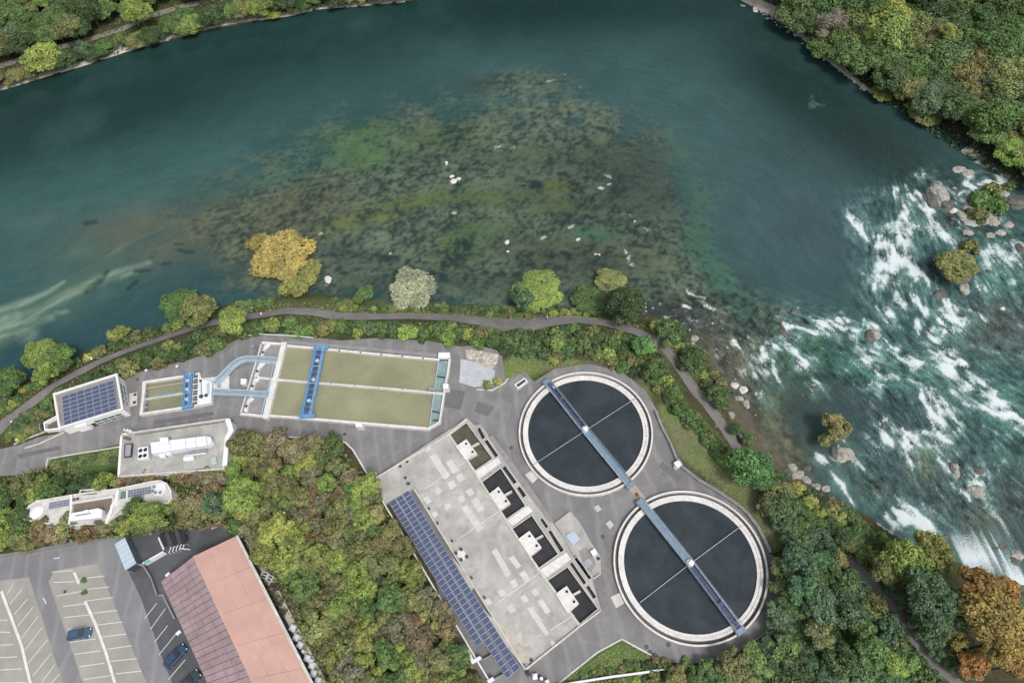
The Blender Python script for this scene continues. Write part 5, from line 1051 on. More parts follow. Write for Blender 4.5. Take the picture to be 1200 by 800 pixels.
MB().prism([zo(478, 122), zo(590, 116), zo(590, 150), zo(480, 158)], ZO - .4 + .35, ZO - .2).build('light_shaft', M['window_green'], t); MB().poly_bar([zo(462, 150), zo(468, 120), zo(600, 113), zo(700, 120)], .2, ZO + .3, ZO - .4).build('shaft_frame', M['concrete_white'], t)
for nm, (q0, q1, q2), nx_ in [('left', (zo(238, 213), zo(386, 188), zo(232, 262)), 8), ('right', (zo(822, 122), zo(990, 92), zo(820, 176)), 8)]:
    tt = thing('solar_array', f'dark solar strip on the {nm} wing of the round ended building', 'solar array', P(*q0, ZO)); solar_grid(tt, q0, q1, q2, nx_, 3, ZO + .1)
t = thing('white_rooftop_unit', 'long white boxy unit on the brown terrace of the round ended building', 'rooftop unit', P(100, 602, ZO))
MB().prism([zo(385, 292), zo(600, 252), zo(630, 262), zo(626, 322), zo(382, 348)], ZO + 1.1, ZO - .05).build('casing', M['white_metal'], t, .05)
MB().bar(zo(430, 310), zo(545, 290), .16, ZO + 1.14, ZO + 1.0).build('slot', M['dark_steel'], t)
MB().prism([zo(500, 268), zo(525, 264), zo(527, 278), zo(503, 282)], ZO + 1.3, ZO + 1).build('vent', M['white_metal'], t)
g = P(*zo(645, 70), 1.0); t = thing('round_tank', 'small blue grey round tank among trees above the round ended building', 'tank', (g.x, g.y, 0)); MB().cyl((g.x, g.y), 1.2, 1.6, 0, 20).build('shell', M['metal_bluegrey'], t); MB().cyl((g.x, g.y), .8, 1.8, 1.55, 20).build('lid', M['metal_paleblue'], t)
o = MB().poly_bar([(139, 556), (137.5, 566), (134, 574)], .4, 1.2, 0).build('retaining_wall', M['concrete_pale']); tag(o, 'narrow pale wall linking the flat roofed and the round ended buildings', 'wall')

# ================================================================== HALL WITH THE SALMON ROOF
t = thing('hall', 'long hall with a salmon and mauve gable roof beside the car park', 'building', P(270, 720, 0))
ZE, ZG = 3.3, 5.6
def RP(px, py, z): return P(px, py, z)
L0, L1 = P(188.7, 681, ZE), P(300, 925, ZE); G0, G1 = P(227, 651.3, ZG), P(355, 925, ZG); E0, E1 = P(276, 628.3, ZE), P(427, 925, ZE)
# make the roof a true rectangle along the mean ridge direction
d = ((G1 - G0).normalized() + (L1 - L0).normalized() + (E1 - E0).normalized()).normalized(); d = (G1 - G0).normalized()
def quadgrid(A0, A1, B0, B1, nu, nv, mat, nm, gap, th=.06):
    for j in range(nv):
        for i in range(nu):
            def pt(u, v): return A0.lerp(A1, v).lerp(B0.lerp(B1, v), u)
            u0, u1 = (i + gap[0]) / nu, (i + 1 - gap[0]) / nu; v0, v1 = (j + gap[1]) / nv, (j + 1 - gap[1]) / nv
            q = [pt(u0, v0), pt(u1, v0), pt(u1, v1), pt(u0, v1)]; up_ = Vector((0, 0, random.uniform(.0, .025))); vs = [p + up_ + Vector((0, 0, th)) for p in q] + [p + up_ for p in q]
            fs = [(0, 1, 2, 3), (7, 6, 5, 4)] + [(a, a + 4, (a + 1) % 4 + 4, (a + 1) % 4) for a in range(4)]
            if (q[1] - q[0]).cross(q[2] - q[0]).z < 0: fs = [f[::-1] for f in fs]
            MB().add(vs, fs).build(nm, M[mat], t)
und = MB().add([L0, L1, G1, G0, E0, E1], [(0, 1, 2, 3), (3, 2, 5, 4)]); und.build('roof_underlay', M['asphalt_dark'], t)
quadgrid(L0, L1, G0, G1, 4, 34, 'roof_mauve', 'roof_panel', (.012, .05)); quadgrid(G0, G1, E0, E1, 3, 7, 'roof_salmon', 'roof_panel', (.003, .003), .08)
MB().add([G0 + Vector((0, 0, .12)), G1 + Vector((0, 0, .12)), G1.lerp(E1, .05) + Vector((0, 0, .14)), G0.lerp(E0, .05) + Vector((0, 0, .14)), G0.lerp(L0, .02) + Vector((0, 0, .1)), G1.lerp(L1, .02) + Vector((0, 0, .1))], [(0, 1, 2, 3), (0, 4, 5, 1)]).build('ridge_cap', M['roof_salmon'], t)
nE = Vector((d.y, -d.x, 0)); nE = nE if nE.x > 0 else -nE
wl = [(L0 - nE * -.5), (G0), (E0 - nE * .35), (E1 - nE * .35), (G1), (L1 + nE * .5)]
MB().prismw([(wl[0].x, wl[0].y), (wl[2].x, wl[2].y), (wl[3].x, wl[3].y), (wl[5].x, wl[5].y)], ZE - .1, 0).build('walls', M['beige_wall'], t)
MB().barw(E0 + nE * .22, E1 + nE * .22, .5, ZE + .02, ZE - .2).build('gutter', M['concrete_pale'], t)
MB().barw(E0 + nE * 1.0 + d * .4, E1 + nE * 1.0, 1.2, .5, 0).build('plinth', M['beige_wall'], t)
for x, y, l in [(196.5, 672.8, 'white vent box at the upper left eave of the hall'), (209, 740.8, 'white vent box at the left eave of the hall beside the parked cars')]:
    w_ = P(x, y, 3.4); o = MB().boxc((w_.x, w_.y, 3.3), .8, .45, .4, .6).build('eave_box', M['white_metal']); tag(o, l, 'vent box')
# things stored behind the hall
for i, (x, y, sx, l) in enumerate([(342.5, 735, 1.15, 'big white bag behind the hall, uppermost of the white bags'), (346.5, 746, 1.15, 'big white bag behind the hall, second from the top'), (351, 755, 1.1, 'big white bag behind the hall, third from the top'), (354.5, 762.5, .6, 'small white bag behind the hall between larger ones'),
                                (359.5, 770.5, 1.1, 'big white bag behind the hall, fifth from the top'), (365, 779, 1.1, 'big white bag behind the hall, sixth from the top'), (366.5, 788.5, 1.15, 'big white bag behind the hall, seventh from the top'), (372, 797, 1.1, 'greenish white bag behind the hall, lowest in view'), (364, 774, .8, 'white bag behind the hall, squeezed behind the fifth')]):
    w_ = P(x, y, 1.0); tt = thing('white_bag', l, 'bulk bag', (w_.x, w_.y, 0), 'white bulk bags behind the hall'); aa = 1.07 + random.uniform(-.15, .15)
    MB().boxc((w_.x, w_.y, .5), sx, sx, 1.0, aa).build('bag', M['white_fabric'], tt, .15)
    MB().boxc((w_.x + .1, w_.y, 1.03), sx * .45, sx * .5, .12, aa + .4).build('spout', M['white_metal'], tt)
for i, (x, y, sx, sy, mt, l) in enumerate([(309.7, 673.5, 1.0, 1.2, 'white_metal', 'white framed crate behind the hall, uppermost'), (316, 677.3, 1.0, 1.0, 'white_fabric', 'pale blue crate behind the hall, second from the top'), (318, 691.5, 1.0, 1.5, 'wood', 'open brown frame crate behind the hall'), (321.5, 687, .8, 1.6, 'dark_steel', 'dark frame crate beside the open brown crate'),
                                  (325.5, 703.5, 1.3, 1.9, 'wood', 'brown pallet stack behind the hall, middle'), (330.5, 717, 1.0, 1.3, 'wood', 'brown pallet behind the hall just above the white bags')]):
    w_ = P(x, y, .8); tt = thing('crate', l, 'crate', (w_.x, w_.y, 0)); mb = MB(); aa = 1.07
    MB().boxc((w_.x, w_.y, .3), sx * .85, sy * .85, .5, aa).build('filling', M['dark_steel'], tt)
    for s_ in (-1, 1):
        for (ox, oy, lx, ly) in ((0, s_ * sx / 2, sy, .14), (s_ * sy / 2, 0, .14, sx)):
            MB().boxc((w_.x + ox * math.cos(aa + 1.57) - oy * math.sin(aa + 1.57), w_.y + ox * math.sin(aa + 1.57) + oy * math.cos(aa + 1.57), .45), lx, ly, .9, aa + 1.57).build('side', M[mt], tt)
    MB().boxc((w_.x, w_.y, .9), .14, sy * .9, .06, aa).build('slat', M[mt], tt)
# yard left of the hall
t = thing('container', 'pale blue roofed container at the edge of the car park', 'container', P(147, 650, 0))
cr = [(134.3, 637), (146.3, 629.5), (159.5, 659.5), (146.7, 667.8)]; cw = W2(cr, 2.5)
MB().prismw(cw, 2.42, 0).build('body', M['metal_bluegrey'], t); MB().prismw(cw, 2.5, 2.44).build('roof', M['blue_cover'], t)
for i in range(1, 6):
    s_ = i / 6; MB().barw(Vector(cw[0]).lerp(Vector(cw[3]), s_).to_3d(), Vector(cw[1]).lerp(Vector(cw[2]), s_).to_3d(), .05, 2.53, 2.48).build('roof_rib', M['white_metal'], t)
facade(cw, 2, .1, .9, .1, 2.3, 'dark_steel', 'door', t, .05)
zq = lambda x, y: (120 + x / 6.667, 610 + y / 6.667)
t = thing('bicycle_shelter', 'shelter of dark roof strips above a row of white arched stands', 'shelter', P(200, 635, 0))
for i in range(5):
    MB().bar(zq(455 + i * 42, 100 + i * -4), zq(500 + i * 35, 195 + i * -4), .75, 2.2 + .02 * i, 2.1).build('roof_strip', M['black'] if i % 2 == 0 else M['dark_steel'], t)
MB().bar(zq(437, 130), zq(478, 222), .3, 2.25, 2.0).build('edge_beam', M['concrete_white'], t)
for i in range(5):
    a = P(*zq(520 + i * 27, 250 - i * 8), .9); b_ = P(*zq(535 + i * 27, 205 - i * 8), .9); mb = MB()
    mb.tube((a.x, a.y, 0), (a.x, a.y, .9), .07, 5).tube((b_.x, b_.y, 0), (b_.x, b_.y, .9), .07, 5).tube(a, b_, .09, 6); mb.build('stand', M['white_metal'], t)
MB().bar(zq(610, 215), zq(685, 222), .16, 1.0, .85).build('handrail', M['white_metal'], t)
for x, y in [(440, 105), (480, 225), (640, 85), (660, 180)]: w_ = P(*zq(x, y), 2.1); MB().tube((w_.x, w_.y, 0), (w_.x, w_.y, 2.1), .06, 6).build('post', M['metal_grey'], t)
t = thing('sliding_gate', 'pale sliding gate with a green plate between the container and the shelter', 'gate', P(177, 655, 0))
MB().bar(zq(315, 330), zq(475, 238), .28, 1.5, .1).build('gate_leaf', M['white_metal'], t); MB().bar(zq(268, 350), zq(315, 330), .12, 1.4, .2).build('gate_rail', M['metal_grey'], t); MB().bar(zq(325, 330), zq(365, 310), .5, 1.56, 1.3).build('plate', M['teal'], t)
o = MB().poly_bar([zq(315, 345), zq(375, 440), zq(425, 580)], .22, .9, 0).build('low_wall', M['concrete_grey']); tag(o, 'low grey wall running down from the gate towards the parking bays', 'wall')
o = MB().poly_bar([zq(425, 580), zq(470, 578), zq(500, 640), zq(560, 760)], .3, .35, 0).build('kerb', M['concrete_grey']); tag(o, 'grey kerb along the left wall of the hall', 'kerb')
o = MB().poly_bar([(232, 622), (246, 616), (262, 614)], .5, 1.0, 0).build('stored_beam', M['wood']); tag(o, 'reddish stored beams on the dark asphalt above the hall', 'beams')
t = thing('handcart', 'small pale frame cart on the dark asphalt above the hall', 'cart', P(253, 615, 0)); MB().boxc((*P(253, 615, .8).xy, .7), 2.0, .9, .12, .25).build('tray', M['tan'], t); 
for s_ in (-1, 1): w_ = P(253 + 5 * s_, 615 - 1 * s_, .4); MB().boxc((w_.x, w_.y, .32), .5, .8, .6, .25).build('wheel_frame', M['dark_steel'], t)
o = MB().poly_bar([(0, 655), (50, 646), (110, 637)], .16, .1, 0).build('kerb', M['concrete_grey']); tag(o, 'thin grey kerb at the top edge of the car park', 'kerb')

# parking lines, dividers
zp = lambda x, y: (x / 5, 640 + y / 5)
zk = lambda x, y: (160 + x / 4, 600 + y / 4)
LN = [((330, 290), (478, 262)), ((368, 350), (495, 335)), ((378, 415), (520, 400)), ((395, 485), (540, 467)), ((410, 560), (560, 540)), ((440, 630), (590, 610)), ((465, 703), (612, 682)), ((490, 778), (645, 755)), ((310, 210), (440, 205)), ((300, 150), (430, 140)),
      ((460, 190), (612, 172)), ((490, 252), (640, 237)), ((505, 318), (662, 298)), ((545, 390), (688, 373)), ((560, 460), (715, 442)), ((590, 530), (740, 512)), ((620, 602), (772, 580)), ((650, 672), (802, 655)), ((680, 745), (830, 728)),
      ((40, 280), (82, 212)), ((58, 338), (128, 248)), ((82, 398), (160, 308)), ((102, 470), (195, 352)), ((124, 540), (222, 408)), ((142, 610), (248, 472)), ((165, 682), (278, 545)), ((190, 760), (300, 625)), ((240, 800), (322, 690)), ((300, 800), (350, 745)),
      ((0, 430), (42, 432)), ((0, 500), (60, 502)), ((0, 577), (78, 573)), ((0, 650), (100, 645)), ((0, 722), (128, 716)), ((0, 797), (155, 795))]
LNr = [(zk(95, 425), zk(38, 497)), (zk(135, 450), zk(65, 548)), (zk(145, 530), zk(85, 607)), (zk(185, 568), zk(104, 668)), (zk(228, 690), zk(150, 782)), (zk(255, 770), zk(215, 830))]
mb = MB()
t = thing('parking_markings', 'white painted bay lines of the car park at the lower left', 'road marking', P(100, 720, 0))
for a, b_ in LN: MB().bar(zp(*a), zp(*b_), .12, .020, .012).build('bay_line', M['white_paint'], t)
for a, b_ in LNr: MB().bar(a, b_, .12, .020, .012).build('bay_line', M['white_paint'], t)
MB().poly_bar([zp(252, 300), zp(262, 315), zp(270, 335)], .2, .02, .012).build('arrow', M['white_paint'], t); MB().poly_bar([zp(315, 70), zp(350, 66)], .2, .02, .012).build('arrow', M['white_paint'], t)
for pts, l in [([zp(435, 150), zp(462, 215)], 'short upper piece of the pale divider between the right parking rows'), ([zp(498, 320), zp(560, 455), zp(620, 620), zp(668, 782), zp(700, 900)], 'long pale divider kerb between the right parking rows'), ([zp(8, 262), zp(60, 400), (0 + 25, 640 + 115), zp(178, 800), zp(215, 900)], 'long pale divider kerb between the left parking rows')]:
    o = MB().poly_bar(pts, .5, .14, 0).build('divider_kerb', M['concrete_white']); tag(o, l, 'kerb')
w_ = P(*zp(381, 264), 0); tag(MB().cyl((w_.x, w_.y), .3, .05, .01, 14).build('manhole', M['dark_steel']), 'small dark manhole on the parking bays above the blue car', 'manhole')

# little yard square, vents, fences on the right
slab('blue_grey_slab', 'blue grey square slab right of the rectangular tank', 'slab', [(540, 420.5), (566, 425), (580, 434.5), (578.5, 449), (556, 453.5), (538, 448)], .10, 'blue_slab')
slab('rubble_bed', 'pale rubble bed along the top of the blue grey slab', 'rubble', [(545.5, 409.5), (560, 411), (584.5, 415), (583, 424), (577, 432.5), (566, 428), (556, 422.5), (546, 420)], .22, 'rubble')
for i in range(34):
    u, v = random.random(), random.random(); x = 547 + 35 * u; y = 411 + 4.5 * u + (10 + 6 * u) * v - 1
    w_ = P(x, y, .2); o = MB().boxc((w_.x, w_.y, .3), random.uniform(.25, .6), random.uniform(.2, .5), random.uniform(.15, .35), random.random() * 3).build('rubble_block', M[random.choice(['rock', 'rock_white', 'concrete_pale'])]); tag(o, 'loose pale block lying on the rubble bed', 'stone', 'loose blocks on the rubble bed')
for p, l in [([(558, 456), (577, 457), (592, 448), (595, 443)], 'pale kerb rounding the small green verge below the blue grey slab')]:
    o = MB().poly_bar(p, .25, .14, 0).build('kerb', M['concrete_pale']); tag(o, l, 'kerb')
sheet('grass_verge', [(559, 451.5), (575, 449), (583, 443), (591, 442), (592, 447), (577, 455.5), (560, 455)], .03, 'leaf') if False else None
t = thing('vent_shaft', 'small pale framed vent shaft at the yard edge left of the upper clarifier', 'vent', P(610, 450, 0))
MB().poly_bar([(603.5, 450.5), (614.5, 443), (617.5, 446.5), (606.8, 454.3)], .22, .6, 0, True).build('frame', M['white_metal'], t); MB().prism([(604, 450.5), (614.5, 443.5), (617, 446.5), (607, 454)], .4, 0).build('grille', M['dark_steel'], t)
slab('asphalt_apron', 'small grey apron around the vent shaft', 'slab', [(595, 449), (610, 438.5), (622, 447), (606, 459)], .03, 'concrete_grey')
FP = [(768.5, 481), (776, 500), (786, 519), (793.5, 538), (800, 547), (819, 562), (836, 572), (853, 583), (866, 592), (876, 601), (888, 617), (896, 632), (903, 647)]
t = thing('boundary_wall', 'low grey wall with a rail curving between the yard and the lawn', 'wall', P(820, 562, 0))
MB().poly_bar(FP, .45, .55, 0).build('wall', M['concrete_grey'], t)
for i in range(len(FP) - 1):
    a, b_ = P(*FP[i], .55), P(*FP[i + 1], .55); MB().tube((a.x, a.y, .5), (a.x, a.y, 1.3), .04, 5).build('post', M['metal_grey'], t); MB().tube((a.x, a.y, 1.3), (b_.x, b_.y, 1.3), .04, 5).build('rail', M['metal_grey'], t)
MB().poly_bar([(903, 647), (909, 646), (925, 640)], .12, .7, 0).build('side_rail', M['wood'], t)
t = thing('yard_cabinet', 'pale equipment cabinet against the lawn wall between the clarifiers', 'cabinet', P(794, 544, 0))
MB().prism([(789.5, 542), (796, 538), (800, 543.5), (793.5, 548)], 1.1, 0).build('cabinet', M['white_metal'], t); MB().prism([(789, 546.5), (793, 544.5), (795, 548), (791, 550)], .5, 0).build('step', M['concrete_pale'], t)
t = thing('picnic_bench', 'dark bench set on the lawn right of the upper clarifier', 'bench', P(803.5, 491, 0))
g = P(803.5, 491, .5); MB().boxc((g.x, g.y, .7), 1.7, .8, .08, -.35).build('table_top', M['dark_steel'], t)
for s_ in (-1, 1): MB().boxc((g.x + .25 * s_, g.y + .75 * s_, .42), 1.7, .3, .06, -.35).build('seat', M['wood'], t); MB().boxc((g.x + .6 * s_, g.y - .2 * s_, .33), .1, 1.5, .64, -.35).build('leg', M['dark_steel'], t)
t = thing('bent_handrail', 'white bent handrail at the yard edge right of the lower clarifier', 'railing', P(914, 705, 0))
MB().poly_bar([(913.5, 690), (916, 697), (916, 707), (912.5, 718)], .3, 1.1, .9).build('rail', M['white_metal'], t)
for p in [(913.5, 690), (916, 707), (912.5, 718)]: w_ = P(*p, 1); MB().tube((w_.x, w_.y, 0), (w_.x, w_.y, 1), .06, 6).build('post', M['metal_grey'], t)
t = thing('bench', 'narrow pale bench inside the yard edge by the bent handrail', 'bench', P(908, 709, 0)); MB().bar((909.5, 701), (905.5, 717), .45, .45, .38).build('seat', M['tan'], t)
for p in [(909.3, 703), (905.8, 715)]: w_ = P(*p, .2); MB().boxc((w_.x, w_.y, .2), .3, .12, .37).build('leg', M['concrete_grey'], t)
t = thing('edge_rail', 'thin rail along the yard edge below right of the lower clarifier', 'railing', P(895, 744, 0)); MB().poly_bar([(904, 730), (899, 738), (890, 746), (882, 752)], .1, .9, .8).build('rail', M['metal_grey'], t)
for p in [(904, 730), (899, 738), (890, 746), (882, 752)]: w_ = P(*p, .85); MB().tube((w_.x, w_.y, 0), (w_.x, w_.y, .85), .05, 5).build('post', M['white_metal'], t)
t = thing('white_guard_rail', 'long white guard rail below the grass triangle at the bottom edge', 'railing', P(720, 792, 0))
MB().poly_bar([(640, 806), (673, 799.5), (720, 792), (745, 788.8), (772, 785)], .32, .9, .65).build('rail', M['white_metal'], t); MB().poly_bar([(770, 785), (790, 782), (808, 779.3)], .14, .9, .75).build('rail', M['white_metal'], t)
for x in range(650, 806, 14): w_ = P(x, 806 - (x - 640) * .16, .7); MB().tube((w_.x, w_.y, 0), (w_.x, w_.y, .7), .06, 5).build('post', M['metal_grey'], t)
for p, l in [([(655, 800), (700, 764), (724, 751), (729, 748.3)], 'left pale kerb of the grass triangle at the bottom edge'), ([(729, 748.3), (750, 760), (764, 767.5)], 'right pale kerb of the grass triangle at the bottom edge')]:
    o = MB().poly_bar(p, .25, .12, 0).build('kerb', M['concrete_pale']); tag(o, l, 'kerb')
o = MB().poly_bar([(283, 395), (292, 392.5), (300, 391), (345, 393.3), (367, 395.5)], .16, .9, .75).build('yard_rail', M['white_metal']); tag(o, 'thin white rail at the hedge above the rectangular tank', 'railing')

# ================================================================== TREES AND SHRUBS
def crown_mesh(name, seed, nl, n, leaf, zmin=-.25, twig=False, spread=.62, dome=False):
    r = np.random.RandomState(seed); ax_ = np.array([r.uniform(.8, 1.2), r.uniform(.8, 1.2), 1.1]); cs = [np.array([0, 0, .05 if not dome else .3])]; rs_ = [.50 if not dome else .45]
    while len(cs) < nl:
        v = r.normal(size=3) * ax_; v /= np.linalg.norm(v)
        if v[2] < zmin: continue
        cs.append(v * np.array([1, 1, .85]) * (spread - .10 + .36 * r.rand()) + (np.array([0, 0, .1]) if dome else 0)); rs_.append(.16 + .20 * r.rand())
    cs = np.array(cs); rs_ = np.array(rs_); pr = rs_ ** 2; pr[0] *= .35; pr /= pr.sum(); lt = r.rand(nl)
    N = int(n * 1.7); k = r.choice(nl, N, p=pr); d = r.normal(size=(N, 3)); d /= np.linalg.norm(d, axis=1)[:, None]
    rad = (.68 + .38 * r.rand(N) ** .6 + .30 * (r.rand(N) > .86) * r.rand(N)); p = cs[k] + d * (rs_[k] * rad)[:, None]
    ok = np.ones(N, bool)
    for i in range(nl): ok &= ~((np.linalg.norm(p - cs[i], axis=1) < rs_[i] * .68) & (k != i))
    if dome: ok &= p[:, 2] > 0
    p, d, k = p[ok][:n], d[ok][:n], k[ok][:n]; N = len(p)
    nr = d + r.normal(size=(N, 3)) * .55 + np.array([0, 0, .35]); nr /= np.linalg.norm(nr, axis=1)[:, None]
    t1 = np.cross(nr, r.normal(size=(N, 3))); t1 /= np.linalg.norm(t1, axis=1)[:, None]; t2 = np.cross(nr, t1)
    s_ = leaf * (.55 + .9 * r.rand(N))[:, None]
    if twig: a, b_ = t1 * s_ * 2.4, t2 * s_ * .28
    else: a, b_ = t1 * s_, t2 * s_ * .68
    V = np.stack([p - a, p - b_ * .9 - a * .1, p + a, p + b_ + a * .1], 1).reshape(-1, 3); Fq = np.arange(4 * N).reshape(-1, 4)
    col = np.stack([lt[k], r.rand(N), np.zeros(N)], 1).repeat(4, 0)
    return np_mesh(name, V, Fq, M['leaf'], {'tint': col}, parent='mesh')
BIG = [crown_mesh('crown_leaves', 100 + i, 42, 7600, .055) for i in range(5)]
MID = [crown_mesh('crown_leaves', 200 + i, 27, 3800, .075) for i in range(6)]
TWIG = [crown_mesh('crown_twigs', 300 + i, 22, 3200, .07, twig=True) for i in range(2)]
SHR = [crown_mesh('shrub_leaves', 400 + i, 20, 1500, .12, zmin=0, dome=True, spread=.5) for i in range(5)]
def trunk_mesh(seed):
    r = random.Random(seed); mb = MB(); mb.tube((0, 0, 0), (.03, .02, .55), .075, 7, .05); mb.tube((.03, .02, .55), (.0, .05, 1.05), .05, 6, .02)
    for i in range(5):
        a = i * 1.256 + r.random(); z0 = .45 + .08 * i; e = (.45 * math.cos(a), .45 * math.sin(a), z0 + .45); mb.tube((.03, .02, z0), e, .032, 5, .015)
        mb.tube(e, (.68 * math.cos(a + .4), .68 * math.sin(a + .4), z0 + .6), .015, 4, .006)
    o = mb.build('trunk', M['bark']); me = o.data
    for v in me.vertices: v.co += o.location
    bpy.data.objects.remove(o); return me
TRK = [trunk_mesh(i) for i in range(3)]
LIN = {'lime': (.205, .270, .080), 'yellowgreen': (.245, .265, .085), 'green': (.105, .170, .062), 'bright': (.105, .205, .075), 'dark': (.060, .092, .042), 'olive': (.165, .182, .078), 'bluegreen': (.088, .150, .085), 'rust': (.20, .155, .085), 'redbrown': (.175, .135, .09),
       'gold': (.29, .235, .085), 'orange': (.30, .185, .07), 'grey': (.21, .20, .155), 'silver': (.31, .34, .24), 'gold2': (.245, .225, .085), 'brown': (.19, .175, .115), 'paleolive': (.24, .245, .11), 'deep': (.078, .125, .052)}
WORD = {'lime': 'lime green', 'yellowgreen': 'yellow green', 'green': 'mid green', 'bright': 'bright green', 'dark': 'dark green', 'olive': 'olive green', 'bluegreen': 'blue green', 'rust': 'rust tinted', 'redbrown': 'reddish brown', 'gold': 'golden', 'gold2': 'pale golden', 'orange': 'orange',
        'grey': 'bare greyish', 'silver': 'silvery', 'brown': 'brownish', 'paleolive': 'pale olive', 'deep': 'deep green'}
def jit(c, a=.10):
    k = random.uniform(1 - a * 1.6, 1 + a * 1.6); return tuple(max(.01, v * k * random.uniform(1 - a * .7, 1 + a * .7)) for v in c) + (1,)
def tree(px, py, rpx, colr, h=None, label=None, group=None, proto=None, asp=None, ground=None, tall=.8, kind='tree'):
    hh = h; z = 1.0
    isl = 930 < px and 290 < py < 520
    for _ in range(7):
        g0 = height_at(px, py); zz = g0 + hh * .62; x, y = unproj(px, py, zz); a_, b_, s_ = shore_d(np.array([float(x)]), np.array([float(y)]))
        if isl or s_[0] > 0 and min(a_[0], b_[0]) > .4 or hh < 2.2: break
        hh *= .8
    g0 = height_at(px, py)
    zc_ = g0 + hh * .62; x, y = unproj(px, py, zc_); x, y = float(x), float(y)
    gz = float(height(np.array([x]), np.array([y]))[0]); gz = max(gz, WZ); zc_ = gz + hh * .62; x, y = unproj(px, py, zc_); x, y = float(x), float(y)
    Rm = rpx * mpp(px, py, zc_)
    root = thing(kind, label, kind, (x, y, gz - .1), group)
    c = bpy.data.objects.new('crown', proto or (random.choice(BIG) if Rm > 3.2 else random.choice(MID))); COL.objects.link(c); c.parent = root
    a = asp or (random.uniform(.82, 1.2), random.uniform(.82, 1.2)); vz = min(hh * .5, Rm * random.uniform(.85, 1.0) * tall / .8)
    c.scale = (Rm * a[0], Rm * a[1], vz); c.location = (0, 0, zc_ - gz + .1); c.rotation_euler = (0, 0, random.uniform(0, 6.28)); c.color = jit(LIN[colr])
    t_ = bpy.data.objects.new('trunk' if kind == 'tree' else 'stems', random.choice(TRK)); COL.objects.link(t_); t_.parent = root; t_.scale = (Rm, Rm, zc_ - gz + .1); t_.rotation_euler = (0, 0, random.uniform(0, 6.28))
    return root
_hc = {}
def height_at(px, py):
    g = G(px, py); return max(g.z, WZ)
def shrub(px, py, rpx, colr, label, group=None, zf=.9, asp=1.0):
    g = G(px, py, 0); Rm = rpx * mpp(px, py, g.z); hz = Rm * zf
    x, y = unproj(px, py, g.z + hz * .45); gz = max(float(height(np.array([float(x)]), np.array([float(y)]))[0]), WZ - .1)
    o = bpy.data.objects.new('shrub', random.choice(SHR)); COL.objects.link(o); o.location = (float(x), float(y), gz - .05); o.scale = (Rm, Rm * asp, hz); o.rotation_euler = (0, 0, random.uniform(0, 6.28)); o.color = jit(LIN[colr], .12)
    return tag(o, label, 'shrub', group)
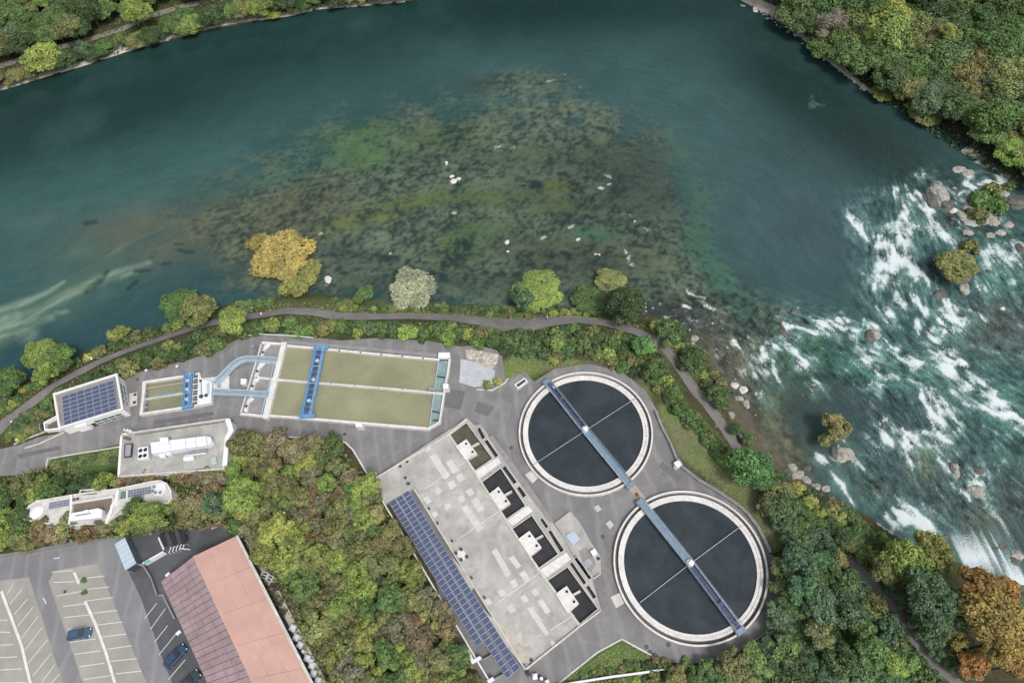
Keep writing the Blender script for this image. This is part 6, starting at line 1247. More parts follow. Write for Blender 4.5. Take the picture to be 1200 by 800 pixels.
TR = [  # hand placed: px, py, radius px, colour, height m, label
    (330, 299, 38, 'gold', 14, 'golden yellow tree leaning over the river, larger upper crown'), (353, 325, 25, 'gold2', 10, 'yellow olive tree just below the golden one on the river bank'),
    (302, 284, 15, 'gold2', 12, 'small golden crown at the upper left of the golden riverside tree'),
    (483, 338, 25, 'silver', 8, 'silvery willow like tree on the river bank above the yard hedge'), (428, 346, 13, 'green', 3.5, 'small round green tree on the bank left of the silvery tree'),
    (630, 340, 27, 'lime', 9, 'lime green tree on the bank beside the walker on the path'), (612, 350, 15, 'bluegreen', 6, 'blue green crown tucked left of the lime bank tree'), (716, 330, 20, 'paleolive', 9, 'pale olive tree above the dark round tree on the bank'), (733, 359, 25, 'dark', 8, 'dark green round tree beside the path bend'), (690, 352, 18, 'deep', 5, 'deep green tree left of the dark round tree'),
    (210, 356, 21, 'green', 8, 'mid green riverside tree, larger of the pair above the footpath'), (232, 364, 18, 'olive', 7, 'olive crown to the right of the mid green riverside tree'), (274, 377, 20, 'lime', 6, 'round lime green tree beside the footpath below the river bend'),
    (139, 390, 11, 'yellowgreen', 4, 'small round yellow green tree on the left river bank'), (48, 415, 21, 'lime', 7, 'lime tree reaching over the water at the left bank'), (70, 420, 18, 'green', 6, 'green tree behind the lime tree at the left bank'), (12, 446, 18, 'green', 6, 'green tree at the left edge of the river bank'), (56, 436, 14, 'lime', 6, 'lime crown below the tree reaching over the left bank'),
    (879, 548, 25, 'bright', 7, 'large round bright green tree beside the lawn'), (843, 465, 14, 'green', 4, 'round green tree between the path and the stony shore'), (876, 515, 9, 'green', 3, 'small green tree just above the round bright tree'), (862, 502, 8, 'deep', 3, 'small deep green tree by the path above the bright round tree'),
    (812, 420, 15, 'deep', 5, 'deep green tree at the shore where the path turns down'), (785, 390, 16, 'deep', 5, 'deep green tree at the rocky point by the path'), (756, 404, 13, 'bright', 5, 'bright blue tinted green tree between path and hedge'), (768, 432, 14, 'green', 5, 'green tree at the top right rim of the upper clarifier'),
    (978, 500, 17, 'paleolive', 6, 'pale olive tree standing on its own rock in the rapids'), (970, 516, 10, 'olive', 4, 'olive crown at the left foot of the lone rapids tree'), (1119, 312, 22, 'olive', 5, 'olive tree covering the small islet in the rapids'),
    (1150, 690, 24, 'orange', 14, 'orange autumn tree, upper left of the autumn group'), (1162, 722, 32, 'gold', 15, 'tall golden autumn tree in the middle of the autumn group'), (1172, 752, 28, 'gold', 14, 'golden autumn tree at the lower right of the autumn group'), (1138, 776, 15, 'orange', 7, 'small orange tree at the foot of the autumn group'), (1186, 780, 20, 'orange', 9, 'orange tree at the lower right corner'), (1120, 745, 15, 'gold', 9, 'small yellow crown at the left of the autumn group'), (1175, 690, 16, 'orange', 13, 'orange crown at the upper right of the autumn group'),
    (1060, 655, 24, 'lime', 10, 'wide lime green tree over the white water, left half'), (1092, 648, 25, 'yellowgreen', 10, 'wide yellow green tree over the white water, right half'), (1040, 668, 18, 'olive', 8, 'olive tree left of the wide lime trees'), (1088, 700, 28, 'bluegreen', 12, 'large blue green tree beside the orange autumn tree'), (1115, 708, 24, 'bluegreen', 12, 'blue green crown touching the orange autumn tree'), (1100, 735, 20, 'bluegreen', 10, 'blue green tree below the large blue green one'), (1192, 700, 16, 'bluegreen', 8, 'blue green tree at the right edge by the white water'),
    (935, 658, 19, 'bluegreen', 7, 'round blue green tree just right of the yard wall end'), (940, 690, 21, 'bluegreen', 8, 'blue green tree below the round one beside the yard'), (962, 705, 22, 'bluegreen', 9, 'blue green tree at the heart of the lower grove'), (990, 715, 22, 'bluegreen', 9, 'blue green tree in the lower grove nearer the path'), (1010, 735, 18, 'green', 8, 'green tree of the lower grove beside the path'),
    (960, 745, 18, 'olive', 7, 'speckled olive tree in the lower grove'), (1018, 762, 20, 'green', 8, 'green tree at the lower edge of the grove beside the path'), (1045, 778, 14, 'lime', 6, 'lime tree at the foot of the lower grove'), (985, 770, 18, 'deep', 7, 'deep green tree at the bottom of the lower grove'),
    (284, 582, 23, 'lime', 8, 'lime tree rising in the thicket above the hall'), (322, 622, 19, 'yellowgreen', 8, 'yellow green tree beside the top corner of the salmon roof'), (308, 648, 14, 'yellowgreen', 7, 'yellow green tree against the right eave of the hall'), (345, 640, 18, 'lime', 8, 'lime tree in the thicket right of the hall corner'), (372, 652, 17, 'yellowgreen', 7, 'yellow green tree in the thicket middle right of the hall'),
    (178, 604, 20, 'lime', 7, 'lime tree covering the end of the round ended building'), (160, 596, 15, 'green', 6, 'green tree in front of the right solar strip'), (250, 590, 15, 'bluegreen', 6, 'blue green tree left of the lime tree above the hall'), (333, 662, 16, 'lime', 7, 'lime tree just right of the hall eave'), (394, 600, 18, 'olive', 6, 'olive tree in the thicket centre left of the yard kerb'),
    (50, 68, 23, 'yellowgreen', 9, 'yellow green tree at the far left river bank'), (82, 32, 15, 'olive', 9, 'olive tree above the yellow green one on the far bank'), (97, 58, 11, 'bluegreen', 5, 'small blue green tree by the far gravel shore'), (118, 62, 11, 'green', 4, 'small green tree beside the far gravel shore'), (160, 14, 15, 'lime', 10, 'lime tree between the far path and the river'), (215, 18, 11, 'green', 5, 'small tree between the far path and the gravel shore'), (140, 46, 8, 'green', 4, 'small green tree hiding part of the far path'),
    (275, 12, 14, 'green', 7, 'green tree at the upper bank over the dark water'), (320, 15, 12, 'yellowgreen', 6, 'yellow green tree at the upper bank, second from the bare one'), (338, 6, 10, 'grey', 6, 'pinkish grey tree at the upper bank'),
    (1040, 35, 28, 'lime', 12, 'big lime green tree on the right bank hillside'), (1048, 20, 22, 'yellowgreen', 13, 'yellow green crown top of the right bank hillside'), (1112, 40, 12, 'yellowgreen', 12, 'small bright yellow green crown on the right bank hillside'), (1085, 130, 25, 'olive', 10, 'round olive tree overhanging the right shore'), (1160, 140, 24, 'green', 10, 'green tree above the side channel at the right'), (1185, 180, 20, 'lime', 9, 'lime tree at the right edge beside the side channel'),
    (1035, 108, 16, 'lime', 9, 'lime tree at the right shore left of the round olive tree'), (975, 30, 18, 'grey', 9, 'greyish green tree near the pale rocks of the right shore')]
for px, py, r_, cc, h_, l in TR:
    tree(px, py, r_, cc, h_, l, proto=(random.choice(TWIG) if cc in ('grey',) else None))
PAL = {
    'thicket': [('olive', 30), ('yellowgreen', 14), ('lime', 12), ('rust', 6), ('redbrown', 1.5), ('green', 15), ('brown', 9), ('paleolive', 14), ('dark', 4)],
    'autumn': [('rust', 7), ('brown', 9), ('olive', 30), ('redbrown', 2), ('paleolive', 7), ('yellowgreen', 6), ('green', 8)],
    'green': [('green', 14), ('olive', 12), ('dark', 6), ('lime', 5), ('deep', 10), ('yellowgreen', 2)],
    'hedge': [('green', 16), ('deep', 14), ('olive', 8), ('lime', 3), ('dark', 6)],
    'grove': [('bluegreen', 12), ('green', 10), ('deep', 10), ('olive', 6), ('dark', 4)],
    'farR': [('green', 10), ('olive', 14), ('deep', 14), ('dark', 4), ('bluegreen', 3), ('grey', 1.2), ('brown', 1)],
    'farL': [('green', 10), ('olive', 10), ('deep', 10), ('lime', 5), ('dark', 6), ('bluegreen', 3)]}
tried = [(t_[0], t_[1], t_[2]) for t_ in TR]
def inside(px, py, poly): return bool(in_poly(np.array([px]), np.array([py]), poly)[0])
PATHPX = [(22, 484), (62, 452), (88, 438), (120, 422), (150, 410), (185, 398), (215, 388), (245, 379), (275, 373), (305, 369), (335, 364), (365, 365), (395, 370), (430, 371), (480, 370), (530, 372), (565, 376), (620, 380), (675, 374), (710, 378), (745, 388), (775, 402), (790, 422), (803, 440), (815, 458), (828, 472), (840, 488), (852, 505), (862, 522), (880, 550)]
PATH2 = [(1000, 660), (1020, 682), (1040, 702), (1058, 724), (1070, 745), (1085, 764), (1102, 782), (1125, 805)]
PATH3 = [(0, 78), (30, 68), (60, 58), (100, 48), (140, 36), (175, 20), (200, 12), (240, 2), (290, -14)]
def near(px, py, line): return min(float(seg_dist(px, py, line[i], line[i + 1])) for i in range(len(line) - 1))
def fill(poly, pal, rmin, rmax, sp, kind, where, hf=.85, avoid=None, ad=0, place=.55, mx=400):
    xs = [p[0] for p in poly]; ys = [p[1] for p in poly]; pts = []; miss = 0
    names, wts = zip(*PAL[pal])
    while miss < 500 and len(pts) < mx:
        x = random.uniform(min(xs), max(xs)); y = random.uniform(min(ys), max(ys)); r_ = random.uniform(rmin, rmax)
        if not inside(x, y, poly) or (avoid and near(x, y, avoid) < ad + r_ * (.85 if pal == 'farL' else .6)) or any((x - a) ** 2 + (y - b_) ** 2 < ((r_ + c_) * .5 * sp) ** 2 for a, b_, c_ in pts) or any((x - a) ** 2 + (y - b_) ** 2 < (c_ * place) ** 2 for a, b_, c_ in tried): miss += 1; continue
        miss = 0; pts.append((x, y, r_))
    pts.sort(key=lambda p: p[1])
    wf = where
    for (x, y, r_) in pts:
        where = wf(x, y) if callable(wf) else wf
        tone = float(vnoise(np.array([x]), np.array([y]), 55, 5, 2)[0]); warm = {'rust', 'redbrown', 'brown', 'grey'}; w3 = [wt * ((math.exp((tone - .5) * 7) if n_ in warm else math.exp(-(tone - .5) * 3)) if pal in ('thicket', 'autumn') else 1) for n_, wt in PAL[pal]]
        cc = random.choices(names, w3)[0]; sz = 'small' if r_ < rmin + (rmax - rmin) * .4 else 'larger'; lab = f'{sz} {WORD[cc]} {kind} {where}'; grp = lab
        if kind == 'shrub': shrub(x, y, r_ * 1.12, cc, lab, grp, hf * random.uniform(.8, 1.2))
        else:
            Rm = r_ * mpp(x, y, 3); tree(x, y, r_ * 1.08, cc, max(2.5, Rm * hf * random.uniform(1.6, 2.2)), lab, grp, proto=(random.choice(TWIG) if cc in ('grey',) else None), kind=kind)
    return len(pts)
cnt = {}
cnt['A'] = fill([(278, 514), (392, 521), (426, 564), (515, 712), (545, 775), (520, 775), (560, 805), (560, 815), (398, 815), (378, 755), (355, 700), (338, 665), (308, 635), (270, 612), (262, 560), (275, 545)], 'thicket', 10, 16, 1.12, 'bush', lambda x, y: 'in the thicket, ' + ('just below the yard kerb' if y < 560 else 'beside the solar array' if x > 330 + (y - 560) * .62 + 60 else 'close to the hall' if x < 355 + (y - 640) * .35 else 'in the middle between hall and solar array'), 1.0, mx=160)
cnt['B'] = fill([(-20, 576), (25, 568), (60, 563), (128, 563), (132, 568), (120, 570), (80, 574), (35, 588), (15, 610), (-20, 625)], 'green', 9, 14, 1.1, 'bush', 'between the left yard road and the round ended building', 1.0)
cnt['C'] = fill([(-20, 622), (20, 612), (45, 612), (82, 615), (125, 616), (150, 610), (205, 592), (255, 570), (262, 600), (225, 610), (170, 618), (130, 622), (60, 632), (-20, 646)], 'thicket', 9, 14, 1.1, 'bush', 'between the round ended building and the car park', .95)
cnt['D'] = fill([(140, 560), (160, 547), (262, 542), (268, 552), (262, 562), (205, 560), (190, 556), (150, 566)], 'autumn', 8, 12, 1.0, 'bush', 'along the lower edge of the grey flat roof', .9)
cnt['E'] = fill([(62, 470), (100, 440), (150, 422), (200, 405), (250, 388), (275, 380), (300, 376), (400, 378), (470, 380), (545, 382), (590, 388), (612, 402), (590, 410), (560, 400), (530, 400), (470, 391), (400, 391), (330, 385), (290, 386), (255, 402), (215, 418), (165, 430), (140, 434), (66, 458)], 'hedge', 8, 11.5, .92, 'shrub', lambda x, y: 'in the hedge above ' + ('the white building' if x < 150 else 'the grit tank' if x < 250 else 'the inlet chambers' if x < 330 else 'the rectangular tank' if x < 520 else 'the blue grey slab'), 1.0, PATHPX, 5)
cnt['F'] = fill([(-20, 460), (30, 446), (70, 432), (110, 408), (150, 394), (190, 384), (240, 366), (285, 354), (320, 351), (305, 362), (250, 374), (200, 390), (150, 404), (90, 430), (40, 462), (-20, 498)], 'green', 6, 10, 1.05, 'shrub', 'on the bank between the river and the left footpath', .8, PATHPX, 5)
cnt['F2'] = fill([(390, 350), (460, 360), (520, 357), (600, 361), (660, 362), (690, 368), (600, 371), (520, 367), (440, 364), (400, 362)], 'green', 4, 7, 1.1, 'shrub', 'on the bank between the river and the middle footpath', .7, PATHPX, 4)
cnt['G'] = fill([(590, 392), (640, 390), (680, 384), (720, 388), (765, 408), (785, 440), (800, 470), (790, 462), (770, 455), (745, 440), (710, 424), (680, 412), (650, 418), (615, 412), (592, 408)], 'hedge', 7, 12, 1.0, 'shrub', 'between the footpath and the upper clarifier', 1.0, PATHPX, 5)
cnt['H'] = fill([(776, 440), (800, 470), (820, 492), (842, 520), (860, 545), (850, 545), (822, 510), (795, 482), (770, 455)], 'hedge', 6, 8.5, .85, 'shrub', 'in the narrow hedge between the lawn and the path', 1.0, PATHPX, 5)
cnt['I'] = fill([(765, 380), (800, 388), (815, 405), (835, 432), (850, 455), (855, 480), (840, 470), (805, 425), (785, 400)], 'green', 6, 10, 1.1, 'shrub', 'between the path and the stony shore', .8, PATHPX, 5)
cnt['J'] = fill([(890, 565), (905, 558), (925, 572), (950, 574), (985, 596), (1015, 618), (1040, 640), (1030, 662), (1005, 650), (975, 625), (940, 602), (905, 585)], 'green', 8, 13, 1.0, 'tree', 'on the bank between the rapids and the lower path', .8, PATH2, 4)
cnt['K'] = fill([(895, 580), (935, 608), (970, 635), (1000, 668), (1020, 700), (1045, 735), (1058, 770), (1050, 790), (1010, 790), (905, 775), (860, 800), (780, 802), (800, 788), (840, 782), (880, 762), (908, 738), (922, 700), (920, 655), (930, 640), (912, 610)], 'grove', 12, 18, 1.0, 'tree', lambda x, y: 'in the lower right grove ' + ('along the bottom edge' if y > 760 else 'at the yard edge' if x < 945 else 'nearer the path'), .85, PATH2, 5, .7)
cnt['L'] = fill([(1045, 688), (1075, 700), (1100, 740), (1125, 762), (1130, 795), (1112, 785), (1085, 755), (1060, 718)], 'grove', 8, 12, 1.0, 'tree', 'between the lower right path and the autumn trees', .85, PATH2, 5, .7)
cnt['M'] = fill([(-12, -16), (480, -16), (470, -12), (420, 0), (370, 4), (330, 8), (280, 17), (250, 24), (205, 32), (150, 50), (110, 62), (80, 70), (30, 86), (-12, 100)], 'farL', 12, 19, 1.0, 'tree', lambda x, y: 'on the far bank ' + ('at the upper left corner' if x < 110 else 'between far path and river' if x < 260 else 'above the dark water'), .8, PATH3, 3, .6)
cnt['N'] = fill([(890, -20), (1222, -20), (1222, 210), (1215, 205), (1178, 178), (1135, 148), (1085, 122), (1030, 95), (985, 70), (960, 50), (935, 22), (905, 0)], 'farR', 17, 27, .98, 'tree', lambda x, y: 'on the upper right hillside, ' + ('right above the gravel shore' if (x - 905) * .62 - y < 30 else 'high up at the top edge' if y < 50 else 'above the side channel' if x > 1110 and y > 100 else 'on the middle slope'), .75, None, 0, .55, mx=200)
cnt['O'] = fill([(8, 515), (12, 500), (25, 488), (42, 476), (60, 466), (62, 478), (48, 492), (40, 505), (20, 516)], 'green', 6, 9, .95, 'shrub', 'in the planted bed left of the white building', .8)
cnt['P'] = fill([(60, 540), (138, 526), (140, 540), (70, 552)], 'green', 4, 6, 2.6, 'shrub', 'on the grass below the left yard road', .6)
cnt['Q'] = fill([(670, 790), (760, 772), (800, 778), (850, 775), (880, 765), (850, 800), (700, 805)], 'green', 6, 10, 1.3, 'shrub', 'below the yard at the bottom edge', .8)
print('counts', cnt, sum(cnt.values()))
for x, y, r_, c_, l in [(1142, 244, 15, 'green', 'green shrub on top of the upper islet, left one'), (1156, 231, 12, 'olive', 'olive shrub on top of the upper islet, upper one'), (1160, 250, 14, 'green', 'green shrub on top of the upper islet, lower one'), (1138, 262, 12, 'olive', 'olive shrub on the lower left of the upper islet'), (1180, 222, 8, 'olive', 'olive shrub at the right end of the upper islet'),
                        (1133, 325, 8, 'paleolive', 'pale olive shrub at the right side of the small islet'), (1128, 300, 12, 'olive', 'olive shrub at the top right of the small islet'), (1112, 322, 11, 'olive', 'olive shrub at the left of the small islet'), (712, 779, 5, 'yellowgreen', 'small yellow green shrub on the grass triangle'), (696, 788, 4, 'lime', 'tiny lime shrub beside the white guard rail'),
                        (583, 446, 6, 'yellowgreen', 'bright verge shrub below the blue grey slab, right'), (570, 450, 6, 'lime', 'bright verge shrub below the blue grey slab, left'), (768, 772, 6, 'redbrown', 'reddish low shrub at the tip of the grass triangle'), (650, 420, 8, 'yellowgreen', 'yellow green shrub at the top left of the upper clarifier'), (245, 402, 8, 'yellowgreen', 'yellow shrub at the hedge end above the yard'),
                        (197, 404, 8, 'yellowgreen', 'yellow green shrub in the hedge above the grit tank, left'), (219, 406, 8, 'rust', 'pinkish shrub in the hedge above the grit tank'), (82, 622, 8, 'orange', 'orange shrub at the top edge of the car park'), (97, 680, 4, 'green', 'small weed shrub growing in the gap of the parking divider'), (98, 694, 4, 'olive', 'lower small weed shrub in the gap of the parking divider')]:
    shrub(x, y, r_ * 1.1, c_, l)
# low ground cover, nobody could count it
def cover_(name, poly, n, cols, size, hmax=.35, z=0):
    r = np.random.RandomState(len(name) + n); xs = [p[0] for p in poly]; ys = [p[1] for p in poly]; U = r.uniform(min(xs), max(xs), n * 4); V = r.uniform(min(ys), max(ys), n * 4); k = in_poly(U, V, poly)
    for i_ in range(len(PATHPX) - 1): k &= seg_dist(U, V, PATHPX[i_], PATHPX[i_ + 1]) > 6.5
    for i_ in range(len(PATH2) - 1): k &= seg_dist(U, V, PATH2[i_], PATH2[i_ + 1]) > 6.5
    U, V = U[k][:n], V[k][:n]
    X_, Y_ = unproj(U, V, z); Zg = height(X_, Y_); X_, Y_ = unproj(U, V, np.clip(Zg, WZ, 6)) if False else (X_, Y_)
    N = len(X_); p = np.stack([X_, Y_, np.maximum(Zg, WZ) + r.rand(N) * hmax], 1); nr = r.normal(size=(N, 3)) * .6 + np.array([0, 0, 1]); nr /= np.linalg.norm(nr, axis=1)[:, None]
    t1 = np.cross(nr, r.normal(size=(N, 3))); t1 /= np.linalg.norm(t1, axis=1)[:, None]; t2 = np.cross(nr, t1); s_ = size * (.5 + r.rand(N))[:, None]; a, b_ = t1 * s_, t2 * s_ * .6
    V_ = np.stack([p - a, p - b_, p + a, p + b_], 1).reshape(-1, 3); nn = vnoise(X_, Y_, 3, 9, 2)
    o = np_mesh(name, V_, np.arange(4 * N).reshape(-1, 4), M['leaf'], {'tint': np.stack([nn, r.rand(N), nn * 0], 1).repeat(4, 0)}); o.color = (*cols, 1); return tag(o, {'undergrowth': 'low mixed undergrowth covering the ground beneath the trees', 'bank_weeds': 'low green weeds on the river bank beside the path', 'lawn_tufts': 'uneven grass tufts on the lawns of the plant'}[name], 'ground cover', None, 'stuff')
cover_('undergrowth', [(278, 510), (392, 517), (432, 562), (550, 765), (590, 850), (395, 850), (340, 720), (262, 618), (0, 645), (-20, 570), (60, 545), (136, 560), (262, 545)], 30000, LIN['olive'], .28, .9)
cover_('undergrowth', [(915, 640), (960, 630), (1060, 700), (1130, 780), (1130, 830), (800, 830), (860, 780), (915, 720)], 14000, LIN['deep'], .26, .6)
cover_('undergrowth', [(880, 560), (1000, 605), (1110, 680), (1040, 700), (950, 630)], 6000, LIN['olive'], .26, .5)
cover_('undergrowth', [(910, 5), (1300, -80), (1300, 260), (1150, 180), (1040, 108)], 16000, LIN['dark'], .4, .8)
cover_('undergrowth', [(-60, -60), (480, -60), (400, -4), (250, 22), (120, 58), (-60, 100)], 9000, LIN['deep'], .4, .5)
cover_('bank_weeds', [(-20, 470), (40, 447), (130, 404), (250, 362), (330, 350), (600, 362), (700, 368), (790, 380), (860, 500), (840, 500), (770, 400), (600, 402), (300, 380), (60, 470), (-20, 500)], 14000, LIN['olive'], .2, .35)
for pts in [[(768, 486), (800, 470), (870, 545), (925, 640), (905, 648), (820, 555)], [(655, 800), (727, 752), (765, 769), (770, 785), (680, 800)], [(57, 547), (60, 540), (139, 526), (140, 545)], [(592, 440), (600, 415), (640, 415), (690, 424), (650, 430), (612, 436)]]:
    cover_('lawn_tufts', pts, 3500, (.19, .225, .10), .11, .08)

# ================================================================== ROCKS
def rock_mesh(seed, flat=.7):
    bm = bmesh.new(); bmesh.ops.create_icosphere(bm, subdivisions=3, radius=1); r = random.Random(seed); from mathutils import noise as nz_
    off = Vector((r.random() * 50, r.random() * 50, 0))
    for v in bm.verts:
        n = v.co.normalized(); k = 1 + .38 * nz_.noise(n * 1.3 + off) + .16 * nz_.noise(n * 3.3 + off) + .07 * nz_.noise(n * 7 + off); c = nz_.cell(n * 1.7 + off) * .12; v.co = n * (k + c * .4); v.co.z *= flat
    me = bpy.data.meshes.new('rock'); bm.to_mesh(me); bm.free(); return me
RK = [rock_mesh(i) for i in range(6)]
def rock(px, py, rx, ry, mat, label, group=None, zh=.5, rot=None):
    if rx > 20: zh = .16
    g = G(px, py); z = max(g.z, WZ); x, y = unproj(px, py, z + .2); s_ = mpp(px, py, z); i = random.randrange(6)
    key = f'rock_{i}_{mat}'
    me = bpy.data.meshes.get(key)
    if me is None: me = RK[i].copy(); me.name = key; me.materials.append(M[mat])
    o = bpy.data.objects.new('boulder', me); COL.objects.link(o); o.location = (float(x), float(y), z - .1); o.scale = (rx * s_, ry * s_ * 1.15, max(.2, min(rx, ry) * s_ * zh * 1.6)); o.rotation_euler = (0, 0, rot if rot is not None else random.uniform(-.5, .5)); return tag(o, label, 'rock', group)
RL = [(1100, 228, 10, 14, 'rock', 'tall pale boulder left of the upper islet'), (1108, 238, 8, 11, 'rock_dark', 'dark ledge beside the tall pale boulder'), (1092, 233, 8, 13, 'rock_dark', 'wet dark rock on the left side of the tall pale boulder'), (1124, 198, 8, 4.5, 'rock', 'pale rock at the top of the side channel, left'), (1134, 202, 7, 4.5, 'rock', 'pale rock at the top of the side channel, right'),
      (1117, 246, 5, 3.5, 'rock_white', 'small whitish rock between the pale boulder and the islet'), (1128, 252, 6, 7, 'rock', 'pale rock at the left tip of the upper islet'), (1148, 250, 23, 15, 'rock', 'broad low rock base of the upper islet'), (1176, 230, 9, 11, 'rock', 'pale rock at the upper right of the upper islet'), (1190, 236, 14, 10, 'rock_dark', 'dark rock shelf at the right end of the upper islet'),
      (1183, 263, 7, 4, 'rock', 'pale rock at the lower right of the upper islet, upper one'), (1173, 272, 6, 4, 'rock', 'pale rock at the lower right of the upper islet, lower one'), (1161, 275, 5, 4, 'rock', 'rounded pale rock below the upper islet'), (1165, 260, 6, 6, 'rock', 'pale rock at the lower middle of the upper islet'), (1135, 272, 6, 4, 'rock', 'pale rock at the lower left of the upper islet'),
      (1120, 318, 18, 15, 'rock_dark', 'dark rock base of the small islet'), (1131, 338, 6, 7, 'rock', 'pinkish pale rock at the foot of the small islet'), (1102, 344, 8, 5, 'rock_dark', 'low dark rock left below the small islet'), (1159, 317, 3, 3, 'rock_dark', 'tiny dark rock right of the small islet'), (1176, 361, 3, 2.5, 'rock_white', 'tiny pale rock in the shallows at the right'),
      (1197, 292, 5, 8, 'rock_dark', 'dark rock at the right edge beside the foam'), (1020, 394, 6, 9, 'rock_dark', 'dark wet side of the boulder in mid rapids'), (1026, 390, 6, 7, 'rock', 'tan boulder standing in mid rapids'), (988, 532, 12, 7.5, 'rock', 'pale rock slab at the foot of the lone rapids tree'), (979, 531, 6, 8, 'rock_dark', 'dark rock left of the pale slab under the lone tree'),
      (1119, 551, 4.5, 8, 'rock', 'slim pinkish rock in the lower rapids'), (1117, 548, 5, 8, 'rock_dark', 'dark rock behind the slim pinkish rock'), (1148, 550, 6, 5, 'rock_dark', 'dark rounded rock in the lower rapids'), (1152, 554, 4, 3, 'rock', 'small pale rock against the dark rounded rock'), (1145, 574, 9, 8, 'rock', 'large pale rounded rock in the lower rapids'),
      (1069, 519, 3.5, 3.5, 'rock_dark', 'small dark rock ringed by foam'), (1036, 498, 3, 4, 'rock_dark', 'dark rock at the head of the lower foam'), (1063, 502, 4, 2.5, 'rock_dark', 'flat dark rock above the foam belt'), (1102, 536, 2.5, 3, 'rock_dark', 'tiny dark rock right of the foam belt'), (956, 454, 5, 3, 'rock_dark', 'dark rock alone in the calmer pool'), (954, 451, 2.5, 2, 'rock', 'tiny pale rock on the dark pool rock'),
      (931, 365, 4, 4, 'rock_dark', 'dark rock at the top of the diagonal foam line'), (918, 388, 5, 7, 'rock_dark', 'dark rock in the diagonal foam line'), (902, 405, 4, 3, 'rock_dark', 'dark rock at the lower end of the diagonal foam line'), (531, 212, 4.5, 3.5, 'rock_white', 'white rock on the submerged reef, biggest of the cluster'), (537, 209, 3, 2.5, 'rock_white', 'white rock on the reef right of the biggest'),
      (529, 206, 3, 2, 'rock_white', 'white rock on the reef above the biggest'), (527, 215, 3, 3, 'rock_dark', 'dark rock at the lower left of the white reef rocks'), (523, 190, 2, 2.5, 'rock_white', 'small white rock above the white reef cluster'), (594, 283, 2.6, 3.2, 'rock_white', 'lone white rock on the reef below middle'), (595, 294, 2, 1.6, 'rock_white', 'tiny white rock just below the lone white rock'),
      (698, 297, 2, 1.5, 'rock_white', 'tiny white rock pair on the reef, left one'), (702, 297.5, 2, 1.5, 'rock_white', 'tiny white rock pair on the reef, right one'), (521, 250, 4, 2, 'rock_dark', 'half sunken rock on the reef, left'), (532, 249, 3.5, 2, 'rock', 'half sunken pale rock on the reef, right'), (375, 273, 3, 2, 'rock', 'half sunken pale rock by the golden tree'), (457, 296, 2, 2, 'rock', 'half sunken pale rock above the silvery tree'),
      (677, 280, 3, 1.8, 'rock_white', 'small pale reef rock near the green patch'), (669, 265, 5, 2, 'rock', 'low pale reef rock above the green patch'), (636, 278, 4, 2, 'rock', 'low reef rock left of the green patch'), (384, 327, 4, 6, 'rock_white', 'whitish rock at the right foot of the golden tree'), (382, 333, 3, 3, 'rock_dark', 'dark rock at the right foot of the golden tree'),
      (861, 451, 5, 4, 'rock_white', 'pinkish white shore rock beside the path, left one'), (871, 456, 5, 4, 'rock_white', 'pinkish white shore rock beside the path, right one'), (875, 473, 4, 5, 'rock', 'pale shore rock below the pinkish pair'), (866, 466, 5, 3, 'rock', 'flat pale shore rock between the pinkish ones'), (828, 446, 3, 3, 'rock_white', 'small white shore rock by the round green tree'), (857, 486, 4, 5, 'rock', 'pale shore rock beside the path, lower'), (868, 510, 3, 3, 'rock_white', 'small white rock beside the small green trees'),
      (794, 381, 3, 2.5, 'rock_white', 'small pinkish rock at the rocky point'), (780, 371, 3, 2, 'rock', 'small pale rock at the tip of the rocky point'), (813, 396, 6, 4, 'rock', 'pale shore rock below the rocky point, upper'), (812, 406, 5, 6, 'rock', 'pale shore rock below the rocky point, lower'), (844, 413, 6, 4, 'rock_dark', 'dark rock just off the shore'), (861, 402, 3, 4, 'rock_white', 'white rock standing in the shallows'),
      (929, 547, 5, 5, 'rock', 'pale rock group at the bend of the shore, top'), (936, 556, 8, 5, 'rock', 'pale rock group at the bend of the shore, middle'), (945, 562, 5, 6, 'rock', 'pale rock group at the bend of the shore, right'), (923, 552, 5, 4, 'rock_dark', 'dark rock among the pale rocks at the shore bend'), (947, 548, 5, 3, 'rock_dark', 'dark rock in the water by the shore bend'), (955, 571, 8, 4.5, 'rock', 'flat pale rock by the shore below the bend'), (968, 572, 5, 4, 'rock', 'pale rock beside the foam below the bend'), (975, 582, 5, 3, 'rock_dark', 'dark rock under the shore trees below the bend'),
      (1176, 640, 7, 4, 'rock_dark', 'dark ledge beside the white water at the right'), (1192, 650, 8, 6, 'rock', 'brown rock at the right edge in the white water'), (1190, 656, 7, 5, 'rock_dark', 'dark rock under the brown rock at the right edge'), (1134, 176, 8, 5, 'rock', 'brownish bank rock at the right shore, upper'), (1144, 182, 7, 4, 'rock', 'brownish bank rock at the right shore, lower'), (1155, 190, 6, 3, 'rock_dark', 'dark bank rock beside the side channel'),
      (1128, 618, 3, 3, 'rock_dark', 'dark rock above the white water curtain'), (1108, 628, 5, 3, 'rock_dark', 'dark rock in the middle of the white water curtain'), (1168, 642, 4, 3, 'rock_dark', 'dark rock at the right of the white water curtain')]
for x, y, rx, ry, mt, l in RL: rock(x, y, rx, ry, mt, l)
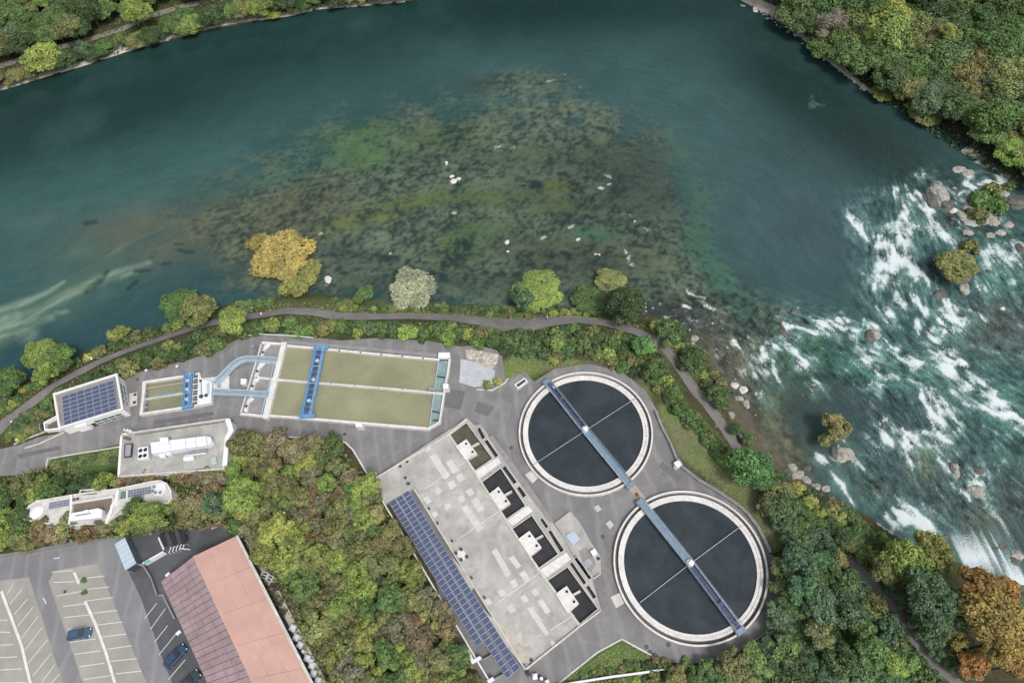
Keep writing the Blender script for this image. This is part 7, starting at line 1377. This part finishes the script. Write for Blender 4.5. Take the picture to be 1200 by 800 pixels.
# many anonymous stones of the reef shallows and shore
def stones(poly, n, label, group, mats, r0, r1):
    xs = [p[0] for p in poly]; ys = [p[1] for p in poly]; k = 0
    while k < n:
        x = random.uniform(min(xs), max(xs)); y = random.uniform(min(ys), max(ys))
        if not inside(x, y, poly): continue
        r_ = random.uniform(r0, r1); rock(x, y, r_, r_ * random.uniform(.6, 1), random.choice(mats), label, group, .3); k += 1
stones([(690, 350), (770, 350), (850, 380), (880, 440), (905, 520), (880, 500), (850, 440), (800, 385), (700, 368)], 130, 'small stone scattered along the stony shore by the path', 'shore stones', ['rock_dark', 'rock_dark', 'rock'], .8, 2.2)
stones([(1085, 195), (1198, 215), (1198, 300), (1130, 290), (1085, 240)], 16, 'small dark stone around the upper islet', 'stones around the upper islet', ['rock_dark', 'rock_dark', 'rock'], 1.2, 3.2)
stones([(900, 400), (1000, 440), (1090, 470), (1080, 560), (960, 540), (890, 470)], 22, 'small dark stone in the middle rapids', 'stones in the middle rapids', ['rock_dark'], .8, 2.0)
stones([(905, 530), (925, 540), (960, 565), (985, 590), (970, 592), (930, 565)], 26, 'jagged stone heaped at the bend of the shore', 'stones at the shore bend', ['rock', 'rock_dark', 'rock_dark'], 1.5, 3.5)
stones([(1070, 560), (1190, 540), (1198, 630), (1100, 600)], 18, 'small dark stone breaking the surface in the lower rapids', 'stones in the lower rapids', ['rock_dark'], .7, 1.6)
stones([(860, 2), (880, 4), (940, 42), (975, 72), (1020, 106), (1014, 108), (960, 66), (925, 38), (880, 10)], 46, 'pale stone on the gravel at the foot of the right hillside', 'stones at the right shore', ['rock_white', 'rock'], 1.2, 3.0)
stones([(1130, 168), (1150, 178), (1200, 212), (1190, 214), (1150, 190)], 12, 'brown stone on the bank above the side channel', 'stones by the side channel', ['rock'], 1.5, 3.5)
lg = G(1124, 170, .4); lg2 = G(1140, 184, .4); o = MB().tube(G(1112, 161, .4), lg2, .22, 7, .12).build('driftwood_log', M['tan']); tag(o, 'pale driftwood log on the right bank above the side channel', 'log')

# ================================================================== CARS
def car(c, ang_, col, label, glassmat=None):
    root = thing('car', label, 'car', (c[0], c[1], 0)); root.rotation_euler = (0, 0, 0); R_ = Matrix.Rotation(ang_, 3, 'Z')
    def T(x, y, z): v = R_ @ Vector((x, y, z)); return (c[0] + v.x, c[1] + v.y, v.z + .014)
    sec = [(-2.15, .62, .35, .62), (-2.05, .78, .28, .85), (-1.5, .86, .25, .93), (-.5, .88, .25, .93), (.6, .88, .25, .92), (1.4, .86, .25, .84), (1.95, .78, .28, .74), (2.15, .6, .35, .6)]
    mb = MB(); vs = []; fs = []
    for x, w_, z0, z1 in sec: vs += [T(x, -w_, z0), T(x, -w_ * .98, z1 - .12), T(x, -w_ * .86, z1), T(x, w_ * .86, z1), T(x, w_ * .98, z1 - .12), T(x, w_, z0)]
    for i in range(len(sec) - 1):
        for j in range(6): a = i * 6 + j; b_ = i * 6 + (j + 1) % 6; fs.append((a, b_, b_ + 6, a + 6))
    fs += [(0, 1, 2, 3, 4, 5)[::-1], tuple(range(len(vs) - 6, len(vs)))]
    MB().add(vs, fs).build('body', paint('car_paint_' + label.split()[0], col), root, smooth=False)
    cab = [(-1.75, .70, .90), (-1.25, .62, 1.38), (.25, .62, 1.42), (1.0, .72, .90)]
    vs = []; fs = []
    for x, w_, z in cab: vs += [T(x, -w_, z), T(x, w_, z)]
    vs += [T(-1.75, -.76, .88), T(-1.75, .76, .88), T(1.0, -.76, .88), T(1.0, .76, .88)]
    MB().add(vs, [(0, 1, 3, 2), (4, 5, 7, 6), (8, 2, 4, 10), (0, 2, 8), (4, 6, 10), (9, 11, 5, 3), (1, 9, 3), (5, 11, 7)]).build('windows', M['window_dark'], root)
    MB().add([T(-1.3, -.6, 1.385), T(.28, -.6, 1.43), T(.28, .6, 1.43), T(-1.3, .6, 1.385), T(-1.3, -.6, 1.37), T(.28, -.6, 1.41), T(.28, .6, 1.41), T(-1.3, .6, 1.37)], [(0, 1, 2, 3), (0, 4, 5, 1), (1, 5, 6, 2), (2, 6, 7, 3), (3, 7, 4, 0)]).build('roof', paint('car_roof_' + label.split()[0], col), root)
    for sx in (-1.35, 1.35):
        for sy in (-1, 1):
            w_ = MB().tube(T(sx, sy * .9, .31), T(sx, sy * .68, .31), .31, 16).build('wheel', M['black'], root); MB().tube(T(sx, sy * .91, .31), T(sx, sy * .89, .31), .18, 12).build('rim', M['metal_grey'], w_)
    for sy in (-1, 1):
        MB().boxc(T(2.06, sy * .58, .64), .14, .3, .12, ang_).build('headlight', M['white_metal'], root); MB().boxc(T(-2.08, sy * .58, .7), .1, .28, .12, ang_).build('tail_light', paint('tail_lamp', (.3, .02, .02), 0), root); MB().boxc(T(.75, sy * .98, .92), .16, .18, .12, ang_).build('mirror', M['dark_steel'], root)
    return root
for (a, b_), col, l in [(((76.5, 745), (108, 740)), (.045, .085, .16), 'blue car parked alone in the middle bays'), (((196, 778), (214, 759.5)), (.025, .055, .12), 'navy car parked beside the left wall of the hall'), (((212, 809), (230, 790)), (.03, .05, .06), 'dark green car cut by the bottom edge beside the hall')]:
    A0_, B0_ = P(*a, .7), P(*b_, .7); m_ = (A0_ + B0_) / 2; car((m_.x, m_.y), math.atan2(B0_.y - A0_.y, B0_.x - A0_.x), col, l)

# ================================================================== WALKER
def skin_body(name, joints, edges, mat, parent, sub=1):
    me = bpy.data.meshes.new(name); me.from_pydata([j[0] for j in joints], edges, []); o = bpy.data.objects.new(name, me); COL.objects.link(o); o.parent = parent
    o.modifiers.new('skin', 'SKIN')
    for i, j in enumerate(joints): me.skin_vertices[0].data[i].radius = (j[1], j[1] * (j[2] if len(j) > 2 else 1)); me.skin_vertices[0].data[i].use_root = (i == 0)
    s_ = o.modifiers.new('sub', 'SUBSURF'); s_.levels = sub; s_.render_levels = sub; me.materials.append(mat); return o
g = G(641.5, 375, 0)
root = thing('person', 'person in a pale top and dark trousers walking on the footpath', 'person', (g.x, g.y, g.z + .09)); root.rotation_euler = (0, 0, math.radians(75))
J = [((0, 0, .95), .14, .75), ((0, 0, 1.15), .13, .75), ((0, 0, 1.38), .15, .65), ((0, 0, 1.5), .06), ((0, 0, 1.58), .06), ((.0, -.02, 1.68), .095), ((0, -.01, 1.76), .075),
     ((.19, 0, 1.42), .055), ((.25, .06, 1.17), .045), ((.26, -.06, .95), .035), ((.26, -.1, .87), .03), ((-.19, 0, 1.42), .055), ((-.25, -.02, 1.17), .045), ((-.26, -.18, .97), .035), ((-.26, -.23, .90), .03),
     ((.10, 0, .88), .09), ((.10, -.18, .52), .065), ((.10, -.26, .10), .045), ((.10, -.40, .05), .035), ((-.10, 0, .88), .09), ((-.10, .10, .50), .065), ((-.10, .34, .14), .045), ((-.10, .26, .03), .035)]
Ed = [(0, 1), (1, 2), (2, 3), (3, 4), (4, 5), (5, 6), (2, 7), (7, 8), (8, 9), (9, 10), (2, 11), (11, 12), (12, 13), (13, 14), (0, 15), (15, 16), (16, 17), (17, 18), (0, 19), (19, 20), (20, 21), (21, 22)]
for hi, sx in ((10, 1), (14, -1)):
    hx, hy, hz = J[hi][0]
    for f_ in range(5):
        k = len(J); L_ = (.05, .075, .085, .078, .06)[f_]; dy = -.03 + .016 * f_; J.append(((hx - sx * .01, hy + dy - (.02 if f_ == 0 else 0), hz - L_ * .5), .010)); J.append(((hx - sx * .02, hy + dy - (.035 if f_ == 0 else .01), hz - L_), .008)); Ed += [(hi, k), (k, k + 1)]
skin_body('body', J, Ed, M['skin'], root)
skin_body('jacket', [((0, 0, .98), .165, .8), ((0, 0, 1.18), .15, .78), ((0, 0, 1.38), .17, .7), ((0, 0, 1.48), .09), ((.2, 0, 1.42), .075), ((.26, .06, 1.17), .062), ((.27, -.05, .97), .05), ((-.2, 0, 1.42), .075), ((-.26, -.02, 1.17), .062), ((-.27, -.16, .99), .05)], [(0, 1), (1, 2), (2, 3), (2, 4), (4, 5), (5, 6), (2, 7), (7, 8), (8, 9)], M['cloth_white'], root)
skin_body('trousers', [((0, 0, .95), .155, .8), ((.10, 0, .86), .105), ((.10, -.18, .52), .082), ((.10, -.25, .14), .065), ((-.10, 0, .86), .105), ((-.10, .10, .50), .082), ((-.10, .32, .18), .065)], [(0, 1), (1, 2), (2, 3), (0, 4), (4, 5), (5, 6)], M['cloth_dark'], root)
skin_body('hair', [((0, .02, 1.74), .085), ((0, .05, 1.68), .08)], [(0, 1)], M['hair'], root)
for sx in (-1, 1): h_ = MB().boxc((0, 0, 0), .02, .015, .02).build('eye', M['black'], root); h_.location = (sx * .035, -.11, 1.69)
h_ = MB().boxc((0, 0, 0), .02, .03, .035).build('nose', M['skin'], root); h_.location = (0, -.12, 1.65)
for s_, y_ in ((1, -.34), (-1, .29)): h_ = MB().boxc((0, 0, 0), .09, .25, .07).build('shoe', M['white_metal'], root); h_.location = (.1 * s_, y_, .0)
print('objects', len(bpy.data.objects), 'faces', sum(len(m_.polygons) for m_ in bpy.data.meshes))
